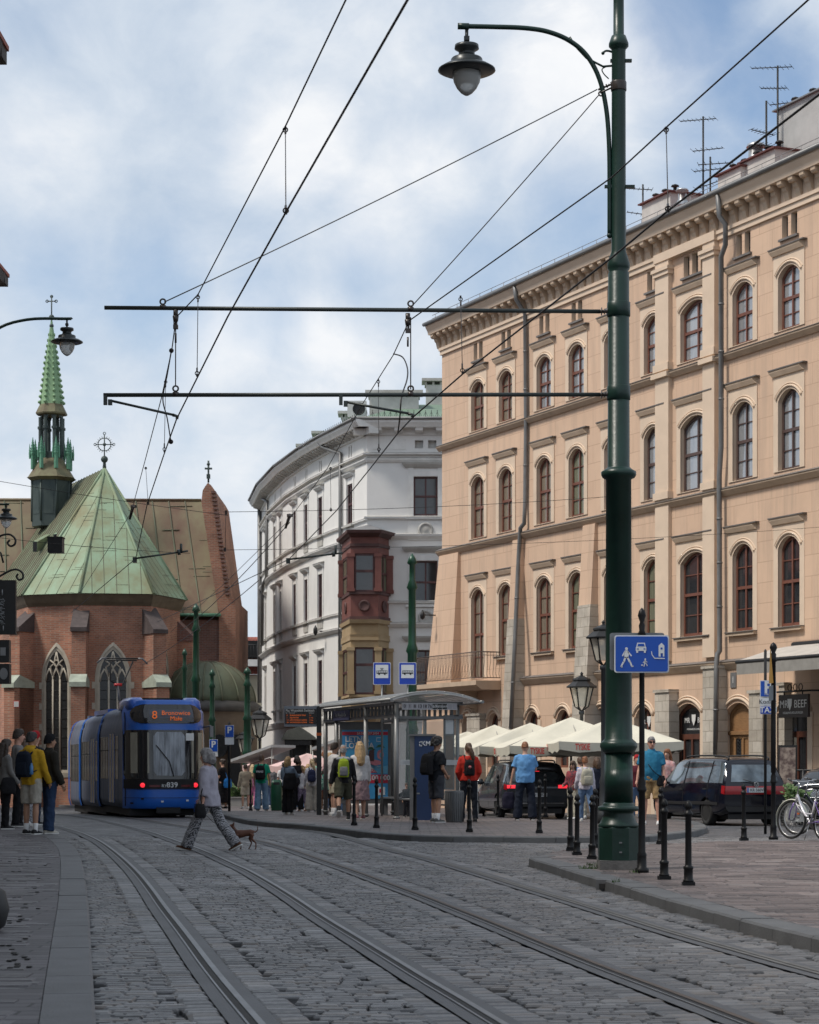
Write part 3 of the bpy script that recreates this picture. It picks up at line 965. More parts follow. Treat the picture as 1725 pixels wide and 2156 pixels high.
for(p0,p1,zt_,d)in((983,1010,3.4,.35),(1379,1409,3.9,.4),(1480,1511,4.6,.4),(1577,1606,3.7,.4),(1640,1652,3.9,.3)):
	q0,q1=on_roof(p0,1500,-d)[0],on_roof(p1,1500,-d)[0];mb=MB();mb.box2(q0,q1,-d,0,-1,zt_);mb.box2(q0-.05,q1+.05,-d-.05,0,zt_,zt_+.1)
	mb.build('pier',M_stone,OB)
M_door=mat('shop_door_wood',(.115,.045,.030),.45,0,.25,3)
M_door_lt=mat('carved_door_wood',(.27,.15,.07),.5,0,.25,4,stretch=(1,1,5))
M_sign_w=mat('white_lettering',(.72,.72,.70),.5,0,0)
for i,(c,w,t)in enumerate(g_holes):
	if i<6:
		make_window(c,w-.02,1.3,t-.02,.38,OB,.15,M_wood,M_glass)
	else:
		mb=MB()
		out=arch_pts(0,w-.02,.35,t-.02,.38);inn=arch_pts(0,w-.26,.38,t-.14,.33)
		ring_prism(mb,out,inn,0,.08)
		mb.box2(-w/2+.08,w/2-.08,-.01,.06,2.28,2.46)
		if i==7:
			mb.box2(-w/2+.1,w/2-.1,.02,.06,.35,2.3);mb.box2(-w/2+.1,w/2-.1,.02,.06,2.46,t-.15)
			mb.box2(-w/2+.0,w/2-.0,-.08,.05,2.40,2.52)
			for q in(-.42,.06,.42):
				mb.box2(q-.04,q+.04,-.03,.03,.35,2.3)
		else:
			for q in(-.3*w,0.0,.3*w):mb.box2(q-.05,q+.05,-.008,.05,.38,2.3)
			mb.box2(-w/2+.1,w/2-.1,-.006,.05,.38,.85)
		dr=mb.build('door',M_door_lt if i==7 else M_door,OB,(c,.15,0))
		if i==7:
			ir=MB()
			for q in(-.24,):
				for zz in range(14):
					ir.torus((q,-.012,.75+zz*.115),.055,.012,'Y',10,5)
				ir.box2(q-.13,q+.13,.005,.016,.65,2.25,1)
			ir.build('door_grille',[M_iron,M_glass],dr)
		else:
			g=MB();g.poly([(p[0],.045,p[1])for p in arch_pts(0,w-.1,.4,t-.06,.36)])
			g.build('pane',M_glass,dr,recalc=False)
	sur=MB()
	arc=arch_pts(c,w+.24,1.3,t+.14,.44,14)[2:]
	sur.tube([(p[0],-.06,p[1])for p in arc],.055,6)
	arc=arch_pts(c,w+.42,1.3,t+.24,.48,14)[2:]
	sur.tube([(p[0],-.05,p[1])for p in arc],.03,5)
	for sg in(-1,1):
		x=c+sg*(w/2+.13)
		sur.box2(x-.13,x+.13,-.075,-.03,-.6,t-.34)
	sur.build('surround',M_trim,OB)
for(c,y_)in((g_holes[6][0]+.12,.13),(g_holes[5][0]+.10,.13)):
	text_obj('MR',.26,M_sign_w,OB,(c-.42,y_,2.92));text_obj('BEEF',.26,M_sign_w,OB,(c+.52,y_,2.92),align='CENTER')
	mb=MB();mb.prism([(c-.13,y_,3.12),(c+.13,y_,3.12),(c+.11,y_,2.92),(c,y_,2.74),(c-.11,y_,2.92)],(0,.01,0));mb.build('shop_emblem',M_sign_w,OB)
	text_obj('STEAKHOUSE & BURGER',.09,M_sign_w,OB,(c+.05,y_,2.62))
M_rail=mat('balcony_iron',(.10,.075,.065),.6,.3,.25,8)
b0,b1=S0-.75,o_s(1057)
mb=MB()
mb.prism([(b0,-1.15,4.78),(b0,-1.15,4.60),(b0,-1.0,4.50),(b0,-.9,4.42),(b0,-.05,4.42),(b0,-.05,4.78)],(b1-b0,0,0))
bal=mb.build('balcony',M_trimdirt,OB)
mb=MB()
path=[(b0+.05,-.05),(b0+.05,-1.08),(b1-.05,-1.08),(b1-.05,-.05)]
def rail_line(z,r):
	mb.tube([(x,y,z)for x,y in path],r,5)
rail_line(5.93,.025);rail_line(4.90,.018);rail_line(5.80,.012)
def along(path,step):
	P=[Vector((x,y,0))for x,y in path]
	return resample(P,step)
for k,p in enumerate(along(path,.135)):
	sw=.035 if k%2 else-.035
	mb.tube([(p.x,p.y,4.90),(p.x,p.y-.04,5.05),(p.x+sw,p.y-.02,5.3),(p.x,p.y,5.55),(p.x,p.y,5.93)],.010,4)
mb.build('railing',M_rail,bal)
for xx in(S0+.9,S0+3.3):
	mb=MB()
	mb.prism([(xx,-.05,4.42),(xx,-.95,4.42),(xx,-.9,4.25),(xx,-.6,4.1),(xx,-.5,3.8),(xx,-.2,3.7),(xx,-.05,3.4)],(.3,0,0))
	mb.build('corbel',M_trimdirt,bal)
def pipe_px(pts,r=.085,off=.2):
	P=[]
	for px,py,o_ in pts:
		s,_,z=on_roof(px,py,-off-o_);P.append((s,-off-o_,z))
	mb=MB();mb.tube(P,r,10)
	for a_,b_ in zip(P,P[1:]):
		L=abs(a_[2]-b_[2]);k=int(L/1.9)
		for j in range(1,k+1):
			t=j/(k+1);p=[a_[i]+(b_[i]-a_[i])*t for i in range(3)]
			mb.tube([(p[0],p[1],p[2]-.03),(p[0],p[1],p[2]+.03)],r+.014,10)
	return mb.build('downpipe',M_pipe,OB)
pipe_px([(1084,603,.5),(1087,630,.42),(1106,660,.0),(1108,900,0),(1106,1060,0),(1104,1102,.06),(1096,1112,.1),(1092,1180,.1),(1085,1340,.5),(1076,1535,.8)],off=.12)
pipe_px([(1512,410,.5),(1515,455,.42),(1528,472,.25),(1528,515,.2),(1519,540,.12),(1519,940,.12),(1515,1000,.12),(1516,1370,.14),(1511,1378,.2),(1509,1400,.3),(1507,1590,.3)],off=.12)
mb=MB()
for px,py in((933,1296),):
	s,z=o_s(px),o_z(px,py)
	mb.tube([(s,-.35,z),(s,-.9,z),(s,-.95,z+.15)],.03,6);mb.lathe([(.02,.22),(.12,.0),(.10,-.14),(.02,-.2)],(s,-.95,z),8)
mb.build('wall_lamp',M_iron,OB)
s,z=o_s(1548),o_z(1548,1432)
mb=MB();mb.box2(s-.17,s+.17,-.075,-.045,z-.25,z+.25);pl=mb.build('house_plate',M_sheet,OB)
text_obj('1',.3,M_sign_w,pl,(s,-.078,z))
M_awn=mat('awning_cloth',(.46,.43,.39),.85,0,.12,2,bump=.1)
aw0,aw1=on_roof(1553,1430,-2.1)[0],S1
za=5.15
AW=thing('awning','grey roll-out awning over the restaurant front at the right edge','awning',O0,O_ANG)
mb=MB()
prof=[(-.05,za),(-.8,za-.12),(-2.1,za-.52),(-2.1,za-.58),(-.8,za-.18),(-.05,za-.06)]
mb.prism([(aw0,y,z)for y,z in prof],(aw1-aw0,0,0))
mb.build('canopy',M_awn,AW)
mb=MB()
nseg=int((aw1-aw0)/.3)
vs=[]
mb.box2(aw0,aw1,-2.13,-2.11,za-.95,za-.60)
mb.build('valance',mat('awning_valance',(.26,.25,.23),.85,0,.15,3),AW)
mb=MB();mb.tube([(aw0-.05,-2.1,za-.56),(aw1,-2.1,za-.56)],.06,8);mb.tube([(aw0,-.05,za+.02),(aw1,-.05,za+.02)],.09,8)
for xx in(aw0+.3,aw0+4):mb.tube([(xx,-.05,za-.5),(xx+.5,-1.1,za-.42),(xx+.1,-2.05,za-.56)],.03,6)
mb.build('frame',M_iron,AW)
s0=on_roof(1644,1490,-1.02)[0]
SG=thing('shop_sign','dark hanging restaurant sign with white lettering under the awning','shop sign',O0,O_ANG)
mb=MB();mb.box2(s0-.05,s0+1.55,-1.06,-.98,2.86,3.56);mb.build('board',mat('sign_brown',(.035,.026,.022),.5,0,.3,3),SG)
mb=MB();mb.tube([(s0-.2,-1.02,3.66),(s0+1.7,-1.02,3.66),(s0+1.7,-.02,3.66)],.03,6)
mb.tube([(s0+1.2,-1.02,3.66),(s0+1.2,-1.02,3.56)],.02,5);mb.tube([(s0+.2,-1.02,3.66),(s0+.2,-1.02,3.56)],.02,5)
for k in range(3):mb.torus((s0+.5+k*.3,-1.02,3.78),.10,.015,'Y',14,5)
mb.build('bracket',M_iron,SG)
text_obj('MR',.34,M_sign_w,SG,(s0+.26,-1.068,3.26));text_obj('BEEF',.34,M_sign_w,SG,(s0+1.15,-1.068,3.26))
text_obj('STEAKHOUSE & BURGER',.10,M_sign_w,SG,(s0+.75,-1.068,3.0))
mb=MB();c=s0+.58;mb.prism([(c-.12,-1.075,3.43),(c+.12,-1.075,3.43),(c+.10,-1.075,3.24),(c,-1.075,3.08),(c-.10,-1.075,3.24)],(0,.01,0));mb.build('shop_emblem',M_sign_w,SG)
def chimney(x0,x1,ytop,inn,dep,ncaps,m=M_whitewash):
	s0_,Z,z=on_roof(x0,ytop,inn);s1_,_,_=on_roof(x1,ytop,inn)
	mb=MB();mb.box2(s0_,s1_,inn,inn+dep,19.9,z)
	ch=mb.build('chimney',m,OB)
	mb=MB();mb.box2(s0_-.12,s1_+.12,inn-.12,inn+dep+.12,z,z+.05);mb.build('chimney_cap',M_darkred_sheet if ncaps<4 else M_sheet,ch)
	for k in range(ncaps):
		mb=MB();xx=s0_+(s1_-s0_)*(k+.5)/ncaps
		mb.tube([(xx,inn+.4,z),(xx,inn+.4,z+.28)],.07,8);mb.lathe([(.16,0),(.13,.05),(.0,.10)],(xx,inn+.4,z+.32),8)
		mb.build('chimney_pot',M_iron,ch)
chimney(1352,1412,432,2.2,1.2,3)
chimney(1512,1560,372,2.0,1.2,2)
chimney(1562,1632,345,2.2,1.2,3)
chimney(1636,1790,235,3.2,2.5,4,mat('grey_penthouse',(.42,.42,.41),.8,0,.15,1))
s_,Z_,z_=on_roof(1437,402,1.8)
mb=MB();mb.tube([(s_,1.8,20.4),(s_,1.8,z_-.1)],.15,12);mb.tube([(s_,1.8,z_-.6),(s_,1.8,z_-.35)],.19,12);mb.lathe([(.24,0),(.2,.07),(0,.12)],(s_,1.8,z_),12);mb.build('roof_vent',mat('galvanised',(.5,.51,.52),.3,.9,.15,3),OB)
s_,Z_,z_=on_roof(1592,310,3)
mb=MB();mb.tube([(s_,3,20.4),(s_,3,z_)],.26,14);mb.lathe([(.34,0),(.30,.10),(.05,.22)],(s_,3,z_),14);mb.build('roof_vent',bpy.data.materials['galvanised'],OB)
def antenna(px,top,inn,label,arms,hooks=0):
	s_,Z,z=on_roof(px,top,inn)
	N=Vector((-OE.y,OE.x,0));p=O0+OE*s_+N*inn
	an=thing('tv_antenna',label,'antenna',(p.x,p.y,20.3),random.uniform(-.4,.4))
	h=z-20.3
	mb=MB();mb.tube([(0,0,-.2),(0,0,h)],.035,6);mb.build('mast',M_iron,an)
	for(f,L,n_,tilt)in arms:
		mb=MB();zz=h*f
		mb.tube([(-L*.35,0,zz),(L*.65,0,zz+tilt)],.018,5)
		for k in range(n_):
			t=k/(n_-1);xx=-L*.35+L*t;q=.34*(1-.4*t)
			mb.tube([(xx,-q,zz+tilt*max(0,(t-.35)/.65)),(xx,q,zz+tilt*max(0,(t-.35)/.65)+.03)],.010,4)
		mb.build('aerial',M_iron,an)
antenna(1354,388,2.4,'small television aerial on the orange roof beside the green pole',[(.93,-1.0,7,.05),(.6,-.9,6,.12)])
antenna(1481,245,2.4,'tall double television aerial at the middle of the orange roof',[(.97,-1.3,9,.05),(.72,1.1,7,0),(.55,1.0,7,0),(.4,.8,5,.2)])
antenna(1496,330,2.0,'short aerial mast standing close beside the tallest roof aerial',[(.9,1.2,6,.0)])
antenna(1614,212,2.6,'fan-shaped aerial on the orange roof left of the grey penthouse',[(.7,-.9,8,.1),(.6,.8,6,0),(.5,-.7,5,.3)])
antenna(1638,138,3.0,'highest television aerial above the grey penthouse on the right',[(.98,-1.4,9,.12),(.84,-.9,8,.1),(.74,.8,6,.0)])
# ------------------ the white corner tenement
M_white=mat('white_plaster',(.74,.73,.705),.85,0,.06,.7,bump=.06,col2=None)
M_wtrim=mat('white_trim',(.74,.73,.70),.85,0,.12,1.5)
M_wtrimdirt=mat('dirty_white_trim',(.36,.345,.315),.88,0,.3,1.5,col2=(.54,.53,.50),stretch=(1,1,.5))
M_wframe=mat('maroon_frames',(.085,.035,.035),.5,0,.25,3)
M_bay_red=mat('bay_red_brown',(.150,.050,.041),.6,0,.3,2.0,col2=(.205,.077,.060))
M_bay_dark=mat('bay_dark_moulding',(.085,.040,.036),.65,0,.3,2.5)
M_bay_yel=mat('bay_ochre',(.34,.24,.125),.8,0,.2,1.5,col2=(.42,.315,.19))
M_copper=mat('green_copper',(.13,.19,.14),.6,.1,.3,1.2,col2=(.19,.27,.20))
WC=W(773,1608,112)
WB=thing('corner_tenement','white corner tenement with curved side, red bay window and copper roof','building',(WC.x,WC.y,0),0)
plan_px=[(773,112),(703,117.6),(659,122),(606,129.3),(569,137.6),(551,146)]
P2=[]
for px,Z in plan_px:
	w=W(px,HZ,Z);P2.append(Vector((w.x-WC.x,w.y-WC.y,0)))
P2c=[P2[0]]+P2[1:]
W_G,W_C1,W_C2,W_TOP=3.9,8.67,13.2,17.0
def wz(px,py,Z):return EYE+(HZ-py)/F*Z
wcols=[737.5,675,645,621,591.6,579,560]
segs=list(zip(P2,P2[1:]))
def seg_hit(px):
	u=(px-862.5)/F
	for i,(a,b)in enumerate(segs):
		A=a+Vector((WC.x,WC.y,0));B=b+Vector((WC.x,WC.y,0));D=B-A
		den=D.x-u*D.y
		t=(u*A.y-A.x)/den
		if-1e-6<=t<=1:return i,t*D.length
	return None
by_seg={}
for px in wcols:
	h=seg_hit(px)
	if h:by_seg.setdefault(h[0],[]).append(h[1])
levels=[(W_G+.85,7.15,7.55),(W_C1+.85,11.9,12.3),(W_C2+.85,16.15,16.55)]
def w_hood(c,w,hz,par,z0):
	mb=MB();hw=w/2+.22
	mb.prism([(c-hw-.1,-.24,hz+.18),(c-hw-.1,-.22,hz+.10),(c-hw,-.08,hz-.05),(c-hw,0,hz-.05),(c-hw,0,hz+.18)],(2*hw,0,0),0)
	mb.prism([(c-hw-.1,-.26,hz+.18),(c-hw-.1,0,hz+.18),(c-hw-.1,0,hz+.26)],(2*hw+.2,0,0),1)
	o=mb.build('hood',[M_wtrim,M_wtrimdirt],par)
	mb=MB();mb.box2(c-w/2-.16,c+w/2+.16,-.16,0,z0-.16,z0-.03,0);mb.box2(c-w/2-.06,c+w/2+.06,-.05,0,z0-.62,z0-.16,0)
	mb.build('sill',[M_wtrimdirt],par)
	mb=MB()
	for sg in(-1,1):
		mb=MB();mb.box2(c+sg*(w/2+.10)-.09,c+sg*(w/2+.10)+.09,-.05,.0,z0-.03,hz-.05);mb.build('jamb',M_wtrim,par)
for i,(a,b)in enumerate(segs):
	d=b-a;L=d.length
	o=bpy.data.objects.new('facade',None)
	dirx=(a-b).normalized();ang=math.atan2(dirx.y,dirx.x)
	Mx=Matrix.Translation(b)@Matrix.Rotation(ang,4,'Z')
	cs=[L-t for t in by_seg.get(i,[])]
	holes=[];w=1.05
	for(z0,z1,hz)in levels:holes+=[arch_pts(c,w,z0,z1,0)for c in cs]
	slits=[]
	for c in cs:
		for q in(-.2,.2):slits.append(arch_pts(c+q,.2,17.55,18.15,0))
	rot=(0,0,ang)
	bpy.data.objects.remove(o)
	fill_wall('wall',rect(0,L,-1.3,18.4),holes+slits,[M_white,M_wtrim],WB,loc=b,rot=rot,reveal=.16)
	mb=MB();mb.box2(0,L,.34,1.0,-1.3,18.4);bk=mb.build('wall',M_white,WB,b,rot)
	for c in cs:
		for(z0,z1,hz)in levels:
			wn=make_window(c,w-.02,z0,z1,0,WB,.05,M_wframe,M_glass,bars=False)
			wn.location=Mx@Vector((c,.05,0));wn.rotation_euler=rot
			anchor=wn
			mbh=wn
			w_hood(0,w,hz,wn,z0)
			for ch in wn.children:
				if ch.name.split('.')[0]!='pane':ch.location=(0,-.05,0)
		mb=MB();mb.box2(c-.32,c+.32,.16,.2,17.5,18.2);v=mb.build('vent',M_glass,WB,b,rot)
	e0,e1=-.06,L+(.1 if i==0 else.06)
	for(z,h,pr)in((W_G,.3,.16),(W_C1,.22,.22),(W_C1+.8,.10,.10),(W_C2,.22,.22),(W_C2+.82,.12,.12),(17.1,.2,.16),(17.36,.1,.22)):
		mb=MB();mb.prism([(e0,-pr,z),(e0,-pr,z-.07),(e0,-pr*.4,z-h),(e0,0,z-h),(e0,0,z)],(e1-e0,0,0),0)
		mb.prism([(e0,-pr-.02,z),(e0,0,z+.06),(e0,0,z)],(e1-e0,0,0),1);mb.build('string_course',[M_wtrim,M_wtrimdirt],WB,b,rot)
	mb=MB()
	e1c=L+(.75 if i==0 else.15)
	mb.prism([(e0,-.66,18.62),(e0,-.72,18.72),(e0,-.82,18.86),(e0,-.82,18.98),(e0,.4,18.98),(e0,.4,18.3),(e0,-.10,18.3),(e0,-.14,18.62)],(e1c-e0,0,0))
	cn=mb.build('cornice',M_wtrim,WB,b,rot)
	for k in range(int(L/.62)):
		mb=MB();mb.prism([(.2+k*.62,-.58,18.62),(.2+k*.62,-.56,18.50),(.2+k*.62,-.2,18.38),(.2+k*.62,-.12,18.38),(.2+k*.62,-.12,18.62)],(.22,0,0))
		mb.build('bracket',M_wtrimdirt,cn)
	mb=MB();mb.tube([(e0,-.86,19.04),(e1c,-.86,19.04)],.08,6)
	mb.build('gutter',M_pipe,WB,b,rot)
	mb=MB()
	for k in range(int(L/.35)):
		x=.1+k*.35
		mb.tube([(x,-.5,18.95),(x,-.5,19.42)],.012,4);mb.tube([(x-.07,-.5,19.25),(x+.07,-.5,19.40)],.01,3)
	mb.tube([(0,-.5,19.2),(L,-.5,19.2)],.012,4)
	mb.build('roof_railing',M_iron,WB,b,rot)
FL=9.0
fz=[(1003.6,1085.6),(1181,1270),(1369,1462)]
wc=(896.5-773)/F*112;ww_=(922-871)/F*112
fh=[]
flev=[]
for(pt,pb)in fz:
	z1,z0=wz(0,pt,112),wz(0,pb,112);flev.append((z0,z1));fh.append(arch_pts(wc,ww_,z0,z1,0))
vents=[arch_pts(wc-.34,.42,17.62,18.04,0),arch_pts(wc+.34,.42,17.62,18.04,0)]
fill_wall('wall',rect(0,FL,-1.3,18.4),fh+vents,[M_white,M_wtrim],WB,reveal=.25)
mb=MB();mb.box2(0.3,FL,.36,14,-1.3,18.4);mb.build('wall',M_white,WB)
for z0,z1 in flev:
	wn=make_window(wc,ww_-.02,z0,z1,0,WB,.16,M_wframe,M_glass,bars=False)
	c=0;mb=MB();hw=ww_/2+.5;hz=z1+.55
	mb.prism([(c-hw-.1,-.26,hz+.16),(c-hw-.1,-.22,hz+.06),(c-hw+.1,-.08,hz-.1),(c-hw+.1,0,hz-.1),(c-hw,0,hz+.16)],(2*hw,0,0))
	mb.build('hood',M_wtrimdirt,wn,(0,-.16,0))
	for sg in(-1,1):
		mb=MB();mb.box2(sg*(ww_/2+.13)-.13,sg*(ww_/2+.13)+.13,-.06,0,z0-.1,z1+.45);mb.build('jamb',M_wtrim,wn,(0,-.16,0))
	mb=MB();mb.box2(-ww_/2,ww_/2,-.05,0,z1+.02,z1+.3);mb.build('lintel',M_wtrim,wn,(0,-.16,0))
	mb=MB();mb.box2(-ww_/2-.4,ww_/2+.4,-.14,0,z0-.2,z0-.08);mb.build('sill',M_wtrim,wn,(0,-.16,0))
	mb=MB();mb.box2(-ww_/2-.3,ww_/2+.3,-.06,-.0,z0-1.25,z0-.25);mb.build('apron',M_wtrim,wn,(0,-.16,0))
	ro=MB();ro.lathe([(.40,0),(.40,.06),(.30,.09),(.28,.05),(.12,.11),(.0,.12)],(0,0,0),18)
	ro.build('rosette',M_wtrimdirt,wn,(0,-.22,z0-.75),(PI/2,0,0))
for(z,h,pr)in((W_G,.3,.16),(W_C1,.22,.22),(W_C1+.8+.3,.12,.14),(W_C2,.22,.22),(14.1,.14,.16),(17.1,.2,.16),(17.36,.1,.22)):
	mb=MB();mb.prism([(-pr,-pr,z),(-pr,-pr,z-.07),(-pr*.4,-pr*.4,z-h),(0,0,z-h),(0,0,z)],(FL,0,0),0)
	mb.prism([(-pr,-pr-.02,z),(0,0,z+.06),(0,0,z)],(FL,0,0),1);mb.build('string_course',[M_wtrim,M_wtrimdirt],WB)
mb=MB();mb.box2(.3,wc-1.0,-.03,0,17.55,18.1,0);mb.build('frieze_panel',M_wtrim,WB)
mb=MB()
mb.prism([(-.7,-.66,18.62),(-.7,-.72,18.72),(-.7,-.82,18.86),(-.7,-.82,18.98),(-.7,.4,18.98),(-.7,.4,18.3),(-.7,-.10,18.3),(-.7,-.14,18.62)],(FL+.7,0,0))
cn=mb.build('cornice',M_wtrim,WB)
for k in range(7):
	mb=MB();mb.prism([(.35+k*1.06,-.62,18.62),(.35+k*1.06,-.56,18.46),(.35+k*1.06,-.2,18.36),(.35+k*1.06,-.12,18.36),(.35+k*1.06,-.12,18.62)],(.4,0,0));mb.build('bracket',M_wtrim,cn)
mb=MB();mb.tube([(-.8,-.86,19.04),(FL,-.86,19.04)],.08,6);mb.build('gutter',M_pipe,WB)
mb=MB()
outl=[p.copy()for p in reversed(P2)]+[Vector((FL,0,0))]
cx_=Vector((4.5,14,0))
lo=[(p.x-(.6 if p.x<.1 else 0),p.y-.6,19.0)for p in outl]
hi=[(p.x+(cx_.x-p.x)*.45+(0 if p.x<8 else 3),p.y+4.5,20.6)for p in outl]
n_=len(outl)
mb.add(lo+hi,[(i,i+1,n_+i+1,n_+i)for i in range(n_-1)]+[tuple(range(n_,2*n_))])
rf=mb.build('roof',M_copper,WB)
mb=MB()
for k in range(30):
	x=.0+k*.3
	mb.tube([(x,-.5,18.95),(x,-.5,19.5)],.014,4);mb.tube([(x-.1,-.5,19.2),(x,-.5,19.42),(x+.1,-.5,19.2)],.012,3)
mb.build('roof_railing',M_iron,WB)
def w_chim(x0,x1,ytop,Z,ybase=None,arches=True):
	a,b=W(x0,ytop,Z),W(x1,ytop,Z)
	mb=MB();ax,bx,yy=a.x-WC.x,b.x-WC.x,Z-WC.y
	mb.box2(ax,bx,yy,yy+1.0,18.9,a.z-.35)
	ch=mb.build('chimney',M_whitewash,WB)
	mb=MB();mb.box2(ax-.22,bx+.22,yy-.2,yy+1.2,a.z-.15,a.z)
	n=max(2,int((bx-ax)/.35));st=(bx-ax)/n
	for k in range(n+1):mb.box2(ax+k*st-.06,ax+k*st+.06,yy,yy+1.0,a.z-.35,a.z-.15)
	mb.build('chimney_cap',M_wtrimdirt,ch)
w_chim(778,882,822,115);w_chim(897,960,797,118);w_chim(720,736,866,119);w_chim(664,700,908,124);w_chim(631,652,935,128)
mb=MB();p=W(752,862,114.5);q=(p.x-WC.x,p.y-WC.y,p.z)
mb.box(q,(1.0,.4,.85));ac=mb.build('air_conditioner',mat('ac_white',(.55,.55,.53),.5,0,.1,3),WB)
mb=MB();mb.torus((q[0]+.1,q[1]-.21,q[2]),.3,.03,'Y',20,5);mb.prism([(q[0]+.1+.29*math.cos(t*PI/8),q[1]-.203,q[2]+.29*math.sin(t*PI/8))for t in range(16)],(0,.01,0));mb.build('fan',M_iron,ac)
def bpt(px,Z):
	w_=W(px,HZ,Z);return Vector((w_.x-WC.x,w_.y-WC.y))
bay=[bpt(719,114.6),bpt(738,110.6),bpt(797,110.6),bpt(822,112.2)]
bay[3].y=0.1
def offs(k):
	c=Vector((sum(p.x for p in bay)/4,1.0));return[c+(p-c)*k for p in bay]
def ringz(mb,k0,z0,k1,z1,mi=0):
	a,b=offs(k0),offs(k1)
	vs=[(p.x,p.y,z0)for p in a]+[(p.x,p.y,z1)for p in b]
	mb.add(vs,[(0,1,5,4),(1,2,6,5),(2,3,7,6),(3,2,1,0),(4,5,6,7),(0,4,7,3)],mi)
def bay_storey(name,z0,z1,m_main,m_dark,zw0,zw1):
	mb=MB()
	ringz(mb,.98,z0+.02,.98,zw0,0);ringz(mb,1.03,z0,1.03,z0+.16,1);ringz(mb,1.03,zw0-.12,1.03,zw0,1)
	ringz(mb,.98,zw1,.98,z1,0);ringz(mb,1.02,zw1+.35,1.02,zw1+.5,1 if m_dark is M_bay_dark else 0)
	ringz(mb,.90,zw0-.05,.90,zw1+.05,2)
	B=offs(.98)
	for i,p in enumerate(B):
		if i==3:p=p+Vector((0,-.1))
		mb.box((p.x,p.y,(zw0+zw1)/2),(.34,.34,zw1-zw0),0,rz=.0)
		mb.box((p.x,p.y,zw1-.1),(.42,.42,.16),0);mb.box((p.x,p.y,zw0+.1),(.42,.42,.16),0)
	o=mb.build(name,[m_main,m_dark,M_bay_dark],WB)
	for i in range(3):
		a,b=offs(.955)[i],offs(.955)[i+1]
		d=(b-a);L=d.length;ang=math.atan2(d.y,d.x);mid=(a+b)/2
		w=L-.36
		wn=make_window(0,w,zw0+.02,zw1-.02,0,o,0,M_wframe,M_glass if i==1 else M_glass_g,bars=False,style='four' if i!=1 else 'plain')
		wn.location=(mid.x,mid.y,0);wn.rotation_euler=(0,0,ang)
		if i==1:
			mm=MB();mm.box2(-w/2+.05,w/2-.05,-.01,.05,zw1-.95,zw1-.82);mm.build('transom',M_wframe,wn)
	if m_dark is M_bay_dark:
		for i in range(3):
			a,b=offs(.99)[i],offs(.99)[i+1];d=b-a;ang=math.atan2(d.y,d.x);mid=(a+b)/2
			mm=MB();mm.lathe([(.30,0),(.30,.05),(.22,.07),(.18,.03),(.0,.08)],(0,0,0),16)
			mm.build('rosette',m_dark,o,(mid.x,mid.y,(z0+zw0)/2),(PI/2,0,ang))
	return o
by1=bay_storey('bay_window',8.75,13.0,M_bay_red,M_bay_dark,10.15,12.1)
mb=MB();ringz(mb,1.04,12.95,1.14,13.1,0);ringz(mb,1.2,13.1,1.22,13.25,0)
a=offs(1.22);mb.add([(p.x,p.y,13.25)for p in a]+[(0.1,.3,13.75)],[(0,1,4),(1,2,4),(2,3,4),(3,0,4)],1)
mb.build('bay_roof',[M_bay_dark,M_sheet],by1)
for px,py in():
	pass
by2=bay_storey('bay_window',4.1,8.68,M_bay_yel,M_bay_yel,4.95,7.35)
mb=MB();ringz(mb,.2,2.7,.8,3.6,0);ringz(mb,.8,3.6,1.0,4.1,0)
mb.build('corbel',M_bay_yel,by2)
for q in((1.05,8.55,1.08,8.75),(1.0,7.8,1.02,8.0)):
	mb=MB();ringz(mb,*q,0);mb.build('moulding',M_bay_yel,by2)
def w_pipe(px_list,off=.25,r=.10):
	pts=[]
	for px,py,oo in px_list:
		i,t=seg_hit(px);a,b=segs[i];d=(b-a).normalized();nrm=Vector((-d.y,d.x,0))
		if nrm.x>0:nrm=-nrm
		q=a+d*t+nrm*(off+oo);Z=q.y+WC.y
		pts.append((q.x,q.y,wz(px,py,Z)))
	mb=MB();mb.tube(pts,r,8);return mb.build('downpipe',M_pipe,WB)
w_pipe([(697,930,.55),(700,942,.4),(722,955,0),(722,1110,0),(721,1480,0)],off=.14)
w_pipe([(556,1040,.5),(567,1056,0),(566,1215,0),(561,1230,.1),(560,1360,.1)],off=.14)
w_pipe([(551.3,1070,.05),(551.3,1480,.05)],off=.1,r=.14)
for px,py in((686,1329),):
	i,t=seg_hit(px);a,b=segs[i];d=(b-a).normalized();q=a+d*t;Z=q.y+WC.y;z=wz(px,py,Z)
	mb=MB();mb.tube([(q.x,q.y,z),(q.x-.5,q.y-.2,z),(q.x-.55,q.y-.2,z+.3)],.03,5);mb.lathe([(.02,.3),(.12,.1),(.12,-.1),(.03,-.25)],(q.x-.55,q.y-.2,z),8)
	mb.build('wall_lamp',M_iron,WB)
p=W(630,1545,121);q=Vector((p.x-WC.x,p.y-WC.y,0))
mb=MB()
z0=wz(0,1588,121);z1=wz(0,1556,121);z2=wz(0,1530,121)
x0,x1=(594-862.5)/F*121-WC.x,(668-862.5)/F*121-WC.x
mb.prism([(x0,q.y-1,z1-.05),(x1,q.y-1,z1-.05),(x1-.1,q.y-1,z1+.1),((x0+x1)/2+.0,q.y-1,z2),(x0+.3,q.y-1,z2-.25)],(0,2.2,0),0)
mb.box2(x0+.2,x1-.3,q.y-.9,q.y+1,z1-.35,z1-.06,1)
for xx in(x0+.5,x1-.6):mb.prism([(xx,q.y-.6,z1-.3),(xx,q.y-.5,z0-1.0),(xx,q.y-.2,z0-1.2),(xx,q.y+.1,z1-.3)],(.15,0,0),1)
mb.build('door_canopy',[mat('canopy_slate',(.085,.09,.08),.6,.1,.3,3),M_iron],WB)
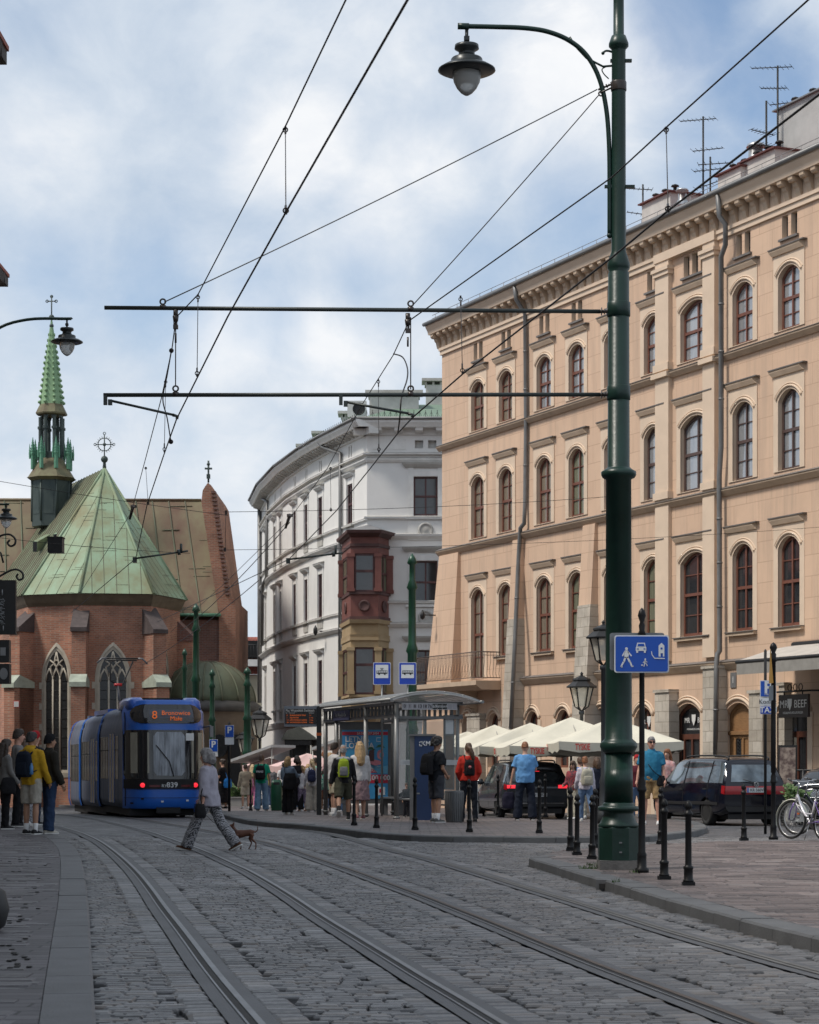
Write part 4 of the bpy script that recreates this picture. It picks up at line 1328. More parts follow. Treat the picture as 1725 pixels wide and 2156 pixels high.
mb=MB();mb.box2(x0+.4,x1-.4,q.y+.3,q.y+.36,-1,z1-.3);mb.build('door',mat('black_door',(.02,.02,.022),.4,0,.2,3),WB)
p=W(686,1560,117);mb=MB();mb.box((p.x-WC.x,p.y-WC.y-.2,p.z),(.5,.04,.45),0,rz=-1.1);mb.build('street_plate',mat('plate_green',(.12,.2,.16),.5,0,.2,5),WB)
# ------------------ the brick church
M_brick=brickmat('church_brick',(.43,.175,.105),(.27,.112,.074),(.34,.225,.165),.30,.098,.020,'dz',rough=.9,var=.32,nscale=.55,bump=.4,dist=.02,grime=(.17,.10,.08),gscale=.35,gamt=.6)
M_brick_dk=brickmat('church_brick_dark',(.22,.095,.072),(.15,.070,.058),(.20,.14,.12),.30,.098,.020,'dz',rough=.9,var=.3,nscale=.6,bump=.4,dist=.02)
M_cu_pale=mat('copper_pale_green',(.17,.165,.085),.65,.1,.2,.6,col2=(.225,.345,.235),stretch=(1.3,1.3,.16),bump=.1,detail=8,contrast=1.1)
M_cu_brown=mat('copper_brown',(.115,.055,.034),.65,.1,.3,.5,col2=(.17,.15,.082),stretch=(1.4,1.4,.3),bump=.1,detail=8,contrast=1.2)
M_cu_side=mat('copper_side',(.095,.072,.042),.65,.1,.3,.6,col2=(.165,.20,.118),stretch=(1.6,1.6,.25),bump=.1,detail=8,contrast=1.2)
M_cu_spire=mat('copper_spire',(.13,.24,.13),.65,.1,.3,1.0,col2=(.26,.40,.22),stretch=(1,1,.5))
M_cu_pin=mat('copper_pinnacle',(.07,.20,.13),.6,.1,.3,2,col2=(.13,.31,.20))
M_lead=mat('dark_lead',(.030,.048,.048),.6,.2,.4,1.5,col2=(.065,.085,.075))
M_rustcu=mat('rusty_copper',(.095,.065,.038),.7,.1,.3,2,col2=(.17,.17,.09))
M_buttcap=mat('buttress_slate',(.075,.058,.056),.8,0,.3,3)
M_limest=mat('lancet_limestone',(.42,.385,.32),.85,0,.18,2)
M_chglass=mat('leaded_glass',(.022,.024,.026),.22,0,.35,5,spec=.5)
M_seam=mat('roof_seam',(.095,.078,.05),.7,0,.3,.6,col2=(.13,.16,.10))
CZ0=115.0
CH=thing('church','brick gothic church with green copper apse roof and slender green turret','church',W(245,HZ,115)*Vector((1,1,0))if False else(W(245,HZ,115).x,115.0,0),0)
CO=Vector((W(245,HZ,115).x,115.0,0))
def C(px,py,Z):
	return W(px,py,Z)-CO
def on_z(px,Z,z):
	p=W(px,HZ,Z);return Vector((p.x-CO.x,p.y-CO.y,z))
ZE=EYE+358/F*115
V=[on_z(58,116.3,0),on_z(171,115.0,0),on_z(318,115.6,0),on_z(379,119.7,0)]
ax=Vector((-.39,.92,0))
Vm=V[0]+ax*34
ap=on_z(220,122,0);ZA=EYE+622/F*122
rb=ap+ax*30
V4=V[3]+ax*34
def quad_seams(mb,A,B,T0,T1,step,r=.03,sag=.03):
	0
	L=(B-A).length;n_=max(1,int(L/step))
	for k in range(1,n_):
		t=k/n_
		p=A.lerp(B,t);q=T0.lerp(T1,t)
		mb.tube([p,q],r,4,1,sm=False)
def tri_seams(mb,A,B,T,step,r=.022):
	d=(B-A);L=d.length;d.normalize()
	h=T-A;foot=h.dot(d)
	up=(T-(A+d*foot))
	n_=int(L/step)
	for k in range(1,n_+1):
		x=L*k/(n_+1)
		f=x/foot if x<foot else(L-x)/(L-foot)
		f=max(0.03,min(.985,f))
		p=A+d*x
		mb.tube([p,p+up*f],r,4,1,sm=False)
def z3(p,z):return Vector((p.x,p.y,z))
ov=.45
cen=Vector((ap.x,ap.y,0))
def outw(p):
	d=(p-cen);d.z=0;return p+d.normalized()*ov
E=[z3(outw(v),ZE)for v in V]
T=z3(ap,ZA)
mb=MB()
for a,b in((0,1),(1,2),(2,3)):
	mb.add([E[a],E[b],T],[(0,1,2)],0);tri_seams(mb,E[a],E[b],T,.72)
	mb.tube([E[a],T],.09,5,0);mb.tube([E[b],T],.09,5,0)
	for k in range(16):
		u_,v_=random.random(),random.random()
		if u_+v_>1:u_,v_=1-u_,1-v_
		p=E[a]+(E[b]-E[a])*u_+(T-E[a])*v_
		d=(E[b]-E[a]).normalized()
		mb.tube([p-d*.33,p+d*.33],.015,4,1)
mb.build('apse_roof',[M_cu_pale,M_seam],CH)
Em=z3(outw(V[0])+ax*34,ZE)
Tm=z3(ap+ax*34,ZA)
mb=MB();mb.add([Em,E[0],T,Tm],[(0,1,2,3)]);quad_seams(mb,E[0],Em,T,Tm,.62,.05)
mb.add([E[3],z3(V4,ZE),Tm,T],[(0,1,2,3)])
nr=mb.build('nave_roof',[M_cu_side,M_seam],CH)
mb=MB()
for(px,py,Zr)in((219*.3418/.3418*.3418+0,0,0),):pass
def dorm(px0,py0,px1,py1,Z0,Z1):
	a,b=C(px0,py0,Z0),C(px1,py1,Z1)
	mb=MB();mb.prism([a+Vector((-.14,-.3,-.35)),a+Vector((.12,-.3,-.35)),a+Vector((.12,-.3,.22)),a+Vector((-.14,-.3,.22))],(b-a)*.75+Vector((.2,.3,-.2)),0)
	mb.add([a+Vector((-.12,-.31,-.33)),a+Vector((.10,-.31,-.33)),a+Vector((.10,-.31,.20)),a+Vector((-.12,-.31,.20))],[(0,1,2,3)],1)
	mb.build('roof_hatch',[M_cu_pale,M_iron],nr)
dorm(76,1150,100,1118,120.5,122.5);dorm(119,1134,142,1106,120.5,122.5)
mb=MB()
loop=[Vm]+V+[V4]
vs=[(p.x,p.y,-1.6)for p in loop]+[(p.x,p.y,ZE-.5)for p in loop]
n_=len(loop)
mb.add(vs,[(i,i+1,n_+i+1,n_+i)for i in range(n_-1)])
mb.build('apse_wall',M_brick,CH)
mb=MB()
for i in range(n_-1):
	a,b=loop[i],loop[i+1]
	oa=[(a-cen).normalized()*k for k in(.0,.15,.38)];obb=[(b-cen).normalized()*k for k in(.0,.15,.38)]
	zz=(ZE-.62,ZE-.42,ZE-.02)
	prof_a=[a+oa[0],a+oa[1],a+oa[2],a+oa[2]];prof_b=[b+obb[0],b+obb[1],b+obb[2],b+obb[2]]
	for(k0,k1,z0_,z1_)in((0,1,zz[0],zz[1]),(1,2,zz[1],zz[2])):
		mb.add([z3(prof_a[k0],z0_),z3(prof_b[k0],z0_),z3(prof_b[k1],z1_),z3(prof_a[k1],z1_)],[(0,1,2,3)])
mb.build('eaves_cornice',mat('eaves_moulding',(.13,.10,.065),.85,0,.25,2),CH)
def ch_butt(v,px0,px1,dirv,top_y,cap_y,depth,capm=M_buttcap):
	d=dirv.normalized();q=Vector((d.y,-d.x,0))
	w=.37
	z_top=EYE+(HZ-top_y)/F*115;z_cap=EYE+(HZ-cap_y)/F*115
	a=v-d*.3
	def ringp(dep,z,ww=w):return[a+q*-ww+Vector((0,0,z)),a+q*ww+Vector((0,0,z)),a+d*(dep+.3)+q*ww+Vector((0,0,z)),a+d*(dep+.3)-q*ww+Vector((0,0,z))]
	mb=MB()
	lo,hi=ringp(depth,-1.6),ringp(depth,z_cap)
	mb.add(lo+hi,[(0,1,5,4),(1,2,6,5),(2,3,7,6),(3,0,4,7),(4,5,6,7)])
	zl=EYE+(HZ-1437)/F*115
	lo2,hi2=ringp(depth+.4,-1.6,w+.0),ringp(depth+.4,zl,w+.0)
	mb.add(lo2+hi2,[(0,1,5,4),(1,2,6,5),(2,3,7,6),(3,0,4,7),(4,5,6,7)])
	b=mb.build('buttress',M_brick,CH)
	mb=MB()
	A=ringp(depth+.12,z_cap-.05,w+.06)
	top=[a+q*-(w+.06)+Vector((0,0,z_top)),a+q*(w+.06)+Vector((0,0,z_top))]
	mb.add([A[3],A[2],top[1],top[0],A[0],A[1]],[(0,1,2,3),(0,3,4),(1,5,2)],0)
	mb.add([A[0],A[1],A[2],A[3]],[(0,1,2,3)],0)
	A2=[p-Vector((0,0,.22))for p in A]
	mb.add(A+A2,[(0,1,5,4),(1,2,6,5),(2,3,7,6),(3,0,4,7)],0)
	mb.build('buttress_cap',capm,b)
	mb=MB()
	B1=ringp(depth+.52,zl-.02,w+.07);tp=[a+d*(depth+.35)+q*-(w+.07)+Vector((0,0,zl+.40)),a+d*(depth+.35)+q*(w+.07)+Vector((0,0,zl+.40))]
	mb.add([B1[3],B1[2],tp[1],tp[0],B1[0],B1[1]],[(0,1,2,3),(0,3,4),(1,5,2)],0)
	B2=[p-Vector((0,0,.25))for p in B1]
	mb.add(B1+B2,[(0,1,5,4),(1,2,6,5),(2,3,7,6),(3,0,4,7),(0,1,2,3)],0)
	mb.build('buttress_step',mat('mossy_stone',(.36,.40,.33),.85,0,.25,2)if 'mossy_stone' not in bpy.data.materials else bpy.data.materials['mossy_stone'],b)
ch_butt(V[0],0,0,Vector((-.55,-.84,0)),1281,1318,1.0)
ch_butt(V[1],0,0,Vector((.02,-1,0)),1277,1321,1.0)
ch_butt(V[2],0,0,Vector((.52,-.85,0)),1277,1324,1.1)
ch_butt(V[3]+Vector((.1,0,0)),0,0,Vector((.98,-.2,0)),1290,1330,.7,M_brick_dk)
def lancet(a,b,px0,px1,py_top,py_bot,narrow=False):
	0
	A,B=a+CO,b+CO
	D=(B-A);L=D.length;D.normalize()
	def hit(px):
		u=(px-862.5)/F;return(u*A.y-A.x)/(D.x-u*D.y)
	s0,s1=hit(px0),hit(px1)
	w=s1-s0;c=(s0+s1)/2
	Z=A.y+D.y*c
	zt_,zb=EYE+(HZ-py_top)/F*Z,EYE+(HZ-py_bot)/F*Z
	ang=math.atan2(D.y,D.x)
	loc=a+D*c
	def pointed(w_,z0,z1,n=9):
		h=w_/2;sp=z1-w_*1.02
		r=(h*h+(z1-sp)**2)/(2*h);
		pts=[(-h,z0),(h,z0)]
		cxr=h-r
		a1=math.atan2(z1-sp,-cxr)
		for k in range(n+1):
			t=a1*k/n;pts.append((cxr+r*math.cos(t),sp+r*math.sin(t)))
		for k in range(n-1,-1,-1):
			t=a1*k/n;pts.append((-cxr-r*math.cos(t),sp+r*math.sin(t)))
		return pts
	mb=MB()
	o0,o1,o2=pointed(w,zb,zt_),pointed(w-.26,zb+.25,zt_-.20),pointed(w-.52,zb+.4,zt_-.40)
	n=len(o0)
	mk=lambda P,y:[(p[0],y,p[1])for p in P]
	ring=lambda P,y,Q,y2:mb.add(mk(P,y)+mk(Q,y2),[(i,(i+1)%n,n+(i+1)%n,n+i)for i in range(n)])
	ring(o0,-.03,o1,-.07);ring(o0,.1,o0,-.03);ring(o1,-.07,o1,-.02);ring(o1,-.02,o2,-.012)
	for k in range(9):
		zz=zb+.3+k*(zt_-zb)/13
		if k%2==0:
			for sg in(-1,1):mb.box2(sg*w/2-.16,sg*w/2+.16,-.032,0,zz,zz+.34)
	o=mb.build('window',M_limest,CH,(loc.x,loc.y,0),(0,0,ang))
	mb=MB();mb.poly(mk(o2,-.008));mb.build('pane',M_chglass,o,recalc=False)
	mb=MB();wi=w-.52;sp=zt_-.40-wi*1.05
	for x in(-wi/6,wi/6):mb.tube([(x,-.03,zb+.4),(x,-.03,sp)],.055,5)
	for cx in(-wi/3,0,wi/3):
		for sg in(-1,1):
			mb.tube([(cx+sg*wi/6,-.03,sp-.25),(cx+sg*wi/8,-.03,sp+.1),(cx,-.03,sp+.42)],.045,5)
	for sg in(-1,1):
		mb.tube([(sg*wi/6,-.03,sp),(sg*wi/3.6,-.03,sp+.5),(sg*wi/9,-.03,sp+wi*.5),(0,-.03,sp+wi*.98)],.045,5)
		mb.tube([(sg*wi/6,-.03,sp+.05),(-sg*wi/12,-.03,sp+.65),(-sg*wi/3.4,-.03,sp+.85)],.045,5)
	mb.torus((0,-.03,sp+wi*.52),wi*.12,.04,'Y',14,5)
	for k in range(int((sp-zb)/.5)):mb.tube([(-wi/2,-.02,zb+.6+k*.5),(wi/2,-.02,zb+.6+k*.5)],.012,4,1)
	mb.build('tracery',[M_limest,M_iron],o)
lancet(V[0],V[1],88.5,151,1353,1637)
lancet(V[1],V[2],200,276,1352,1637)
lancet(V[2],V[3],334,354,1355,1637)
RZ=EYE+556/F*129.3
EZ=EYE+313/F*124.5
rl,rr=on_z(-60,129.3,RZ),on_z(424,129.6,RZ)
el,er=on_z(-60,124.6,EZ),on_z(461,124.5,EZ)
mb=MB();mb.add([el,er,rr,rl],[(0,1,2,3)]);quad_seams(mb,el,er,rl,rr,.95,.05)
for k in range(60):
	u_,v_=random.random(),random.random()
	p=el.lerp(er,u_).lerp(rl.lerp(rr,u_),v_);mb.tube([p,p+Vector((.95,0,0))],.02,4,1)
mb.tube([rl,rr],.1,6,0)
bk=Vector((0,5,0));mb.add([rl,rr,er+Vector((0,10,0)),el+Vector((0,10,0))],[(0,1,2,3)])
mb.build('transept_roof',[M_cu_brown,M_seam],CH)
mb=MB();p0,p1=on_z(-60,124.9,0),on_z(497,124.9,0)
mb.box2(p0.x,p1.x-.02,p0.y,p0.y+9,-1.6,EZ-.25)
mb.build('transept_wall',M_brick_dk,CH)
mb=MB();a,b=on_z(355,124.4,EZ),on_z(465,124.4,EZ);mb.tube([a,b],.10,6);mb.build('gutter',M_cu_pin,CH)
gp=[(424,1056),(427,1032),(432,1024),(438,1016),(445,1022),(449,1029),(453,1036),(484,1259),(496,1263),(497,1700),(461,1700),(461,1295)]
mb=MB();mb.prism([C(px,py,124.8)for px,py in gp],(0,9.5,0));g=mb.build('gable',M_brick,CH)
mb=MB()
for k in range(26):
	t=k/26;px,py=453+(484-453)*t,1036+(1259-1036)*t
	q=C(px,py,124.7);mb.box((q.x-.10,q.y+.3,q.z),(.26,.7,.12))
mb.build('gable_coping',M_brick_dk,g)
q=C(439,1016,125);mb=MB();mb.tube([q,q+Vector((0,0,1.25))],.06,6);mb.box(q+Vector((0,0,.8)),(.42,.1,.1));mb.box(q+Vector((0,0,.35)),(.2,.2,.25));mb.ball(q+Vector((0,0,1.05)),.1);mb.build('finial',M_lead,g)
q=C(220,986,122);mb=MB()
mb.tube([q+Vector((0,0,-.6)),q+Vector((0,0,.55)),q+Vector((0,0,.7))],[.16,.06,.05],8)
mb.ball(q+Vector((0,0,.5)),.20)
mb.tube([q+Vector((0,0,.6)),q+Vector((0,0,1.9))],.035,5)
rc=q+Vector((0,0,1.33));mb.torus(rc,.36,.028,'Y',24,5);mb.ball(rc,.1)
mb.tube([rc-Vector((.5,0,0)),rc+Vector((.5,0,0))],.03,5)
for k in range(20):
	t=2*PI*k/20;mb.tube([rc+Vector((math.cos(t),0,math.sin(t)))*.38,rc+Vector((math.cos(t),0,math.sin(t)))*.48],.014,4)
for dx,dz in((-.52,0),(.52,0),(0,.62)):mb.torus(rc+Vector((dx,0,dz)),.07,.02,'Y',10,4)
mb.build('roof_cross',M_lead,CH)
tz=126.0
tc_=C(108.7,HZ,tz);tx,ty=tc_.x,tc_.y
def th(py):return EYE+(HZ-py)/F*tz
def tw(px):return px/F*tz
mb=MB();n8=8;ph=PI/8
mb.lathe([(tw(42),th(1110)),(tw(42),th(1012))],(tx,ty,0),8,0,False,ph)
for k in range(8):
	t=ph+k*PI/4;mb.tube([(tx+tw(42)*math.cos(t),ty+tw(42)*math.sin(t),th(1100)),(tx+tw(42)*math.cos(t),ty+tw(42)*math.sin(t),th(1012))],.06,5)
TU=mb.build('turret',M_lead,CH)
mb=MB()
for k in range(8):
	t=k*PI/4;c_,s_=math.cos(t),math.sin(t);r_=tw(42)*math.cos(PI/8)+.02
	q=Vector((-s_,c_,0));cc=Vector((tx+r_*c_,ty+r_*s_,0))
	pts=[cc+q*x+Vector((0,0,z))for x,z in((-.28,th(1085)),(.28,th(1085)),(.28,th(1040)),(0,th(1025)),(-.28,th(1040)))]
	mb.prism(pts,(-.03*c_,-.03*s_,0))
mb.build('blind_arch',M_lead,TU)
mb=MB();mb.lathe([(tw(53),th(1008)),(tw(50),th(1006)),(tw(30),th(975)),(tw(24),th(965))],(tx,ty,0),8,0,False,ph);mb.lathe([(tw(44),th(1014)),(tw(53),th(1008))],(tx,ty,0),8,0,False,ph);mb.build('skirt',M_rustcu,TU)
mb=MB();mb.lathe([(tw(25),th(968)),(tw(25),th(955)),(tw(23),th(953))],(tx,ty,0),8,0,False,ph)
for k in range(8):
	t=ph+k*PI/4;r_=tw(24)
	x,y=tx+r_*math.cos(t),ty+r_*math.sin(t)
	mb.tube([(x,y,th(962)),(x,y,th(880))],.11,6);mb.tube([(x,y,th(905)),(x,y,th(900))],.17,6)
	t2=t+PI/4;x2,y2=tx+r_*math.cos(t2),ty+r_*math.sin(t2)
	for k2 in range(6):
		f0,f1=k2/6,(k2+1)/6
		z0_,z1_=th(897)+.62*math.sin(PI*f0),th(897)+.62*math.sin(PI*f1)
		a_,b_=Vector((x,y,0)).lerp(Vector((x2,y2,0)),f0),Vector((x,y,0)).lerp(Vector((x2,y2,0)),f1)
		mb.add([(a_.x,a_.y,z0_),(b_.x,b_.y,z1_),(b_.x,b_.y,th(873)),(a_.x,a_.y,th(873))],[(0,1,2,3)])
mb.build('lantern',M_lead,TU,recalc=False)
for k in range(8):
	t=ph+k*PI/4;r_=tw(40)
	x,y=tx+r_*math.cos(t),ty+r_*math.sin(t)
	mb=MB();mb.loft([(x,y,th(990),.12,.12),(x,y,th(962),.12,.12),(x,y,th(957),.18,.18),(x,y,th(952),.13,.13),(x,y,th(923),.015,.015)],4,sm=False)
	for j in range(4):mb.box((x,y,th(952-j*6)),(.25-.05*j,.25-.05*j,.05),rz=.78)
	for sx_,sy_ in((.25,.0),(-.25,0)):
		mb.loft([(x+sx_*.7,y,th(968),.05,.05),(x+sx_*.7,y,th(955),.06,.06),(x+sx_*.7,y,th(936),.01,.01)],4,sm=False)
	mb.build('pinnacle',M_cu_pin,TU)
mb=MB();mb.lathe([(tw(22),th(876)),(tw(33),th(874)),(tw(34),th(871)),(tw(26),th(855)),(tw(24),th(850))],(tx,ty,0),8,0,False,ph);mb.build('upper_skirt',M_rustcu,TU)
mb=MB();mb.lathe([(tw(25),th(853)),(tw(16),th(780)),(tw(6.0),th(705)),(tw(2.2),th(678)),(.03,th(668))],(tx,ty,0),8,0,False,ph)
for k in range(8):
	t=ph+k*PI/4
	for j in range(13):
		f=j/13;py=848-f*155;r_=tw(25-20*f+.6)
		if f>.5:r_=tw(16-(f-.5)*2*11+.2+(1-f)*1.2)
		x,y=tx+r_*math.cos(t),ty+r_*math.sin(t)
		mb.ball((x,y,th(py)),(.10*(1.15-f),.10*(1.15-f),.10),0,6,4)
mb.build('spire',M_cu_spire,TU)
mb=MB();mb.tube([(tx,ty,th(682)),(tx,ty,th(622))],.04,6);mb.ball((tx,ty,th(668)),.16);mb.ball((tx,ty,th(686)),.13)
cz=th(634);mb.tube([(tx-.24,ty,cz),(tx+.24,ty,cz)],.035,5)
for dx,dz in((-.26,0),(.26,0),(0,.27)):mb.torus((tx+dx,ty,cz+dz),.07,.028,'Y',10,4)
mb.build('cross',M_lead,TU)
dc=on_z(437,119.5,0)
M_chap=mat('chapel_plaster',(.22,.175,.13),.9,0,.2,.8)
zd=EYE+(HZ-1487)/F*119.5
DM=thing('chapel','low round chapel with ribbed copper dome beside the church','chapel',(dc.x+CO.x,dc.y+CO.y,0))
mb=MB();mb.lathe([(2.72,-1.6),(2.72,zd-.45),(2.85,zd-.3),(2.85,zd-.1),(2.6,zd)],(0,0,0),24);mb.build('wall',M_chap,DM)
mb=MB();mb.lathe([(2.95,zd-.35),(3.0,zd-.05),(2.55,zd+.30)],(0,0,0),24);dr=mb.build('dome_skirt',mat('dark_tin',(.075,.07,.065),.6,.2,.25,2),DM)
mb=MB();prof=[(2.62*math.cos(t*PI/20),zd+.2+2.25*math.sin(t*PI/20))for t in range(11)];prof[-1]=(0.0,prof[-1][1]);mb.lathe(prof,(0,0,0),24)
for k in range(16):
	t=2*PI*k/16;mb.tube([(r_*math.cos(t)*1.005,r_*math.sin(t)*1.005,z)for r_,z in prof[:-1]],.05,5,1)
mb.build('dome',[mat('dome_copper',(.085,.080,.048),.65,.1,.3,.6,col2=(.13,.17,.11),stretch=(1,1,.4)),M_seam],DM)
mb=MB();mb.prism([(.9+.45*math.cos(t*PI/8),-2.9,2.4+.62*math.sin(t*PI/8))for t in range(16)],(0,.5,0));mb.build('window',M_chglass,DM)
mb=MB();mb.box2(1.35,2.0,-2.6,-1.9,-1.4,3.0);mb.build('door',M_iron,DM)
HB=thing('house','pale house with red roof in the gap between church and white tenement','house',(W(522,HZ,165).x,165,0))
def Hh(px,py):
	p=W(px,py,165);return p.x-W(522,HZ,165).x,p.z
x0,z1=Hh(485,1420);x1,_=Hh(640,1420)
mb=MB();mb.box2(x0,x1,0,10,-2,z1);mb.build('wall',mat('house_plaster',(.5,.45,.33),.85,0,.1,1),HB)
za,zb=Hh(0,1420)[1],Hh(0,1337)[1]
mb=MB();mb.add([(x0,-.3,za),(x1,-.3,za),(x1,2.6,zb),(x0,2.6,zb),(x0,10,zb),(x1,10,zb)],[(0,1,2,3),(3,2,5,4)]);hr=mb.build('roof',M_tile,HB)
a=Hh(508,1350);b=Hh(535,1385)
mb=MB();mb.box2(a[0],b[0]+.6,-.8,1.5,b[1],a[1]);dm=mb.build('dormer',M_iron,HB)
a=Hh(506,1390);mb=MB();mb.box2(a[0],x1,-1.2,0,a[1]-.5,a[1]);mb.build('balcony',M_wtrim,HB)
mb=MB()
for k in range(12):mb.tube([(a[0]+k*.22,-1.15,a[1]),(a[0]+k*.22,-1.15,a[1]+1.1)],.02,4)
mb.tube([(a[0],-1.15,a[1]+1.1),(a[0]+2.6,-1.15,a[1]+1.1)],.03,4);mb.build('railing',M_iron,HB)
for px,py in((500,1405),(515,1460),(528,1475)):
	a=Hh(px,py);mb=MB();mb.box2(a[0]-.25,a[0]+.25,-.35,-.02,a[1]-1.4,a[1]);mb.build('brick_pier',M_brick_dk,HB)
p=C(43,1484,114.9);mb=MB();mb.box((p.x,p.y-1.2,p.z),(.32,.03,.36));pl=mb.build('wall_plate',mat('plate_red',(.55,.08,.07),.5,0,0),CH)
mb=MB();mb.box((p.x,p.y-1.22,p.z),(.25,.03,.29));mb.build('plate_face',M_sign_w,pl)
# ------------------ buildings at the left edge of the street
M_eave=mat('backlit_eaves',(.055,.050,.047),.85,0,.2,2)  # backlit darkness of the eaves is put into the colour
M_ochre=mat('left_plaster',(.36,.31,.25),.85,0,.15,1)
def left_house(label,x1,y0,y1,zt_,ze,x0=-26):
	b=thing('townhouse',label,'building',(x1,y1,0))
	mb=MB();mb.box2(x0-x1,0,y0-y1,0,-.5,zt_);mb.build('wall',M_ochre,b)
	mb=MB()
	mb.prism([(.02,.0,zt_-1.2),(.25,.0,zt_-.9),(.3,0,zt_-.45),(.62,0,zt_-.3),(.68,0,zt_),(-1,0,zt_),(-1,0,zt_-1.2)],(0,y0-y1,0));mb.box2(x0-x1,.66,0,.6,zt_-.3,zt_)
	mb.build('cornice',M_eave,b)
	mb=MB();mb.prism([(.7,.65,zt_+.01),(.7,.65,zt_+.12),(-5,.65,zt_+2.8),(x0-x1,.65,zt_+.1)],(0,y0-y1-.7,0));mb.build('roof',M_tile,b)
	for fl in range(4):
		for k in range(int((y1-y0)/3.2)):
			yy=-1.8-k*3.2;z0=1.2+fl*3.9
			if z0+2.3>zt_-1:continue
			mb=MB();mb.box2(-.05,.04,yy-.6,yy+.6,z0,z0+2.2);w_=mb.build('window',M_wtrim,b)
			mb=MB();mb.box2(-.04,.05,yy-.5,yy+.5,z0+.1,z0+2.1);mb.build('pane',M_glass,w_)
	return b
left_house('near plastered townhouse whose eaves reach into the top left edge',-9.62,-20,48,17.3,0)
left_house('added unseen townhouse beyond the bend, keeping bright sky off the tram side',-23.0,74,110,11.0,0,-38)  # unseen house added to cut bright sky reflections on the tram side
left_house('second townhouse further along at the left edge with eaves coloured dark as backlit',-14.0,49.2,72,17.6,0)
# ------------------ green poles
M_green=mat('dark_green_paint',(.0045,.020,.014),.36,.0,.45,3,bump=.10,bscale=18,spec=.4,col2=(.009,.034,.026),detail=8)
M_green_far=mat('green_paint_far',(.012,.055,.03),.35,.1,.25,3)
M_granite=mat('granite_plinth',(.13,.125,.12),.8,0,.3,9,bump=.3)
M_arm=mat('grey_green_tube',(.040,.048,.045),.45,.3,.3,3)
M_ins=mat('insulator',(.035,.026,.022),.35,0,.3,8)
M_wire=mat('copper_wire',(.022,.018,.018),.5,.5,.2,5)
M_lampdark=mat('lamp_housing',(.020,.024,.025),.35,.3,.25,4)
M_globe=bpy.data.materials.new('lamp_globe');M_globe.use_nodes=True
_b=M_globe.node_tree.nodes['Principled BSDF'];_b.inputs['Base Color'].default_value=(.62,.62,.60,1);_b.inputs['Roughness'].default_value=.15;_b.inputs['Transmission Weight'].default_value=.45;_b.inputs['IOR'].default_value=1.2
PZ=27.6
PB=Gd(1303,1830,.12);PB=Vector(((1303-862.5)/F*PZ,PZ,.12))
k_=sc(PZ)
def pz(py):return(1830-py)/k_
def px_(px):return(px-1303)/k_
POLE=thing('tram_pole','tall dark green tram pole with two cross arms and a street lamp','tram pole',PB)
mb=MB();mb.box2(-.255,.255,-.255,.255,-.12,.115);mb.build('plinth',M_granite,POLE)
mb=MB()
mb.lathe([(.275,.115),(.275,.52),(.262,.535)],(0,0,0),8,0,False,PI/8)
mb.lathe([(.262,.53),(.262,.56),(.235,.585),(.215,.63),(.19,.70),(.195,.725),(.255,.735),(.268,.76),(.255,.79),(.205,.80),(.205,.825),(.182,.84)],(0,0,0),28)
bs=mb.build('base',M_green,POLE)
for z in(.22,.34):
	mb=MB();mb.box((0,-.258,z),(.035,.012,.018));mb.build('latch',M_steel,bs)
mb=MB()
mb.lathe([(.182,.83),(.175,1.55),(.175,pz(1588)),(.205,pz(1583)),(.235,pz(1574)),(.235,pz(1566)),(.215,pz(1562)),(.175,pz(1556)),(.168,pz(1500)),(.160,pz(1010)),(.205,pz(1006)),(.222,pz(1000)),(.222,pz(994)),(.165,pz(988)),(.140,pz(984)),(.133,pz(575)),(.118,pz(572)),(.142,pz(566)),(.142,pz(556)),(.110,pz(538)),(.092,pz(530)),(.088,pz(108)),(.092,pz(104)),(.125,pz(98)),(.125,pz(92)),(.09,pz(76)),(.068,pz(74)),(.066,pz(-60)),(.08,pz(-62)),(.08,pz(-72)),(.0,pz(-95))],(0,0,0),28)
mb.build('shaft',M_green,POLE)
for py in(652,828):
	mb=MB();mb.lathe([(.142,pz(py)-.09),(.148,pz(py)-.085),(.148,pz(py)+.085),(.142,pz(py)+.09)],(0,0,0),24)
	mb.build('clamp_band',M_green,POLE)
for k,ch in enumerate('102'):
	text_obj(ch,.07,mat('yellow_digit',(.5,.38,.06),.6,0,0)if k==0 else bpy.data.materials['yellow_digit'],POLE,(-.155,-.075,pz(1612+0)+.22-k*.115),(PI/2,0,R(-62)))
def cross_arm(y_l,y_r,x_l):
	zl,zr=pz(y_l),pz(y_r)
	mb=MB();mb.tube([(px_(x_l),0,zl),(px_(1264),0,zr)],.026,10)
	a=mb.build('cross_arm',M_arm,POLE)
	mb=MB()
	mb.tube([(px_(1262),0,zr),(px_(1292),0,zr)],.022,8)
	for k in range(4):mb.tube([(px_(1266+k*6),0,zr),(px_(1268+k*6),0,zr)],.05 if k%2==0 else.036,10)
	mb.box((px_(1289),0,zr),(.05,.10,.10))
	mb.build('insulator',M_ins,a)
	return a
arm1=cross_arm(648,656,220)
arm2=cross_arm(832,831,218)
def eye(par,px,py,up=True):
	mb=MB();s_=1 if up else-1
	mb.tube([(px_(px),0,pz(py)-.02),(px_(px),0,pz(py)+.03*s_)],.04,8)
	mb.torus((px_(px),0,pz(py)+.075*s_),.034,.012,'Y',12,5)
	return mb.build('eyelet',M_ins,par)
eye(arm1,343,648);eye(arm1,865,652)
eye(arm2,370,831);eye(arm2,865,831)
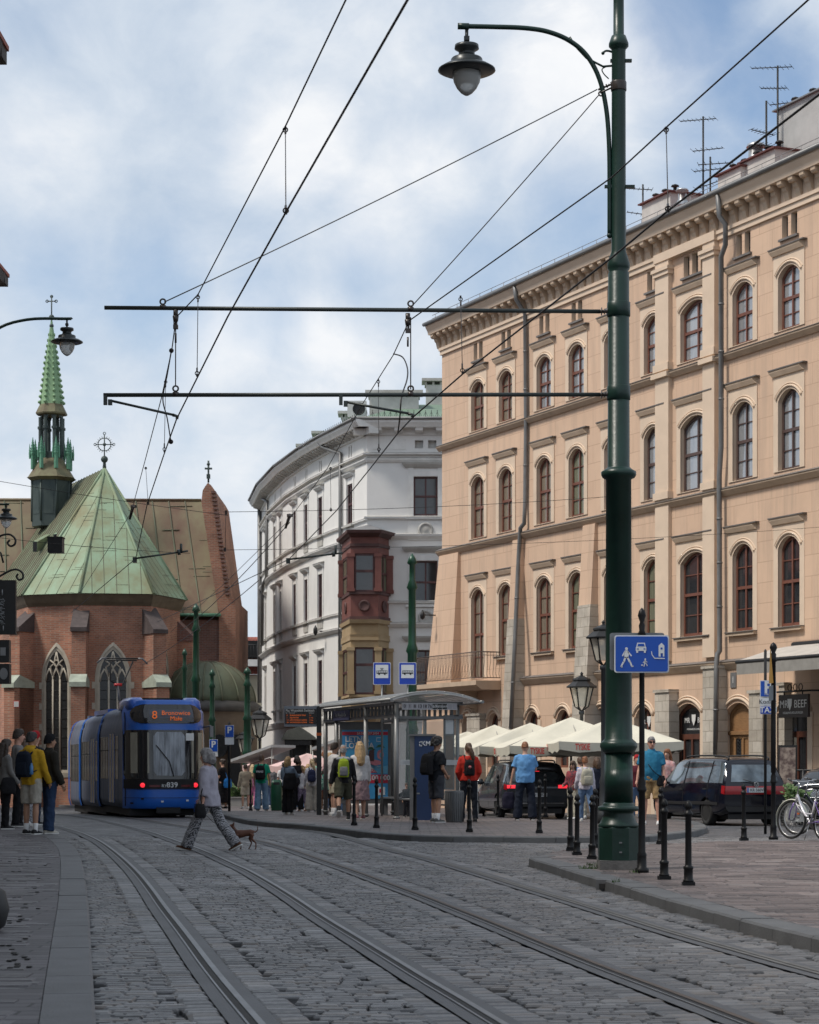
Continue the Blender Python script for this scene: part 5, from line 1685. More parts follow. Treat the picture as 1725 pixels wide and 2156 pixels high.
def hanger(par,px,y0,y1):
	mb=MB();x=px_(px)
	mb.tube([(x,0,pz(y0)),(x,0,pz(y0)-.10)],.03,8);mb.tube([(x,0,pz(y0)-.08),(x,0,pz(y0)-.15)],[.04,.03],8);mb.tube([(x+.01,0,pz(y0)-.14),(x+.01,0,pz(y0)-.24)],.014,6);mb.tube([(x-.02,0,pz(y0)-.14),(x-.02,0,pz(y0)-.24)],.010,6);mb.box((x,0,pz(y0)-.22),(.06,.06,.05))
	mb.tube([(x,0,pz(y0)-.2),(x-.002,0,pz(y1)+.1)],.0075,5);mb.tube([(x,0,pz(y0)-.3),(x,0,pz(y0)-.42)],.014,6)
	return mb.build('hanger',M_ins,par)
hanger(arm1,370,652,828);hanger(arm1,859,660,660+20)
mb=MB();x=px_(865);mb.tube([(x,0,pz(668)),(x,0,pz(820))],.0075,5);mb.build('hanger',M_ins,arm1)
def reg_arm(par,x0,y0,x1,y1):
	mb=MB()
	mb.box((px_(x0),0,pz(832)-.06),(.045,.05,.13));mb.box((px_(x0+10),0,pz(y0)-.02),(.05,.05,.07))
	mb.tube([(px_(x0+12),0,pz(y0)),(px_(x1-6),0,pz(y1))],.016,8)
	mb.tube([(px_(x1-8),0,pz(y1)),(px_(x1+2),0,pz(y1+3)),(px_(x1),0,pz(y1+8))],.022,8)
	return mb.build('registration_arm',M_arm,par)
reg_arm(arm2,222,844,372,874);reg_arm(arm2,718,847,868,871)
def lamp_head(par,x,z,k,yo=0.0):
	0
	pr=[(.0,.33),(.075,.33),(.150,.318),(.155,.27),(.10,.235),(.105,.19),(.135,.165),(.19,.15),(.20,.135),(.20,.075),(.29,.055),(.36,.012),(.365,-.005),(.33,-.022),(.20,-.03)]
	mb=MB();mb.lathe([(r*k,h*k)for r,h in pr],(x,yo,z),28);mb.tube([(x,yo,z+.32*k),(x,yo,z+.52*k)],.022*k,8);mb.box((x,yo,z+.40*k),(.07*k,.07*k,.05*k))
	h=mb.build('lamp_head',M_lampdark,par)
	mb=MB();mb.lathe([(r*k,q*k)for r,q in[(.178,-.028),(.178,-.08),(.165,-.15),(.125,-.23),(.07,-.29),(.025,-.318),(.0,-.322)]],(x,yo,z),24)
	mb.build('globe',M_globe,h)
	return h
apts=catmull([(1284,496),(1284,400),(1282,300),(1275,220),(1258,155),(1228,108),(1188,78),(1140,63),(1090,57.5),(1030,56),(964,55)],5)if False else None
pp=[(1284,496),(1284,400),(1283,310),(1277,230),(1262,165),(1236,117),(1200,86),(1155,67),(1105,59),(1040,56.5),(964,55)]
mb=MB();pts=catmull([Vector((px_(x),0,pz(y)))for x,y in pp],5)
mb.tube(pts,.030,10);mb.ball(pts[0],.036)
mb.tube([(px_(964),0,pz(55)),(px_(988),0,pz(55.5))],.04,10)
la=mb.build('lamp_arm',M_green,POLE)
lamp_head(la,px_(983),pz(148),1.0)
for py in(393,128):
	mb=MB()
	mb.box((px_(1308),0,pz(py)),(.27,.05,.035))if py==128 else mb.box((px_(1305),0,pz(py)),(.38,.05,.035))
	mb.build('clamp',M_green,POLE)
mb=MB()
mb.tube([(px_(1296),0,pz(138)),(px_(1270),0,pz(140)),(px_(1235),0,pz(122)),(px_(1210),0,pz(95)),(px_(1200),0,pz(78))],.014,6)
mb.tube(catmull([Vector((px_(x),0,pz(y)))for x,y in((1297,128),(1296,115),(1288,109),(1277,107),(1270,111))],4),.014,6);mb.ball((px_(1270),0,pz(112)),.022)
mb.tube(catmull([Vector((px_(x),0,pz(y)))for x,y in((1278,140),(1268,146),(1272,156),(1282,166))],4),.008,5)
mb.build('scroll_bracket',M_green,POLE)
mb=MB();mb.box((px_(1293),0,pz(180)),(.05,.12,.13));mb.lathe([(.096,pz(172)),(.10,pz(174)),(.10,pz(190)),(.096,pz(192))],(0,0,0),20)
for k in range(6):mb.tube([(px_(1262+k*5),0,pz(188-k*2.2)),(px_(1264+k*5),0,pz(187-k*2.2))],.026 if k%2 else.016,8)
mb.tube([(px_(1260),0,pz(189)),(px_(1292),0,pz(176))],.012,6);mb.tube([(px_(1264),-.03,pz(197)),(px_(1290),0,pz(184))],.012,6);mb.torus((px_(1266),0,pz(197)),.03,.01,'Y',10,4)
mb.build('stay_anchor',M_ins,POLE)
def stay(name,label,p0,p1,r=.006,group=None,m=M_wire):
	mid=(p0+p1)/2
	mb=MB();L=(p1-p0).length
	pts=[p0.lerp(p1,t/10)-Vector((0,0,.006*L*4*(t/10)*(1-t/10)))for t in range(11)]
	mb.tube(pts,r,5)
	o=mb.build(name,m);return tag(o,label,'wire',group)
stay('stay_wire','pale stay wire from the big pole to the left end of the upper arm',W(1258,188,PZ),W(346,636,PZ),.008,m=mat('grey_stay',(.09,.095,.10),.5,.3,.1,3))
stay('stay_wire','thin stay wire from the big pole steeply down to the middle of the upper arm',W(1262,199,PZ),W(867,645,PZ),.007)
# ------------------ overhead wires
def wire(label,pts,r=.0105,drops=(),group='overhead tram wires',name='overhead_wire'):
	mb=MB();mb.tube(pts,r,6)
	o=mb.build(name,M_wire);tag(o,label,'wire',group)
	return o
zc,zm=6.0,7.35
def at_z(px,py,z):
	Z=(z-EYE)*F/(HZ-py);return W(px,py,Z)
L_c=[at_z(858,0,6.03),at_z(602,447,6.02),at_z(480,666,6.01),W(372,882,PZ),W(345,958,33),W(310,1062,39),W(286,1176,48)]
L_m=[at_z(728,0,7.5),at_z(600,268,7.42),at_z(417,620,7.3),W(371,668,PZ),W(362,736,31),W(340,838,35.5),W(306,968,42),W(276,1080,52),W(168,1250,74)]
R_m=[at_z(1715,-12,7.5),at_z(1403,268,7.42),at_z(1290,372,7.4),W(862,675,PZ),W(828,748,31),W(760,856,36),W(690,985,43),W(606,1098,52),W(480,1222,70),W(360,1330,90)]
R_c=[at_z(1760,172,6.03),at_z(1405,445,6.02),at_z(1290,541,6.01),at_z(975,787,6.0),W(868,880,PZ),W(838,912,29.5),W(780,986,34),W(706,1078,40),W(608,1178,48)]
for wr in(L_c,R_c):wr.insert(0,wr[0]+(wr[0]-wr[1])*1.2)
for wr in(L_m,R_m):wr.insert(0,wr[0]+(wr[0]-wr[1])*1.0)
L_c.append(W(150,1290,70));R_c.append(W(330,1310,84))
oc=wire('lower contact wire over the left track, hooked to the left registration arm',L_c,.0095)
om=wire('upper carrying wire over the left track, hung from the end of the upper arm',L_m,.008)
orm=wire('upper carrying wire over the right track, crossing in front of the orange cornice',R_m,.008)
orc=wire('lower contact wire over the right track, crossing in front of the orange windows',R_c,.0095)
def dropper(par,pxa,pya,pxb,pyb,Za,Zb):
	a,b=W(pxa,pya,Za),W(pxb,pyb,Zb)
	mb=MB();mb.tube([a,b],.005,5)
	for q in(a,b):
		mb.box(q,(.022,.025,.03));
		d=(b-a).normalized()*(.09 if q is a else-.09)
		mb.torus(q+d*.6,.022,.006,'Y',10,4);mb.tube([q+d,q+d*2.2],.011,5)
	mb.build('dropper',M_wire,par)
def dz(pts,py):
	0
	for a,b in zip(pts,pts[1:]):
		ya=HZ-(a.z-EYE)/a.y*F;yb=HZ-(b.z-EYE)/b.y*F
		if min(ya,yb)<=py<=max(ya,yb):return a.y+(b.y-a.y)*(py-ya)/(yb-ya)
	return PZ
for(wm,wc_,par,xa,ya,xb,yb)in((L_m,L_c,om,601,270,602,447),(L_m,L_c,om,417,622,415,790),(L_m,L_c,om,349,800,346,950),(L_m,L_c,om,307,985,312,1060),(R_m,R_c,orm,1403,270,1407,443),(R_m,R_c,orm,970,625,974,785),(R_m,R_c,orm,797,800,798,950),(R_m,R_c,orm,696,985,697,1075)):
	dropper(par,xa,ya,xb,yb,dz(wm,ya),dz(wc_,yb))
mb=MB();mb.tube(catmull([W(829,745,31),W(848,752,30.5),W(858,775,30),W(857,800,29.5),W(846,835,29),W(842,880,29),W(838,912,29.5)],5),.010,6);tag(mb.build('jumper_cable',M_wire),'bowed jumper cable linking the two right-hand overhead wires at the lower arm','cable')
mb=MB();mb.tube(catmull([W(361,738,31),W(352,790,31),W(343,840,31),W(352,880,31),W(360,930,31.5)],5),.010,6);mb.ball(W(361,738,31),.035);mb.ball(W(360,930,31.5),.035);tag(mb.build('jumper_cable',M_wire),'jumper cable linking the two left-hand overhead wires near the lower arm','cable')
def far_reg(label,xa,ya,xb,yb,Z):
	o=thing('registration_arm',label,'registration arm',W(xa,ya,Z));b=W(xa,ya,Z)
	mb=MB();q=W(xb,yb,Z)-b;mb.tube([(0,0,0),q*.82],.022,6);mb.tube([q*.8,q*.86],.06,8);mb.tube([q*.86,q],.022,6);mb.tube([q*.87,q*.87+Vector((0,0,.18))],.03,6);mb.box((0,0,-.03),(.09,.06,.12))
	mb.build('tube',M_arm,o);return o
far_reg('far registration arm over the left track in front of the church roof',284,1176,396,1160,48)
far_reg('far registration arm over the right track in front of the white tenement',607,1178,722,1164,48)
for(px,py,Z)in((277,1077,52),(606,1096,52)):
	mb=MB();c=W(px,py,Z);mb.tube([c+Vector((-.06,.15,-.16)),c+Vector((.06,-.15,.12))],[.03,.045],8);mb.box(c+Vector((.05,0,.12)),(.14,.04,.07))
	tag(mb.build('wire_insulator',M_ins),'dark insulator on the left carrying wire before the church roof' if px<400 else 'dark insulator on the right carrying wire before the white tenement','insulator')
stay('span_wire','upper span wire crossing from the church side to the orange tenement windows',W(-20,1010,55),W(480,1085,55),.007)
stay('span_wire','upper span wire in front of the white tenement running to the orange facade',W(470,1078,52),W(1290,1045,62),.007)
stay('span_wire','lower span wire in front of the white tenement running to the orange facade',W(468,1158,52),W(1725,1110,66),.006)
stay('span_wire','lower span wire from the left houses across the church roof',W(-20,1130,55),W(400,1165,50),.006)
mb=MB();a,b=W(476,1079,52),W(474,1157,52);mb.tube([a,b],.006,4);mb.box(a,(.05,.05,.1));mb.box(b,(.05,.05,.1));tag(mb.build('span_dropper',M_wire),'vertical dropper between two span wires against the sky beside the church gable','wire')
stay('far_wire','far contact wire running down to the tram roof past the gable',W(610,1100,56),W(380,1330,85),.012)
stay('far_wire','far contact wire just below, passing the white tenement towards the tram',W(545,1222,64),W(300,1400,88),.012)
c=W(118,1149,60);o=thing('hanging_lamp','square dark lamp box hung on a span wire before the church roof','hanging lamp',c)
mb=MB();mb.box((0,0,0),(.40,.40,.40));mb.box((0,0,.215),(.44,.44,.03));mb.build('box',M_iron,o);mb=MB();mb.tube([(0,0,.2),(0,0,.32)],.02,6);mb.build('hook',M_iron,o)
# ------------------ other lamps
def arm_lamp(label,pxb,Z,brim,xlamp,toprow,side=1,k=1.0,lamp_k=1.0,lev=.07):
	b=W(pxb,HZ,Z);gz=zt(Z)+lev
	o=thing('street_lamp',label,'street lamp',(b.x,Z,gz))
	H=W(0,toprow,Z).z-gz
	mb=MB();mb.lathe([(.18,0),(.18,.5),(.12,.7),(.10,3),(.08,3.2),(.07,H+.3),(.02,H+.6)],(0,0,0),12);mb.build('post',M_green,o)
	xl=(xlamp-pxb)/F*Z
	mb=MB();pts=catmull([Vector(p)for p in((0,0,H-2.2),(xl*.06,0,H-1.0),(xl*.28,0,H-.28),(xl*.6,0,H-.02),(xl,0,H),(xl+.1,0,H))],5);mb.tube(pts,.035,8);a=mb.build('lamp_arm',M_green,o)
	lamp_head(a,xl,W(0,brim,Z).z-gz,lamp_k)
	return o
arm_lamp('curved-arm street lamp reaching in from the left edge beside the church turret',-70,50,720,141,671)
arm_lamp('smaller curved-arm street lamp low at the left edge before the church roof',-60,72,1092,13,1062)
BZ=43.0
o=thing('hanging_sign','black hanging signboard with worn white lettering on scrolled iron brackets at the left edge','sign',W(-60,1222,BZ));ob_=W(-60,1222,BZ)
def rel(px,py):return W(px,py,BZ)-ob_
mb=MB();a,b=rel(-50,1222),rel(34,1336);mb.box2(a.x,b.x,-.06,.06,b.z,a.z);sb=mb.build('board',mat('black_board',(.008,.008,.009),.5,0,.3,4),o)
mb=MB();rq=random.Random(5)
for k in range(26):
	x,y=rq.uniform(0,8),1262+k*2.1
	mb.tube(catmull([rel(x-4,y)+Vector((0,-.062,0)),rel(x+rq.uniform(-2,2),y+rq.uniform(-3,3))+Vector((0,-.062,0)),rel(x+4,y+rq.uniform(-2,2))+Vector((0,-.062,0))],3),.006,4)
mb.tube([rel(6,1242)+Vector((0,-.062,0)),rel(6,1254)+Vector((0,-.062,0))],.012,4);mb.tube([rel(8,1318)+Vector((0,-.062,0)),rel(8,1328)+Vector((0,-.062,0))],.012,4)
mb.build('faded_ornament',mat('faded_white',(.25,.26,.27),.6,0,.2,8),sb)
mb=MB()
mb.tube(catmull([rel(x,y)for x,y in((-55,1235),(-20,1222),(0,1213),(18,1203),(34,1199),(47,1206),(48,1217),(40,1221),(35,1214),(38,1208))],5),.022,6)
mb.build('scroll_bracket',M_iron,o)
mb=MB();mb.tube(catmull([rel(x,y)for x,y in((-55,1150),(-10,1133),(8,1126),(22,1126),(32,1135),(31,1146),(22,1150),(16,1143),(21,1137))],5),.022,6);mb.tube([rel(-30,1135),rel(2,1165),rel(7,1185)],.02,6);mb.build('scroll_bracket',M_iron,o)
o=thing('traffic_light_back','dark two-part box with grey plates below the black signboard at the left edge','sign box',W(-10,1350,41))
b_=W(-10,1350,41)
def rel2(px,py):return W(px,py,41)-b_
a,b=rel2(-30,1348),rel2(21,1395);mb=MB();mb.box2(a.x,b.x,-.1,.1,b.z,a.z);a,b=rel2(-30,1398),rel2(22,1440);mb.box2(a.x,b.x,-.1,.1,b.z,a.z);mb.tube([rel2(-28,1300),rel2(-28,1735)],.05,8);mb.build('housing',M_iron,o)
mb=MB();a,b=rel2(3,1364),rel2(14,1381);mb.box2(a.x,b.x,-.115,-.1,b.z,a.z);mb.build('plate',M_sheet,o);mb=MB();q=rel2(10,1419);mb.prism([(q.x+.075*math.cos(t*PI/10),-.115,q.z+.11*math.sin(t*PI/10))for t in range(20)],(0,.02,0));mb.build('plate',M_sheet,o)
def far_pole(label,px,Z,top,r=.11):
	b=W(px,HZ,Z);g=zt(Z);H=EYE+(HZ-top)/F*Z-g
	o=thing('tram_pole',label,'tram pole',(b.x,Z,g),group='green tram poles farther down the street')
	mb=MB();mb.lathe([(r*2.1,0),(r*2.1,.6),(r*1.7,.8),(r*1.5,2.6),(r*1.7,2.65),(r*1.25,2.8),(r*1.15,H*.62),(r*1.6,H*.63),(r,H*.66),(r*.9,H*.86),(r*1.4,H*.87),(r*.75,H*.9),(r*.7,H-.35),(r*1.3,H-.3),(r*.9,H-.15),(.01,H)],(0,0,0),14);mb.build('shaft',M_green_far,o)
	return o
far_pole('green tram pole rising behind the stop shelter in front of the bay window',868,66,1165,.12)
far_pole('green tram pole directly behind the right side of the blue tram',413,86,1270,.13)
far_pole('slim green tram pole second from the right of the lancet windows above the tram',389,105,1365,.11)
far_pole('shortest green tram pole just above the tram roof before the brick wall',376,122,1410,.10)
far_pole('green tram pole in front of the copper chapel dome',447,104,1408,.12)
far_pole('green tram pole right of the chapel dome beside the white tenement',521,104,1404,.15)
# ------------------ lanterns
M_langlass=clearmat('lantern_glass',(.75,.72,.62),.55)
def lantern(label,px,Z,top,bottom_head,lev=.12,group=None):
	b=W(px,HZ,Z);g=zt(Z)+lev;H=EYE+(HZ-top)/F*Z-g;hb=EYE+(HZ-bottom_head)/F*Z-g
	h=H-hb;o=thing('lantern_post',label,'lantern',(b.x,Z,g),group=group)
	mb=MB();mb.lathe([(.16,0),(.16,.25),(.10,.35),(.085,.9),(.10,.95),(.06,1.1),(.055,hb-.1),(.085,hb-.08),(.085,hb),(.05,hb+.03)],(0,0,0),12);mb.build('post',mat('grey_post',(.045,.05,.055),.45,.3,.2,4)if 'grey_post' not in bpy.data.materials else bpy.data.materials['grey_post'],o)
	z0,z1,z2=hb+h*.12,hb+h*.60,hb+h*.93
	r0,r1=h*.17,h*.29
	mb=MB()
	for k in range(6):
		t=k*PI/3;c_,s_=math.cos(t),math.sin(t)
		mb.tube([(r0*c_,r0*s_,z0),(r1*c_,r1*s_,z1)],h*.018,5);mb.tube([(0,0,hb),(r0*c_,r0*s_,z0)],h*.016,5)
	mb.lathe([(r1*1.28,z1-h*.01),(r1*1.32,z1+h*.02),(r1*.72,z1+h*.16),(r1*.80,z1+h*.18),(r1*.74,z1+h*.22),(r1*.12,z1+h*.30),(r1*.1,z1+h*.33),(r1*.16,z1+h*.345),(0,z1+h*.40)],(0,0,0),6,0,False)
	fr=mb.build('lantern_frame',M_iron,o)
	mb=MB();mb.lathe([(r0*.96,z0),(r1*.96,z1)],(0,0,0),6,0,False);mb.build('lantern_glass',M_langlass,o)
	return o
lantern('grey lantern post standing before the cream parasols',1225,66,1414,1498)
lantern('larger lantern post half hidden behind the big green pole',1271,50,1305,1402)
lantern('old lantern by the left corner of the white tenement',547,106,1488,1556)
lantern('old lantern against the brown chapel door',516,112,1534,1590)
# ------------------ bollards
M_boll=mat('black_bollard',(.006,.006,.007),.46,0,.3,9,bump=.05,spec=.28)
def bollard_mesh():
	mb=MB();mb.box2(-.088,.088,-.088,.088,0,.045)
	mb.lathe([(.080,.045),(.078,.065),(.066,.075),(.064,.19),(.072,.20),(.072,.225),(.050,.235),(.047,.25),(.044,.80),(.052,.81),(.052,.825),(.066,.835),(.066,.848),(.05,.87),(.036,.885),(.034,.90),(.048,.915),(.052,.935),(.042,.97),(.022,.995),(.0,1.005)],(0,0,0),16)
	for k in range(8):
		t=k*PI/4;mb.tube([(.046*math.cos(t),.046*math.sin(t),.91),(.050*math.cos(t),.050*math.sin(t),.94),(.02*math.cos(t),.02*math.sin(t),.995)],.008,4)
	return mb.mesh('bollard')
B_ME=bollard_mesh();B_ME.materials.append(M_boll)
def bollard(px,base,top,label):
	g=Gd(px,base,.12)
	o=bpy.data.objects.new('bollard',B_ME);COL.objects.link(o);o.location=g
	h=(base-top)/sc(g.y);o.scale=(.76,.76,h/1.005);o.rotation_euler=(random.uniform(-.012,.012),random.uniform(-.012,.012),random.uniform(-.2,.2))
	tag(o,label,'bollard','black bollards along the kerbs')
for b in((746,1738,1633,'black bollard before the man with the green rucksack, leftmost on the stop kerb'),(793,1743.5,1639,'black bollard on the stop kerb in front of the holiday poster'),(874,1747.5,1636,'black bollard on the stop kerb in front of the glass shelter end'),(988.8,1752,1640,'black bollard standing right in front of the woman in the red jacket'),(1135.7,1754.5,1641,'black bollard on the stop kerb right of the man in the light blue shirt'),(1049,1717,1630,'small black bollard before the rear wheel of the grey minivan'),(1149,1721.5,1629,'black bollard in front of the grey minivan number plate'),(1201.6,1792,1657,'leftmost bollard of the cluster left of the big green pole'),(1215,1801,1672,'second bollard of the cluster left of the big green pole'),(1247,1809.5,1673,'nearest bollard of the cluster left of the big green pole'),(1254,1785,1660,'bollard tucked behind the nearest one beside the big green pole'),(1261,1724,1634,'far bollard before the dark-clothed group left of the big green pole'),(1200,1722,1634,'far bollard by the tail light of the grey minivan'),(1276,1734,1650,'bollard mostly hidden at the left edge of the big green pole'),(1391,1778,1657,'bollard behind, at the shoes of the man in the teal polo shirt'),(1399,1852,1681,'black bollard just right of the living zone signpost'),(1450,1865,1685,'nearest black bollard on the right pavement'),(1567,1770,1650,'black bollard in front of the black people carrier rear bumper'),(528,1707,1640,'thin dark bollard in front of the girl in pink')):
	bollard(*b)
	# ------------------ signs
M_blue=mat('sign_blue',(.008,.075,.42),.35,0,.06,2,spec=.4)
M_blue2=mat('sign_blue_deep',(.008,.05,.40),.35,0,.05,2)
M_signwhite=mat('sign_white',(.66,.68,.70),.45,0,.05,3)
M_alu=mat('sign_back',(.20,.21,.22),.5,.6,.15,5)
M_black=mat('sign_black',(.012,.012,.013),.5,0,0)
def rrect(w,h,r,n=5,cx=0,cz=0):
	pts=[]
	for(sx_,sz_,a0)in((1,-1,-PI/2),(1,1,0),(-1,1,PI/2),(-1,-1,PI)):
		for k in range(n+1):
			a=a0+PI/2*k/n
			pts.append((cx+sx_*(w/2-r)+r*math.cos(a),cz+sz_*(h/2-r)+r*math.sin(a)))
	return pts
def plate(par,name,pts,y,th,m,loc=(0,0,0)):
	mb=MB();mb.prism([(p[0],y,p[1])for p in pts],(0,th,0));return mb.build(name,m,par,loc)
def icon(par,name,polys,m,y,cx,cz,s):
	mb=MB()
	for P in polys:mb.prism([(cx+p[0]*s,y,cz+p[1]*s)for p in P],(0,.004,0))
	return mb.build(name,m,par)
def circ(cx,cz,r,n=12):return[(cx+r*math.cos(2*PI*k/n),cz+r*math.sin(2*PI*k/n))for k in range(n)]
def bar(x0,z0,x1,z1,w):
	d=Vector((x1-x0,z1-z0));d.normalize();q=Vector((-d.y,d.x))*w/2
	return[(x0-q.x,z0-q.y),(x1-q.x,z1-q.y),(x1+q.x,z1+q.y),(x0+q.x,z0+q.y)]
def sign_post(o,H,r=.03,m=M_iron,fancy=True):
	mb=MB()
	if fancy:mb.lathe([(.085,0),(.085,.05),(.058,.07),(.056,.2),(.06,.22),(.044,.26),(.040,.98),(.058,1.0),(.058,1.02),(.045,1.06),(.05,1.1),(.03,1.16),(r*1.15,1.18),(r*1.1,2.0),(r,H-.35),(r*1.7,H-.33),(r*1.1,H-.28),(r*1.3,H-.22),(r*.8,H-.18),(r*1.7,H-.1),(r*1.2,H-.04),(0,H)],(0,0,0),14)
	else:mb.lathe([(r,0),(r,H-.05),(r*.6,H)],(0,0,0),10)
	return mb.build('post',m,o)
g=Gd(1352,1838,.12);k1=sc(g.y);H=(1838-1279)/k1
o=thing('road_sign','blue living-zone road sign on a black post beside the big green pole','road sign',g);sign_post(o,H,.030,M_boll)
w_,h_=(1407-1292)/k1,(1417-1338)/k1;cx_,cz_=(1349.5-1351)/k1,(1838-1377.5)/k1
plate(o,'board',rrect(w_,h_,.03,5,cx_,cz_),-.055,.012,M_signwhite)
bf=plate(o,'panel',rrect(w_-.03,h_-.03,.025,5,cx_,cz_),-.060,.006,M_blue)
plate(o,'sign_back',rrect(w_,h_,.03,5,cx_-.045,cz_+.035),.05,.012,M_alu)
ic=lambda pts:[pts]
X=lambda px:(px-1351)/k1;Zq=lambda py:(1838-py)/k1
def pxpoly(L):return[(X(a),Zq(b))for a,b in L]
def pbar(x0,y0,x1,y1,w):return bar(X(x0),Zq(y0),X(x1),Zq(y1),w/k1)
walk=[circ(X(1317.5),Zq(1366.5),3.1/k1),pxpoly([(1314,1370),(1320,1370),(1323,1376),(1321,1386),(1313,1386),(1313,1376)]),pbar(1314,1372,1309,1382,2.6),pbar(1320,1372,1328,1382,2.6),pbar(1315,1384,1312,1394,4.0),pbar(1312,1393,1306,1404,3.4),pbar(1319,1384,1325,1395,4.0),pbar(1325,1394,1329,1404,3.4),pbar(1305,1403.5,1309,1405,2.4),pbar(1328,1404,1332,1403,2.4)]
car=[pxpoly([(1338,1363),(1340,1354),(1356,1354),(1358,1363)]),pxpoly([(1337,1371),(1337,1363),(1359,1363),(1359,1371)]),pxpoly([(1338,1375),(1338,1371),(1342,1371),(1342,1375)]),pxpoly([(1354,1375),(1354,1371),(1358,1371),(1358,1375)])]
house=[pxpoly([(1385,1383),(1385,1360),(1391,1354),(1397,1360),(1397,1383),(1394,1383),(1394,1376),(1389,1376),(1389,1383)])]
road_=[pbar(1370,1372,1371,1379,1.8),pbar(1371,1379,1376,1386,1.8),pbar(1376,1386.5,1398,1387,2.0)]
kid=[circ(X(1357),Zq(1388.5),1.8/k1),pbar(1357,1390,1355.5,1397,3.2),pbar(1356,1392,1361,1395,1.5),pbar(1356,1392,1352,1396,1.5),pbar(1355.5,1397,1354,1404,1.8),pbar(1356,1397,1360,1399,1.8),pbar(1360,1399,1361,1403,1.6),circ(X(1350),Zq(1401),1.7/k1)]
for nm,P in(('walker_symbol',walk),('car_symbol',car),('house_symbol',house),('road_symbol',road_),('child_symbol',kid)):
	mb=MB()
	for p in P:mb.prism([(a,-.0645,b)for a,b in p],(0,.003,0))
	mb.build(nm,M_signwhite,bf)
mb=MB()
for p in(pxpoly([(1340.5,1361.5),(1342,1356),(1354,1356),(1355.5,1361.5)]),pxpoly([(1339,1368),(1339,1366),(1343,1366),(1343,1368)]),pxpoly([(1353,1368),(1353,1366),(1357,1366),(1357,1368)]),pxpoly([(1389,1368),(1389,1364),(1393,1364),(1393,1368)])):
	mb.prism([(a,-.0665,b)for a,b in p],(0,.002,0))
mb.build('symbol_window',M_blue,bf)
g=Gd(1629,1768,.12);k2=sc(g.y);H=(1768-1352)/k2
o=thing('road_sign','black signpost with edge-on yellow warning sign left of the bicycle','road sign',g);sign_post(o,H,.040,M_boll)
mb=MB();zz=lambda py:(1768-py)/k2;xx=lambda px:(px-1629)/k2
mb.prism([(xx(1616),-.16,zz(1440)),(xx(1627),-.05,zz(1438)),(xx(1620),-.11,zz(1368))],(.012,.012,0));mb.build('warning_plate',mat('sign_yellow',(.55,.27,.03),.5,0,.1,4),o)
mb=MB();mb.prism([(xx(1616),-.16,zz(1477)),(xx(1627),-.05,zz(1474)),(xx(1627),-.05,zz(1443)),(xx(1616),-.16,zz(1446))],(.012,.012,0));mb.build('supplement_plate',M_alu,o)
Z3=45.0;k3=sc(Z3);b=W(1612,HZ,Z3)
o=thing('road_sign','parking and taxi sign column half hidden behind the black signpost','road sign',(b.x,Z3,zt(Z3)))
G3=HZ+(EYE-zt(Z3))*k3;X3=lambda px:(px-1612)/k3;Z3f=lambda py:(G3-py)/k3
mb=MB();mb.lathe([(.03,0),(.03,Z3f(1370)),(.0,Z3f(1366))],(0,0,0),8);mb.build('post',M_iron,o)
def flat(o,nm,x0,x1,y0,y1,m,dy,Xf,Zf,th=.01):
	mb=MB();mb.box2(Xf(x0),Xf(x1),dy,dy+th,Zf(y1),Zf(y0));return mb.build(nm,m,o)
p=flat(o,'parking_plate',1600,1634,1433,1468,M_signwhite,-.05,X3,Z3f);p2=flat(o,'panel',1601.5,1632.5,1434.5,1466.5,M_blue,-.056,X3,Z3f)
text_obj('P',.34,M_signwhite,o,(X3(1617),-.062,Z3f(1449)),bold=.03);text_obj('Płatny',.07,M_signwhite,o,(X3(1618),-.062,Z3f(1462)))
p=flat(o,'supplement_plate',1600,1634,1469,1486,M_signwhite,-.05,X3,Z3f);text_obj('Koniec',.13,M_black,o,(X3(1616),-.056,Z3f(1478)))
p=flat(o,'taxi_plate',1600,1634,1487,1504,M_signwhite,-.05,X3,Z3f);flat(o,'panel',1601,1633,1488,1503,M_blue2,-.056,X3,Z3f);text_obj('TAXI',.16,M_signwhite,o,(X3(1617.5),-.062,Z3f(1495.5)),bold=.02)
def p_sign(label,px,base,x0,x1,y0,y1,Z,sub,post_top):
	b=W(px,HZ,Z);k=sc(Z);gz=zt(Z)+.12;G=HZ+(EYE-gz)*k
	o=thing('road_sign',label,'road sign',(b.x,Z,gz));X_=lambda a:(a-px)/k;Z_=lambda a:(G-a)/k
	mb=MB();mb.lathe([(.045,0),(.045,Z_(post_top)-.1),(.0,Z_(post_top))],(0,0,0),8);mb.build('post',M_iron,o)
	flat(o,'board',x0,x1,y0,y1,M_signwhite,-.06,X_,Z_);flat(o,'panel',x0+.8,x1-.8,y0+.8,y1-.8,M_blue,-.066,X_,Z_)
	cx=(x0+x1)/2;h=y1-y0
	text_obj('P',(h*.72)/k,M_signwhite,o,(X_(cx),-.072,Z_(y0+h*.42)),bold=.03)
	if sub:flat(o,'supplement_plate',x0,x1,y1+.5,y1+sub,M_signwhite,-.06,X_,Z_)
	return o
p_sign('blue parking sign with white supplement on a tall post right of the tram',483,1702,474,493,1527,1553,74,15,1518)
p_sign('lower blue parking sign beside the tram side behind the crossing woman',449,1700,441,459,1557,1583,78,10,1552)
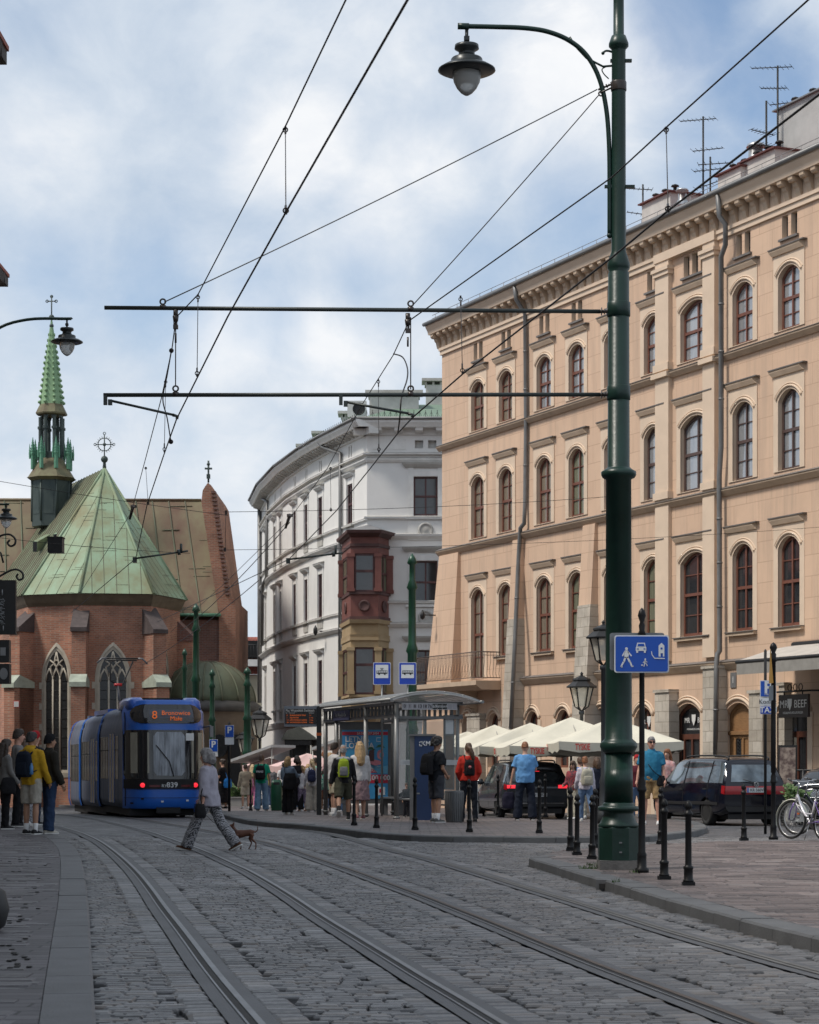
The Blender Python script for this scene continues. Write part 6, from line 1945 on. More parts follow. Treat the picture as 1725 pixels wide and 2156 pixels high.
# ------------------ information column of the stop
g=Gd(672,1716,.12);k4=sc(g.y);X4=lambda a:(a-672)/k4;Z4=lambda a:(1716-a)/k4
o=thing('information_board','black post with electronic departure board showing orange rows of text','display board',g)
mb=MB();mb.box2(X4(667),X4(677),-.07,.07,0,Z4(1487));mb.build('post',mat('anthracite',(.02,.021,.023),.4,.2,.15,5),o)
mb=MB();mb.box2(X4(666.5),X4(677.5),-.075,.075,Z4(1549),Z4(1543));mb.build('reflector',mat('orange_band',(.6,.13,.03),.4,0,0),o)
mb=MB();mb.box2(X4(599),X4(667),-.12,.12,Z4(1530),Z4(1487));hs=mb.build('housing',mat('display_housing',(.15,.17,.20),.4,.3,.1,3),o)
mb=MB();mb.box2(X4(600),X4(667),-.126,-.12,Z4(1525),Z4(1493));mb.build('screen',M_black,hs)
M_led=mat('orange_led',(.3,.06,.01),.6,0,0,emit=(1,.20,.03),estr=.3)
M_ledw=mat('white_led',(.5,.5,.5),.6,0,0)
text_obj('Plac Wszystkich Świętych',.098,M_ledw,hs,(X4(602),-.130,Z4(1496.5)),align='LEFT',sx_=.8,bold=.008);text_obj('Nr  Kierunek',.05,M_ledw,hs,(X4(602),-.130,Z4(1501.5)),align='LEFT');text_obj('Odjazd',.05,M_ledw,hs,(X4(651),-.130,Z4(1501.5)),align='LEFT')
for i,(a,b_,c)in enumerate((('8','BORONOWICE MAŁE','>>'),('1','SALWATOR','2 min'),('13','KROWODRZA GÓRKA','4 min'),('18','KROWODRZA GÓRKA','7 min'))):
	z=Z4(1506.5+i*5)
	text_obj(a,.056,M_led,hs,(X4(604),-.130,z),align='LEFT');text_obj(b_,.056,M_led,hs,(X4(611),-.130,z),align='LEFT',sx_=.85);text_obj(c,.056,M_led,hs,(X4(652),-.130,z),align='LEFT',sx_=.85)
	# ------------------ tram stop signs on poles
def stop_sign(label,px,Z,kind):
	k=sc(Z);b=W(px,HZ,Z);gz=zt(Z)+.12;G=HZ+(EYE-gz)*k;X_=lambda a:(a-px)/k;Z_=lambda a:(G-a)/k
	o=thing('stop_sign',label,'stop sign',(b.x,Z,gz))
	mb=MB();mb.lathe([(.03,0),(.03,Z_(1440))],(0,0,0),8);mb.build('post',M_alu,o)
	cz=Z_(1418.5);w_=37/k;h_=47/k
	plate(o,'board',rrect(w_,h_,.03,4,0,cz),-.05,.012,M_signwhite);plate(o,'panel',rrect(w_-.03,h_-.03,.025,4,0,cz),-.055,.006,M_blue2)
	plate(o,'field',rrect(27/k,28/k,.004,2,0,cz+4.5/k),-.060,.006,M_signwhite)
	zc_=cz+3.0/k;u=1/k
	mb=MB()
	def bx(x0,x1,z0,z1):mb.box2(x0*u,x1*u,-.064,-.060,zc_+z0*u,zc_+z1*u)
	bx(-11.5,11.5,-3.2,-1);bx(-11.5,11.5,2.6,3.4)
	for k_i in range(7):bx(-11.5+k_i*3.7,-10.7+k_i*3.7,-3,3.4)
	for cx in(-6,6):mb.prism([(cx*u+1.8*u*math.cos(t*PI/6),-.064,zc_-4*u+1.8*u*math.sin(t*PI/6))for t in range(12)],(0,.004,0))
	if kind=='tram':
		for P in(bar(-3,3.4,0,6,.7),bar(3,3.4,0,6,.7),bar(-3,8,0,6,.7),bar(3,8,0,6,.7),bar(-3.5,8.2,3.5,8.2,.7)):
			mb.prism([(a*u,-.064,zc_+c*u)for a,c in P],(0,.004,0))
	mb.build(kind+'_symbol',M_black,o)
stop_sign('blue and white tram stop sign with tram symbol above the shelter',804.5,61,'tram')
stop_sign('blue and white bus stop sign with bus symbol above the shelter',858.5,61,'bus')
# ------------------ the tram stop shelter
M_shel=mat('shelter_grey_metal',(.20,.205,.205),.45,.35,.12,3)
M_shel_dk=mat('shelter_dark_metal',(.13,.132,.135),.45,.3,.15,3)
M_shroof=mat('shelter_roof',(.55,.555,.555),.38,.2,.12,2)
M_clear=clearmat('shelter_glass',(.40,.47,.47),.11)
M_clear.node_tree.nodes['Principled BSDF'].inputs['Specular IOR Level'].default_value=.25
M_frost=clearmat('frosted_band',(.62,.64,.64),.55)
A0=Gd(835,1724,.12)
ZN=A0.y
dirL=(W(681,HZ,64.5)-W(841,HZ,ZN));dirL.z=0;LEN=dirL.length;dirL.normalize()
SH=thing('tram_stop_shelter','grey glass tram stop shelter with curved ribbed roof','shelter',A0,math.atan2(dirL.y,dirL.x)-PI/2)
ks=sc(ZN);WS=141/ks
ca=math.cos(-(math.atan2(dirL.y,dirL.x)-PI/2));sa_=math.sin(-(math.atan2(dirL.y,dirL.x)-PI/2))
HP=(1724-1481)/ks
posts=[(0,0),(0,3.1),(0,6.4),(0,LEN-.6)]
mb=None
for(x,y)in posts+[(WS,0.25),(WS,3.3),(WS,6.6),(WS,LEN-.6)]:
	mb=MB();r_=.065 if x==0 else.05
	mb.tube([(x,y,-.1),(x,y,HP)],r_,12);mb.lathe([(r_+.03,0),(r_+.03,.05),(r_,.06)],(x,y,0),12);mb.build('post',M_shel,SH)
mb=MB()
for x in(0,WS):
	mb.box2(x-.05,x+.05,-.05,LEN-.5,HP-.36,HP-.28);mb.box2(x-.05,x+.05,-.05,LEN-.5,HP-.04,HP+.04)
	n_=20 if x==0 else 14
	for k in range(n_):
		y=.25+k*(LEN-1)/n_;mb.box2(x-.03,x+.03,y-.04,y+.04,HP-.3,HP)
for y in(0.0,LEN-.55):
	mb.box2(-.05,WS+.05,y-.05,y+.05,HP-.40,HP-.33);mb.box2(-.05,WS+.05,y-.05,y+.05,HP-.02,HP+.05)
mb.build('frame',M_shel_dk,SH)
mb=MB();nst=14
def arcp(t):
	x=-.30+(WS+.72)*t;return x,HP+.06+.22*(1-(2*t-.95)**2)
for k in range(nst):
	(xa,za),(xb,zb)=arcp(k/nst),arcp((k+1)/nst)
	vs=[(xa,-.55,za),(xb,-.55,zb),(xb,LEN+.1,zb),(xa,LEN+.1,za)]
	v2=[(x,y,z-.035)for x,y,z in vs]
	mb.add(vs+v2,[(0,1,2,3),(7,6,5,4),(0,4,5,1),(2,6,7,3)],0,False)
mb.build('roof',clearmat('roof_panel',(.60,.61,.61),.6),SH)
mb=MB()
for k in range(0,17):
	y=-.4+k*(LEN+.3)/16
	pts=[(arcp(j/10)[0],y,arcp(j/10)[1]+.02)for j in range(11)]
	mb.tube(pts,.03,5)
for t in(0.0,1.0):
	x,z=arcp(t);mb.tube([(x,-.6,z),(x,LEN+.15,z)],.045,6)
for j in(2,4,6,8):
	x,z=arcp(j/10);mb.tube([(x,-.55,z+.02),(x,LEN,z+.02)],.02,5)
mb.build('roof_rib',M_shel,SH)
mb=MB();x0=(845-835)/ks;x1=(966-835)/ks;zb,zt2=(1724-1494)/ks,(1724-1480.5)/ks
mb.box2(x0,x1,-.11,-.05,zb,zt2);lp=mb.build('line_panel',M_signwhite,SH)
items=['0','1','8','13','18','76','69','605','669','','']
cw=(x1-x0)/11
for i,t in enumerate(items):
	cx=x0+(i+.5)*cw
	mb=MB();mb.box2(cx-cw/2+.006,cx+cw/2-.006,-.116,-.11,zb+.012,zt2-.012);mb.build('line_tile',M_black if t in('69','605','669')else mat('tile_grey',(.42,.42,.46),.5,0,.05,3)if 'tile_grey' not in bpy.data.materials else bpy.data.materials['tile_grey'],lp)
	if t:text_obj(t,.12 if len(t)<3 else.085,M_signwhite if t in('69','605','669')else M_black,lp,(cx,-.119,(zb+zt2)/2),bold=.015)
mb=MB();mb.box2(-.10,-.06,4.6,6.4,HP-.33,HP-.06);np_=mb.build('name_plate',mat('name_blue',(.045,.055,.12),.5,0,.1,3),SH)
text_obj('Plac Wszystkich Św.',.15,M_signwhite,np_,(-.105,5.5,HP-.19),(PI/2,0,-PI/2))
def pane(x0,x1,y0,y1,z0,z1,m,name='glass_pane'):
	mb=MB();mb.box2(x0,x1,y0,y1,z0,z1);return mb.build(name,m,SH)
pane(.09,WS-.07,-.012,.012,.55,HP-.42,M_clear)
pane(.09,WS-.07,-.022,-.016,(1724-1611)/ks,(1724-1600)/ks,M_frost,'glass_band')
text_obj('KOMUNIKACJA MIEJSKA',.10,mat('band_text',(.30,.33,.36),.5,0,0),SH,(WS*.42,-.028,(1724-1605.5)/ks))
for y0,y1 in((.3,3.25),(3.35,6.55),(6.65,LEN-.65)):
	pane(WS-.012,WS+.012,y0,y1,.35,HP-.42,M_clear)
mb=MB();mb.tube([(0,-.02,.50),(WS,-.02,.50)],.03,8);mb.tube([(WS,.2,.32),(WS,LEN-.6,.32)],.025,8);mb.build('rail',M_shel,SH)
x0,x1=(942-835)/ks,(964-835)/ks
mb=MB();mb.box2(x0,x1,.06,.16,(1724-1663)/ks,(1724-1505)/ks);tcase=mb.build('timetable_case',M_shel_dk,SH)
mb=MB();mb.box2(x0+.03,x1-.03,.05,.06,(1724-1545)/ks,(1724-1512)/ks);mb.build('timetable_sheet',M_signwhite,tcase)
mb=MB();mb.box2(x0+.03,x1-.03,.05,.06,(1724-1660)/ks,(1724-1548)/ks);mb.build('timetable_sheet',mat('brown_reflection_board',(.13,.085,.055),.3,0,.3,3),tcase)  # brown of a reflection is put into this sheet's colour
mb=MB();mb.box2(WS-.6,WS-.2,4.2,6.4,.44,.48);mb.box2(WS-.5,WS-.3,4.4,4.5,0,.44);mb.box2(WS-.5,WS-.3,6.1,6.2,0,.44);mb.build('bench',M_shel_dk,SH)
AZ=62.5;ka=sc(AZ)
gz=zt(AZ)+.12;b=W(769,HZ,AZ)
AD=thing('poster_case','lit holiday lottery poster case with blue poster at the far end of the shelter','poster case',(b.x,AZ,gz))
Ga=HZ+(EYE-gz)*ka;Xa=lambda a:(a-769)/ka;Za=lambda a:(Ga-a)/ka
mb=MB();mb.box2(Xa(715),Xa(824),-.08,.08,Za(1692),Za(1524));mb.box2(Xa(722),Xa(730),-.07,.07,-.1,Za(1690));mb.box2(Xa(809),Xa(817),-.07,.07,-.1,Za(1690));mb.build('frame',M_shel_dk,AD)
M_post=mat('poster_blue',(.03,.19,.52),.35,0,.35,1.2,col2=(.06,.36,.58))
mb=MB();mb.box2(Xa(721),Xa(817),-.09,-.08,Za(1682),Za(1537));po=mb.build('poster',M_post,AD)
M_pred=mat('poster_red',(.48,.02,.05),.4,0,.05,2);M_pink=mat('poster_pink',(.62,.22,.27),.4,0,.2,4);M_pgreen=mat('poster_green',(.02,.12,.06),.4,0,.3,5);M_pbrown=mat('poster_brown',(.10,.045,.05),.5,0,.2,4)
def padd(nm,x0,x1,y0,y1,m,d=-.096):mb=MB();mb.box2(Xa(x0),Xa(x1),d,d+.005,Za(y1),Za(y0));return mb.build(nm,m,po)
padd('top_strip',721,817,1541,1548,M_pred);text_obj('24.06-23.07.2024',.09,M_signwhite,po,(Xa(775),-.099,Za(1544.6)))
text_obj('LETNIA',.22,M_signwhite,po,(Xa(727),-.099,Za(1557)),align='LEFT',bold=.02,sx_=.95);text_obj('LOTERIA',.22,M_signwhite,po,(Xa(727),-.099,Za(1570.5)),align='LEFT',bold=.02,sx_=.95)
padd('logo_box',793,806,1553,1562,M_signwhite);padd('logo_face',794,805,1554,1561,M_post,-.100)
mb=MB()
def blobp(cx,cy,rx,ry,n=16):return[(Xa(cx)+rx/ka*math.cos(2*PI*k/n),-.1,Za(cy)+ry/ka*math.sin(2*PI*k/n))for k in range(n)]
mb.poly(blobp(789,1606,15,6));mb.poly([(x,-.101,z)for x,_,z in blobp(801,1589,7,10)]);mb.build('print',M_pink,po,recalc=False)
mb=MB();mb.poly([(x,-.103,z)for x,_,z in blobp(802,1590,3,5)]);mb.poly([(Xa(771),-.1,Za(1604)),(Xa(797),-.1,Za(1629)),(Xa(817),-.1,Za(1629)),(Xa(817),-.1,Za(1612)),(Xa(795),-.1,Za(1614))]);mb.build('print',mat('poster_wave',(.12,.38,.58),.4,0,.3,5),po,recalc=False)
mb=MB();mb.poly([(Xa(775),-.102,Za(1603)),(Xa(778),-.102,Za(1580)),(Xa(788),-.102,Za(1578)),(Xa(788),-.102,Za(1603))]);mb.build('print',M_pbrown,po,recalc=False)
mb=MB()
for(cx,cy)in((781,1578),(801,1573)):
	for a in(10,50,90,130,170):
		t=R(a);mb.poly([(Xa(cx),-.104,Za(cy)),(Xa(cx+5*math.cos(t)+2*math.sin(t)),-.104,Za(cy-5*math.sin(t)+2*math.cos(t))),(Xa(cx+11*math.cos(t)),-.104,Za(cy-8*math.sin(t)+3)),(Xa(cx+5*math.cos(t)-2*math.sin(t)),-.104,Za(cy-5*math.sin(t)-2*math.cos(t)))])
mb.build('print',M_pgreen,po,recalc=False)
padd('red_box',776,803,1613,1620,M_signwhite);padd('red_box',776,803,1620,1627,M_pred);text_obj('NAGRODY',.08,M_pred,po,(Xa(789),-.099,Za(1616.5)));text_obj('PULA',.08,M_signwhite,po,(Xa(789),-.099,Za(1623.5)))
padd('red_box',771,817,1631,1649,M_pred);text_obj('100 000',.19,M_signwhite,po,(Xa(776),-.099,Za(1638)),align='LEFT',bold=.02);text_obj('zł',.12,M_signwhite,po,(Xa(811),-.099,Za(1640)))
padd('white_box',795,811,1657,1674,M_signwhite);padd('red_box',799,806,1661,1669,M_pred,-.102)
MZ=54.5;km=sc(MZ);gz=zt(MZ)+.12;Gm=HZ+(EYE-gz)*km;Xm=lambda a:(a-889)/km;Zm=lambda a:(Gm-a)/km
TM=thing('ticket_machine','dark blue ticket machine with white lettering inside the shelter','ticket machine',(W(889,HZ,MZ).x,MZ,gz))
M_navy=mat('machine_navy',(.010,.028,.085),.4,.1,.12,2)
mb=MB();mb.box2(Xm(873),Xm(916),-.25,.25,0,Zm(1548));mb.build('cabinet',M_navy,TM)
mb=MB();mb.box2(Xm(863),Xm(873),-.22,.22,0,Zm(1549));mb.box2(Xm(860),Xm(918),-.27,.27,Zm(1550),Zm(1546));mb.build('side',M_shel_dk,TM)
text_obj('KMK',.16,M_signwhite,TM,(Xm(901.5),-.255,Zm(1566)),bold=.01)
mb=MB()
for t in((883,890,1561.5,1563),(883,890,1570,1571.5),(883,884.5,1561.5,1565),(883,884.5,1567,1571.5),(888.5,890,1561.5,1571.5)):mb.box2(Xm(t[0]),Xm(t[1]),-.256,-.25,Zm(t[3]),Zm(t[2]))
mb.build('logo',M_signwhite,TM)
mb=MB();mb.box2(Xm(877),Xm(884),-.256,-.25,Zm(1672),Zm(1669));mb.build('slot',M_alu,TM)
def bin_obj(label,cat,px,base,w_px,h_px,m,kind):
	g=Gd(px,base,.12);k=sc(g.y);r=w_px/k/2;h=h_px/k
	o=thing('litter_bin',label,'bin',g)
	if kind=='cone':
		mb=MB();mb.lathe([(r*.82,0),(r*.84,.03),(r,h-.02),(r*.97,h),(r*.85,h),(r*.84,h-.08),(0,h-.1)],(0,0,0),24);b_=mb.build('body',m,o)
		mb=MB()
		for k_ in range(24):
			t=2*PI*k_/24;mb.tube([(r*.845*math.cos(t),r*.845*math.sin(t),.04),(r*1.003*math.cos(t),r*1.003*math.sin(t),h-.05)],.008,4)
		mb.build('flute',m,o)
	else:
		mb=MB();mb.loft([(0,0,0,r*.95,r*.8),(0,0,.04,r,r*.85),(0,0,h*.8,r,r*.85),(0,0,h*.88,r*.96,r*.82),(0,0,h,r*.72,r*.6)],20,p=5);mb.build('body',m,o)
		mb=MB();mb.box2(-r*.55,r*.55,-r*.84,-r*.6,h*.84,h*.92);mb.build('opening',M_iron,o)
	return o
bin_obj('round grey ribbed litter bin at the near corner of the shelter','bin',956.5,1731,41,66,mat('bin_grey',(.105,.108,.112),.5,.3,.15,3),'cone')
bin_obj('dark green litter bin among the crowd left of the departure board','bin',582.8,1707,23.5,65,mat('bin_green',(.008,.058,.030),.3,.1,.2,3),'box')
# ------------------ parasols
M_par=mat('cream_canvas',(.60,.575,.48),.85,0,.06,2,bump=.06)
M_parred=mat('red_print',(.55,.045,.04),.6,0,0)
M_parpink=mat('pink_canvas',(.60,.42,.40),.85,0,.06,2)
M_parpole=mat('parasol_pole',(.35,.34,.32),.5,.3,.1,3)
def parasol(label,px,Z,peak,edge,half,m,txt=True,rz=0.0,lev=.0):
	b=W(px,HZ,Z);gz=zt(Z)+lev
	o=thing('parasol',label,'parasol',(b.x,Z,gz),rz,'parasols over the pavement tables')
	zp,ze=EYE+(HZ-peak)/F*Z-gz,EYE+(HZ-edge)/F*Z-gz
	mb=MB();n=10
	for q in range(4):
		a0=q*PI/2
		rows=[]
		for i in range(n+1):
			t=i/n;row=[]
			for j in range(n+1):
				s=-1+2*j/n
				x,y=half*t,half*t*s
				sag=.10*math.sin(PI*t)*(1-s*s)+.05*t*(1-s*s)
				z=zp+(ze-zp)*t-sag
				c_,s_=math.cos(a0),math.sin(a0)
				row.append((x*c_-y*s_,x*s_+y*c_,z))
			rows.append(row)
		vs=[p for r_ in rows for p in r_]
		mb.add(vs,[(i*(n+1)+j,(i+1)*(n+1)+j,(i+1)*(n+1)+j+1,i*(n+1)+j+1)for i in range(n)for j in range(n)],0,True)
	mb.build('canopy',m,o)
	mb=MB()
	for q in range(4):
		a0=q*PI/2;c_,s_=math.cos(a0),math.sin(a0);vs=[]
		for j in range(13):
			s=-1+2*j/12;x,y=half+.004,half*s;z=ze-.05*(1-s*s)
			d=.24+.03*math.cos(s*PI*3)
			vs+=[(x*c_-y*s_,x*s_+y*c_,z+.01),((x-.02)*c_-y*s_,(x-.02)*s_+y*c_,z-d)]
		mb.add(vs,[(2*j,2*j+1,2*j+3,2*j+2)for j in range(12)],0,False)
	va=mb.build('valance',m,o)
	mb=MB();mb.tube([(0,0,0),(0,0,zp)],.035,8);mb.box2(-.35,.35,-.35,.35,0,.06)
	for q in range(8):
		t=q*PI/4;L=half*(1.38 if q%2 else.98);mb.tube([(0,0,zp-.08),(L*math.cos(t),L*math.sin(t),ze-.06)],.015,4)
	mb.build('pole',M_parpole,o)
	if txt:
		for q in range(4):
			a0=-PI/2+q*PI/2;c_,s_=math.cos(a0),math.sin(a0);x,y=half+.02,-half*.62
			for yy in(-half*.62,):
				text_obj('TYSKIE',.24,M_parred,va,((x)*c_-yy*s_,(x)*s_+yy*c_,ze-.15),(PI/2,0,a0+PI/2),sx_=.55,bold=.02)
	return o
parasol('farthest cream parasol showing right behind the shelter post',985,76,1540,1574,1.55,M_par,False,.15)
parasol('leftmost full cream parasol above the red-jacketed woman',1041.7,72,1526,1574,1.75,M_par,True,.12)
parasol('second cream parasol behind the man in light blue',1117,68,1522,1573,1.85,M_par,True,.10)
parasol('third cream parasol with its peak beside the grey lantern post',1203,64.5,1510,1572,2.1,M_par,True,.08)
parasol('nearest cream parasol spreading behind the big green pole',1290,61.5,1512,1563,1.72,M_par,True,.05)
parasol('small pink parasol behind the boy with the black backpack',568,98,1596,1612,1.1,M_parpink,False,.2,.12)
parasol('larger pale pink parasol behind the hugging women',648,92,1586,1612,1.35,M_parpink,False,.3,.12)
def cafe_awning(label,pts,Z,dep):
	o=thing('awning',label,'awning',W(pts[0][0],pts[0][1],Z)*1.0)
	b=W(pts[0][0],pts[0][1],Z)
	mb=MB();P=[W(x,y,Z)-b for x,y in pts];mb.prism(P+[p-Vector((0,0,.12))for p in reversed(P)],(dep*.3,dep,0));mb.build('canopy',mat('awning_white',(.55,.56,.55),.8,0,.1,2)if 'awning_white' not in bpy.data.materials else bpy.data.materials['awning_white'],o)
	mb=MB();mb.tube([P[0]+Vector((.05,.1,-.1)),P[0]+Vector((.05,.1,-b.z+zt(Z)))],.03,6);mb.tube([P[-1]+Vector((0,.1,-.1)),P[-1]+Vector((0,.1,-b.z+zt(Z)))],.03,6);mb.build('frame',M_parpole,o)
cafe_awning('white sloping cafe awning between the parking sign and the crowd',[(480,1601),(572,1568)],96,3)
cafe_awning('second white cafe awning just left of the shelter roof',[(656,1574),(706,1556)],90,3)
M_leaf=mat('leaf_green',(.045,.095,.022),.6,0,.5,3,col2=(.085,.15,.035))
M_planter=mat('planter_grey',(.30,.30,.29),.8,0,.12,2)
def planter(label,px0,px1,base,h_box,h_leaf,dens):
	g=Gd((px0+px1)/2,base,.12);k=sc(g.y);w_=(px1-px0)/k
	o=thing('planter',label,'planter',g)
	mb=MB();mb.box2(-w_/2,w_/2,-.25,.25,0,h_box);mb.box2(-w_/2-.03,w_/2+.03,-.28,.28,h_box-.06,h_box);mb.build('box',M_planter,o)
	mb=MB();rs=random.Random(px0)
	for i in range(dens):
		cx,cy=rs.uniform(-w_/2,w_/2),rs.uniform(-.24,.24);hh=h_leaf*(.5+.5*math.sin(3.1*cx+px0)**2)*rs.random()**.7
		c=Vector((cx*1.05,cy,h_box+hh));a=rs.uniform(0,2*PI);d=Vector((math.cos(a),math.sin(a),rs.uniform(-.3,.9))).normalized()*rs.uniform(.07,.13);q=d.orthogonal().normalized()*rs.uniform(.02,.045)
		mb.add([c,c+d*.5+q,c+d,c+d*.5-q],[(0,1,2,3)])
		if i%9==0:mb.tube([(cx,cy,h_box-.02),tuple(c)],.006,3)
	mb.build('foliage',M_leaf,o,recalc=False)
planter('grey planter with tall green grasses right of the black-clad woman',484,520,1698,.45,.85,700)
planter('low planter with shrubs behind the pavement tables',1275,1300,1716,.4,.5,300)
planter('dark planter with flowers by the restaurant fence',1655,1700,1730,.5,.4,400)
o=thing('terrace_fence','black low terrace fence behind the bicycle at the right edge','fence',W(1648,HZ,58)*Vector((1,1,0))if False else(W(1648,HZ,58).x,58,zt(58)))
mb=MB()
for k in range(5):mb.tube([(k*.55,0,0),(k*.55,0,1.55 if k==2 else 1.4)],.04,6)
mb.tube([(0,0,1.38),(2.4,0,1.38)],.03,6);mb.tube([(0,0,.8),(2.4,0,.8)],.02,6);mb.build('rail',M_iron,o)
b=W(1658,HZ,55);o=thing('menu_stand','leaning menu board with food pictures beside the restaurant door','menu board',(b.x,55,zt(55)),-.3)
mb=MB();mb.prism([(-.24,0,.7),(.24,0,.7),(.24,.12,2.0),(-.24,.12,2.0)],(0,.03,0));mb.build('board',M_iron,o)
mb=MB();mb.prism([(-.20,-.012,.76),(.20,-.012,.76),(.20,.10,1.94),(-.20,.10,1.94)],(0,.005,0));mb.build('print',mat('menu_print',(.30,.24,.20),.5,0,.6,7,col2=(.08,.05,.045),contrast=2),o)
mb=MB();mb.box2(-.22,-.18,.0,.04,0,.72);mb.box2(.18,.22,.0,.04,0,.72);mb.build('leg',M_iron,o)
# ------------------ the tram
M_tblue=mat('tram_blue',(.010,.115,.52),.32,.0,.10,1.5,coat=.3)
M_tblue_lt=mat('tram_blue_light',(.03,.11,.46),.3,.05,.15,1.5,coat=.4)
M_tsilver=mat('tram_side_grey',(.065,.095,.16),.5,.0,.35,.9,spec=.12,col2=(.18,.19,.235),stretch=(1,2.5,.35),detail=6)
M_gang=mat('gangway_blue',(.012,.09,.36),.7,0,.15,3,spec=.15)
M_tdark=mat('tram_underframe',(.010,.010,.012),.7,.1,.2,4)
M_tglass=glassmat('tram_glass',(.012,.013,.016),.05,.7)
M_tglass_s=mat('tram_side_glass',(.07,.064,.05),.12,0,.5,.8,spec=.2,col2=(.010,.012,.012),stretch=(1,2.2,.5),contrast=1.6)  # cream reflections with dark stripes, put into the glass colour
M_red=mat('tail_red',(.45,.01,.015),.25,0,.1,4)
M_redlit=mat('tail_red_lit',(.6,.02,.02),.3,0,0,emit=(1,.03,.05),estr=.75)
TZ=66.0
td=Vector((-.259,.966,0))
tb=W(355,HZ,TZ);tb=Vector((tb.x,tb.y,zt(TZ)))
slope=(zt(TZ+12)-zt(TZ))/12.4
TR=thing('tram','blue and silver articulated tram seen from behind with orange destination display','tram',tb,math.atan2(td.y,td.x)-PI/2)
TR.scale=(1.05,1,1)
def tring(w=1.2,h0=.30,h1=3.30,roof=3.42,nr=6):
	pts=[(-w+.06,h0),(-w,h0+.25),(-w,1.1),(-w,2.62),(-w+.06,2.95)]
	for k in range(nr+1):
		a=k/nr*PI/2;pts.append((-w+.10+.42*(1-math.cos(a)),3.02+(roof-3.02)*math.sin(a)))
	return pts+[(-x,z)for x,z in reversed(pts)]
def section(y0,y1,name,m=M_tsilver,yaw=0.0,off=Vector((0,0,0)),zoff=0.0):
	0
	mb=MB();rg=tring();n=len(rg)
	vs=[(x,y0,z+zoff)for x,z in rg]+[(x,y1,z+zoff)for x,z in rg]
	mb.add(vs,[(i,n+i,n+i+1,i+1)for i in range(n-1)]+[(n-1,2*n-1,n,0)],0,True)
	mb.add(vs[:n],[tuple(range(n))],1);mb.add(vs[n:],[tuple(reversed(range(n)))],1)
	o=mb.build(name,[m,M_tdark],TR,recalc=False)
	return o
def side_windows(par,y0,y1,zoff,splits,doors=()):
	for sg in(-1,1):
		mb=MB();x=sg*1.2
		mb.box2(x-.006 if sg<0 else x-.002,x+.002 if sg<0 else x+.006,y0,y1,1.16+zoff,2.50+zoff)
		b=mb.build('window_band',M_tglass_s,par)
		mb=MB();n=splits
		for k in range(1,n):
			y=y0+(y1-y0)*k/n;mb.box2(x+sg*.006-.003,x+sg*.006+.003,y-.025,y+.025,1.16+zoff,2.50+zoff)
		mb.box2(x+sg*.006-.003,x+sg*.006+.003,y0,y1,2.05+zoff,2.08+zoff)
		mb.build('window_post',M_tdark,b)
		for(d0,d1)in doors:
			mb=MB();xx=x+sg*.009
			mb.box2(xx-.003,xx+.003,d0,d1,.42+zoff,2.58+zoff);dd=mb.build('door',M_tglass_s,par)
			mb=MB()
			for yy in(d0,(d0+d1)/2,d1):mb.box2(xx+sg*.003-.004,xx+sg*.003+.004,yy-.03,yy+.03,.42+zoff,2.58+zoff)
			mb.build('door_leaf_edge',M_tblue,dd)
s1=section(1.0,6.6,'body',zoff=0)
side_windows(s1,2.0,6.45,0,7,((2.9,4.2),))
cuts=[(6.42,11.3),(11.72,17.5)]
def bent(y0,y1,name,yaw,base):
	L=y1-y0
	mb=MB();rg=tring();n=len(rg)
	return None
s2=section(7.05,12.0,'body',zoff=slope*8);side_windows(s2,7.2,11.85,slope*8,6,((8.0,9.3),))
s3=section(12.45,15.5,'body',zoff=slope*13);side_windows(s3,12.6,15.4,slope*13,4)
s4=section(.0,9.0,'body',zoff=slope*18);side_windows(s4,.3,8.7,slope*18,9,((3,4.3),));s4.location=(.35,15.9,0);s4.rotation_euler=(0,0,R(-15))
for(y0,y1,zo)in((6.58,7.07,slope*5),(11.98,12.47,slope*11),(15.48,15.9,slope*16)):
	mb=MB();rg=[(x*1.03,z*1.008)for x,z in tring()];n=len(rg)
	for k in range(5):
		a,b=y0+(y1-y0)*k/5,y0+(y1-y0)*(k+1)/5
		r_=[(x*(1 if k%2 else.985),z)for x,z in rg]
		vs=[(x,a,z+zo)for x,z in rg]+[(x,b,z+zo)for x,z in rg]
		mb.add(vs,[(i,i+1,n+i+1,n+i)for i in range(n-1)]+[(n-1,0,n,2*n-1)],0,False)
	mb.build('gangway',M_gang,TR)
mb=MB();rows=[]
def cab(f,z):
	0
	w=1.2
	zz=max(0,z-2.8)
	bulge=.0+.16*(1-(abs(f))**2.2)
	x=w*math.sin(f*PI/2)if False else w*f
	a=abs(f)
	y=1.0*(a**5)*.85+(1-(1-a**8))*.15-.02
	lean=.0 if z<1.1 else(z-1.1)*.05
	top=max(0,z-3.0)
	return x,y+lean+top*.55
zs_c=[.28,.34,.6,.86,.90,1.17,1.6,2.1,2.66,2.70,2.83,2.86,3.2,3.42,3.52,3.58]
fs_c=[-1,-.985,-.95,-.9,-.82,-.7,-.5,-.25,0,.25,.5,.7,.82,.9,.95,.985,1]
def cabv(f,z):
	x,y=cab(f,z)
	if z>3.2:x*=1-(z-3.2)*.35
	if z<.34:y+=.06
	return(x,y,z)
V_=[[cabv(f,z)for f in fs_c]for z in zs_c]
nf=len(fs_c)
vs=[p for r_ in V_ for p in r_]
fc=[(j*nf+i,j*nf+i+1,(j+1)*nf+i+1,(j+1)*nf+i)for j in range(len(zs_c)-1)for i in range(nf-1)]
mb.add(vs,fc,0,True)
top=V_[-1];L_=len(top)
mb.add([p for p in top]+[(p[0]*1.0,2.2,3.50)for p in top],[(i,i+1,L_+i+1,L_+i)for i in range(L_-1)],0,True)
cabo=mb.build('cab',M_tblue,TR)
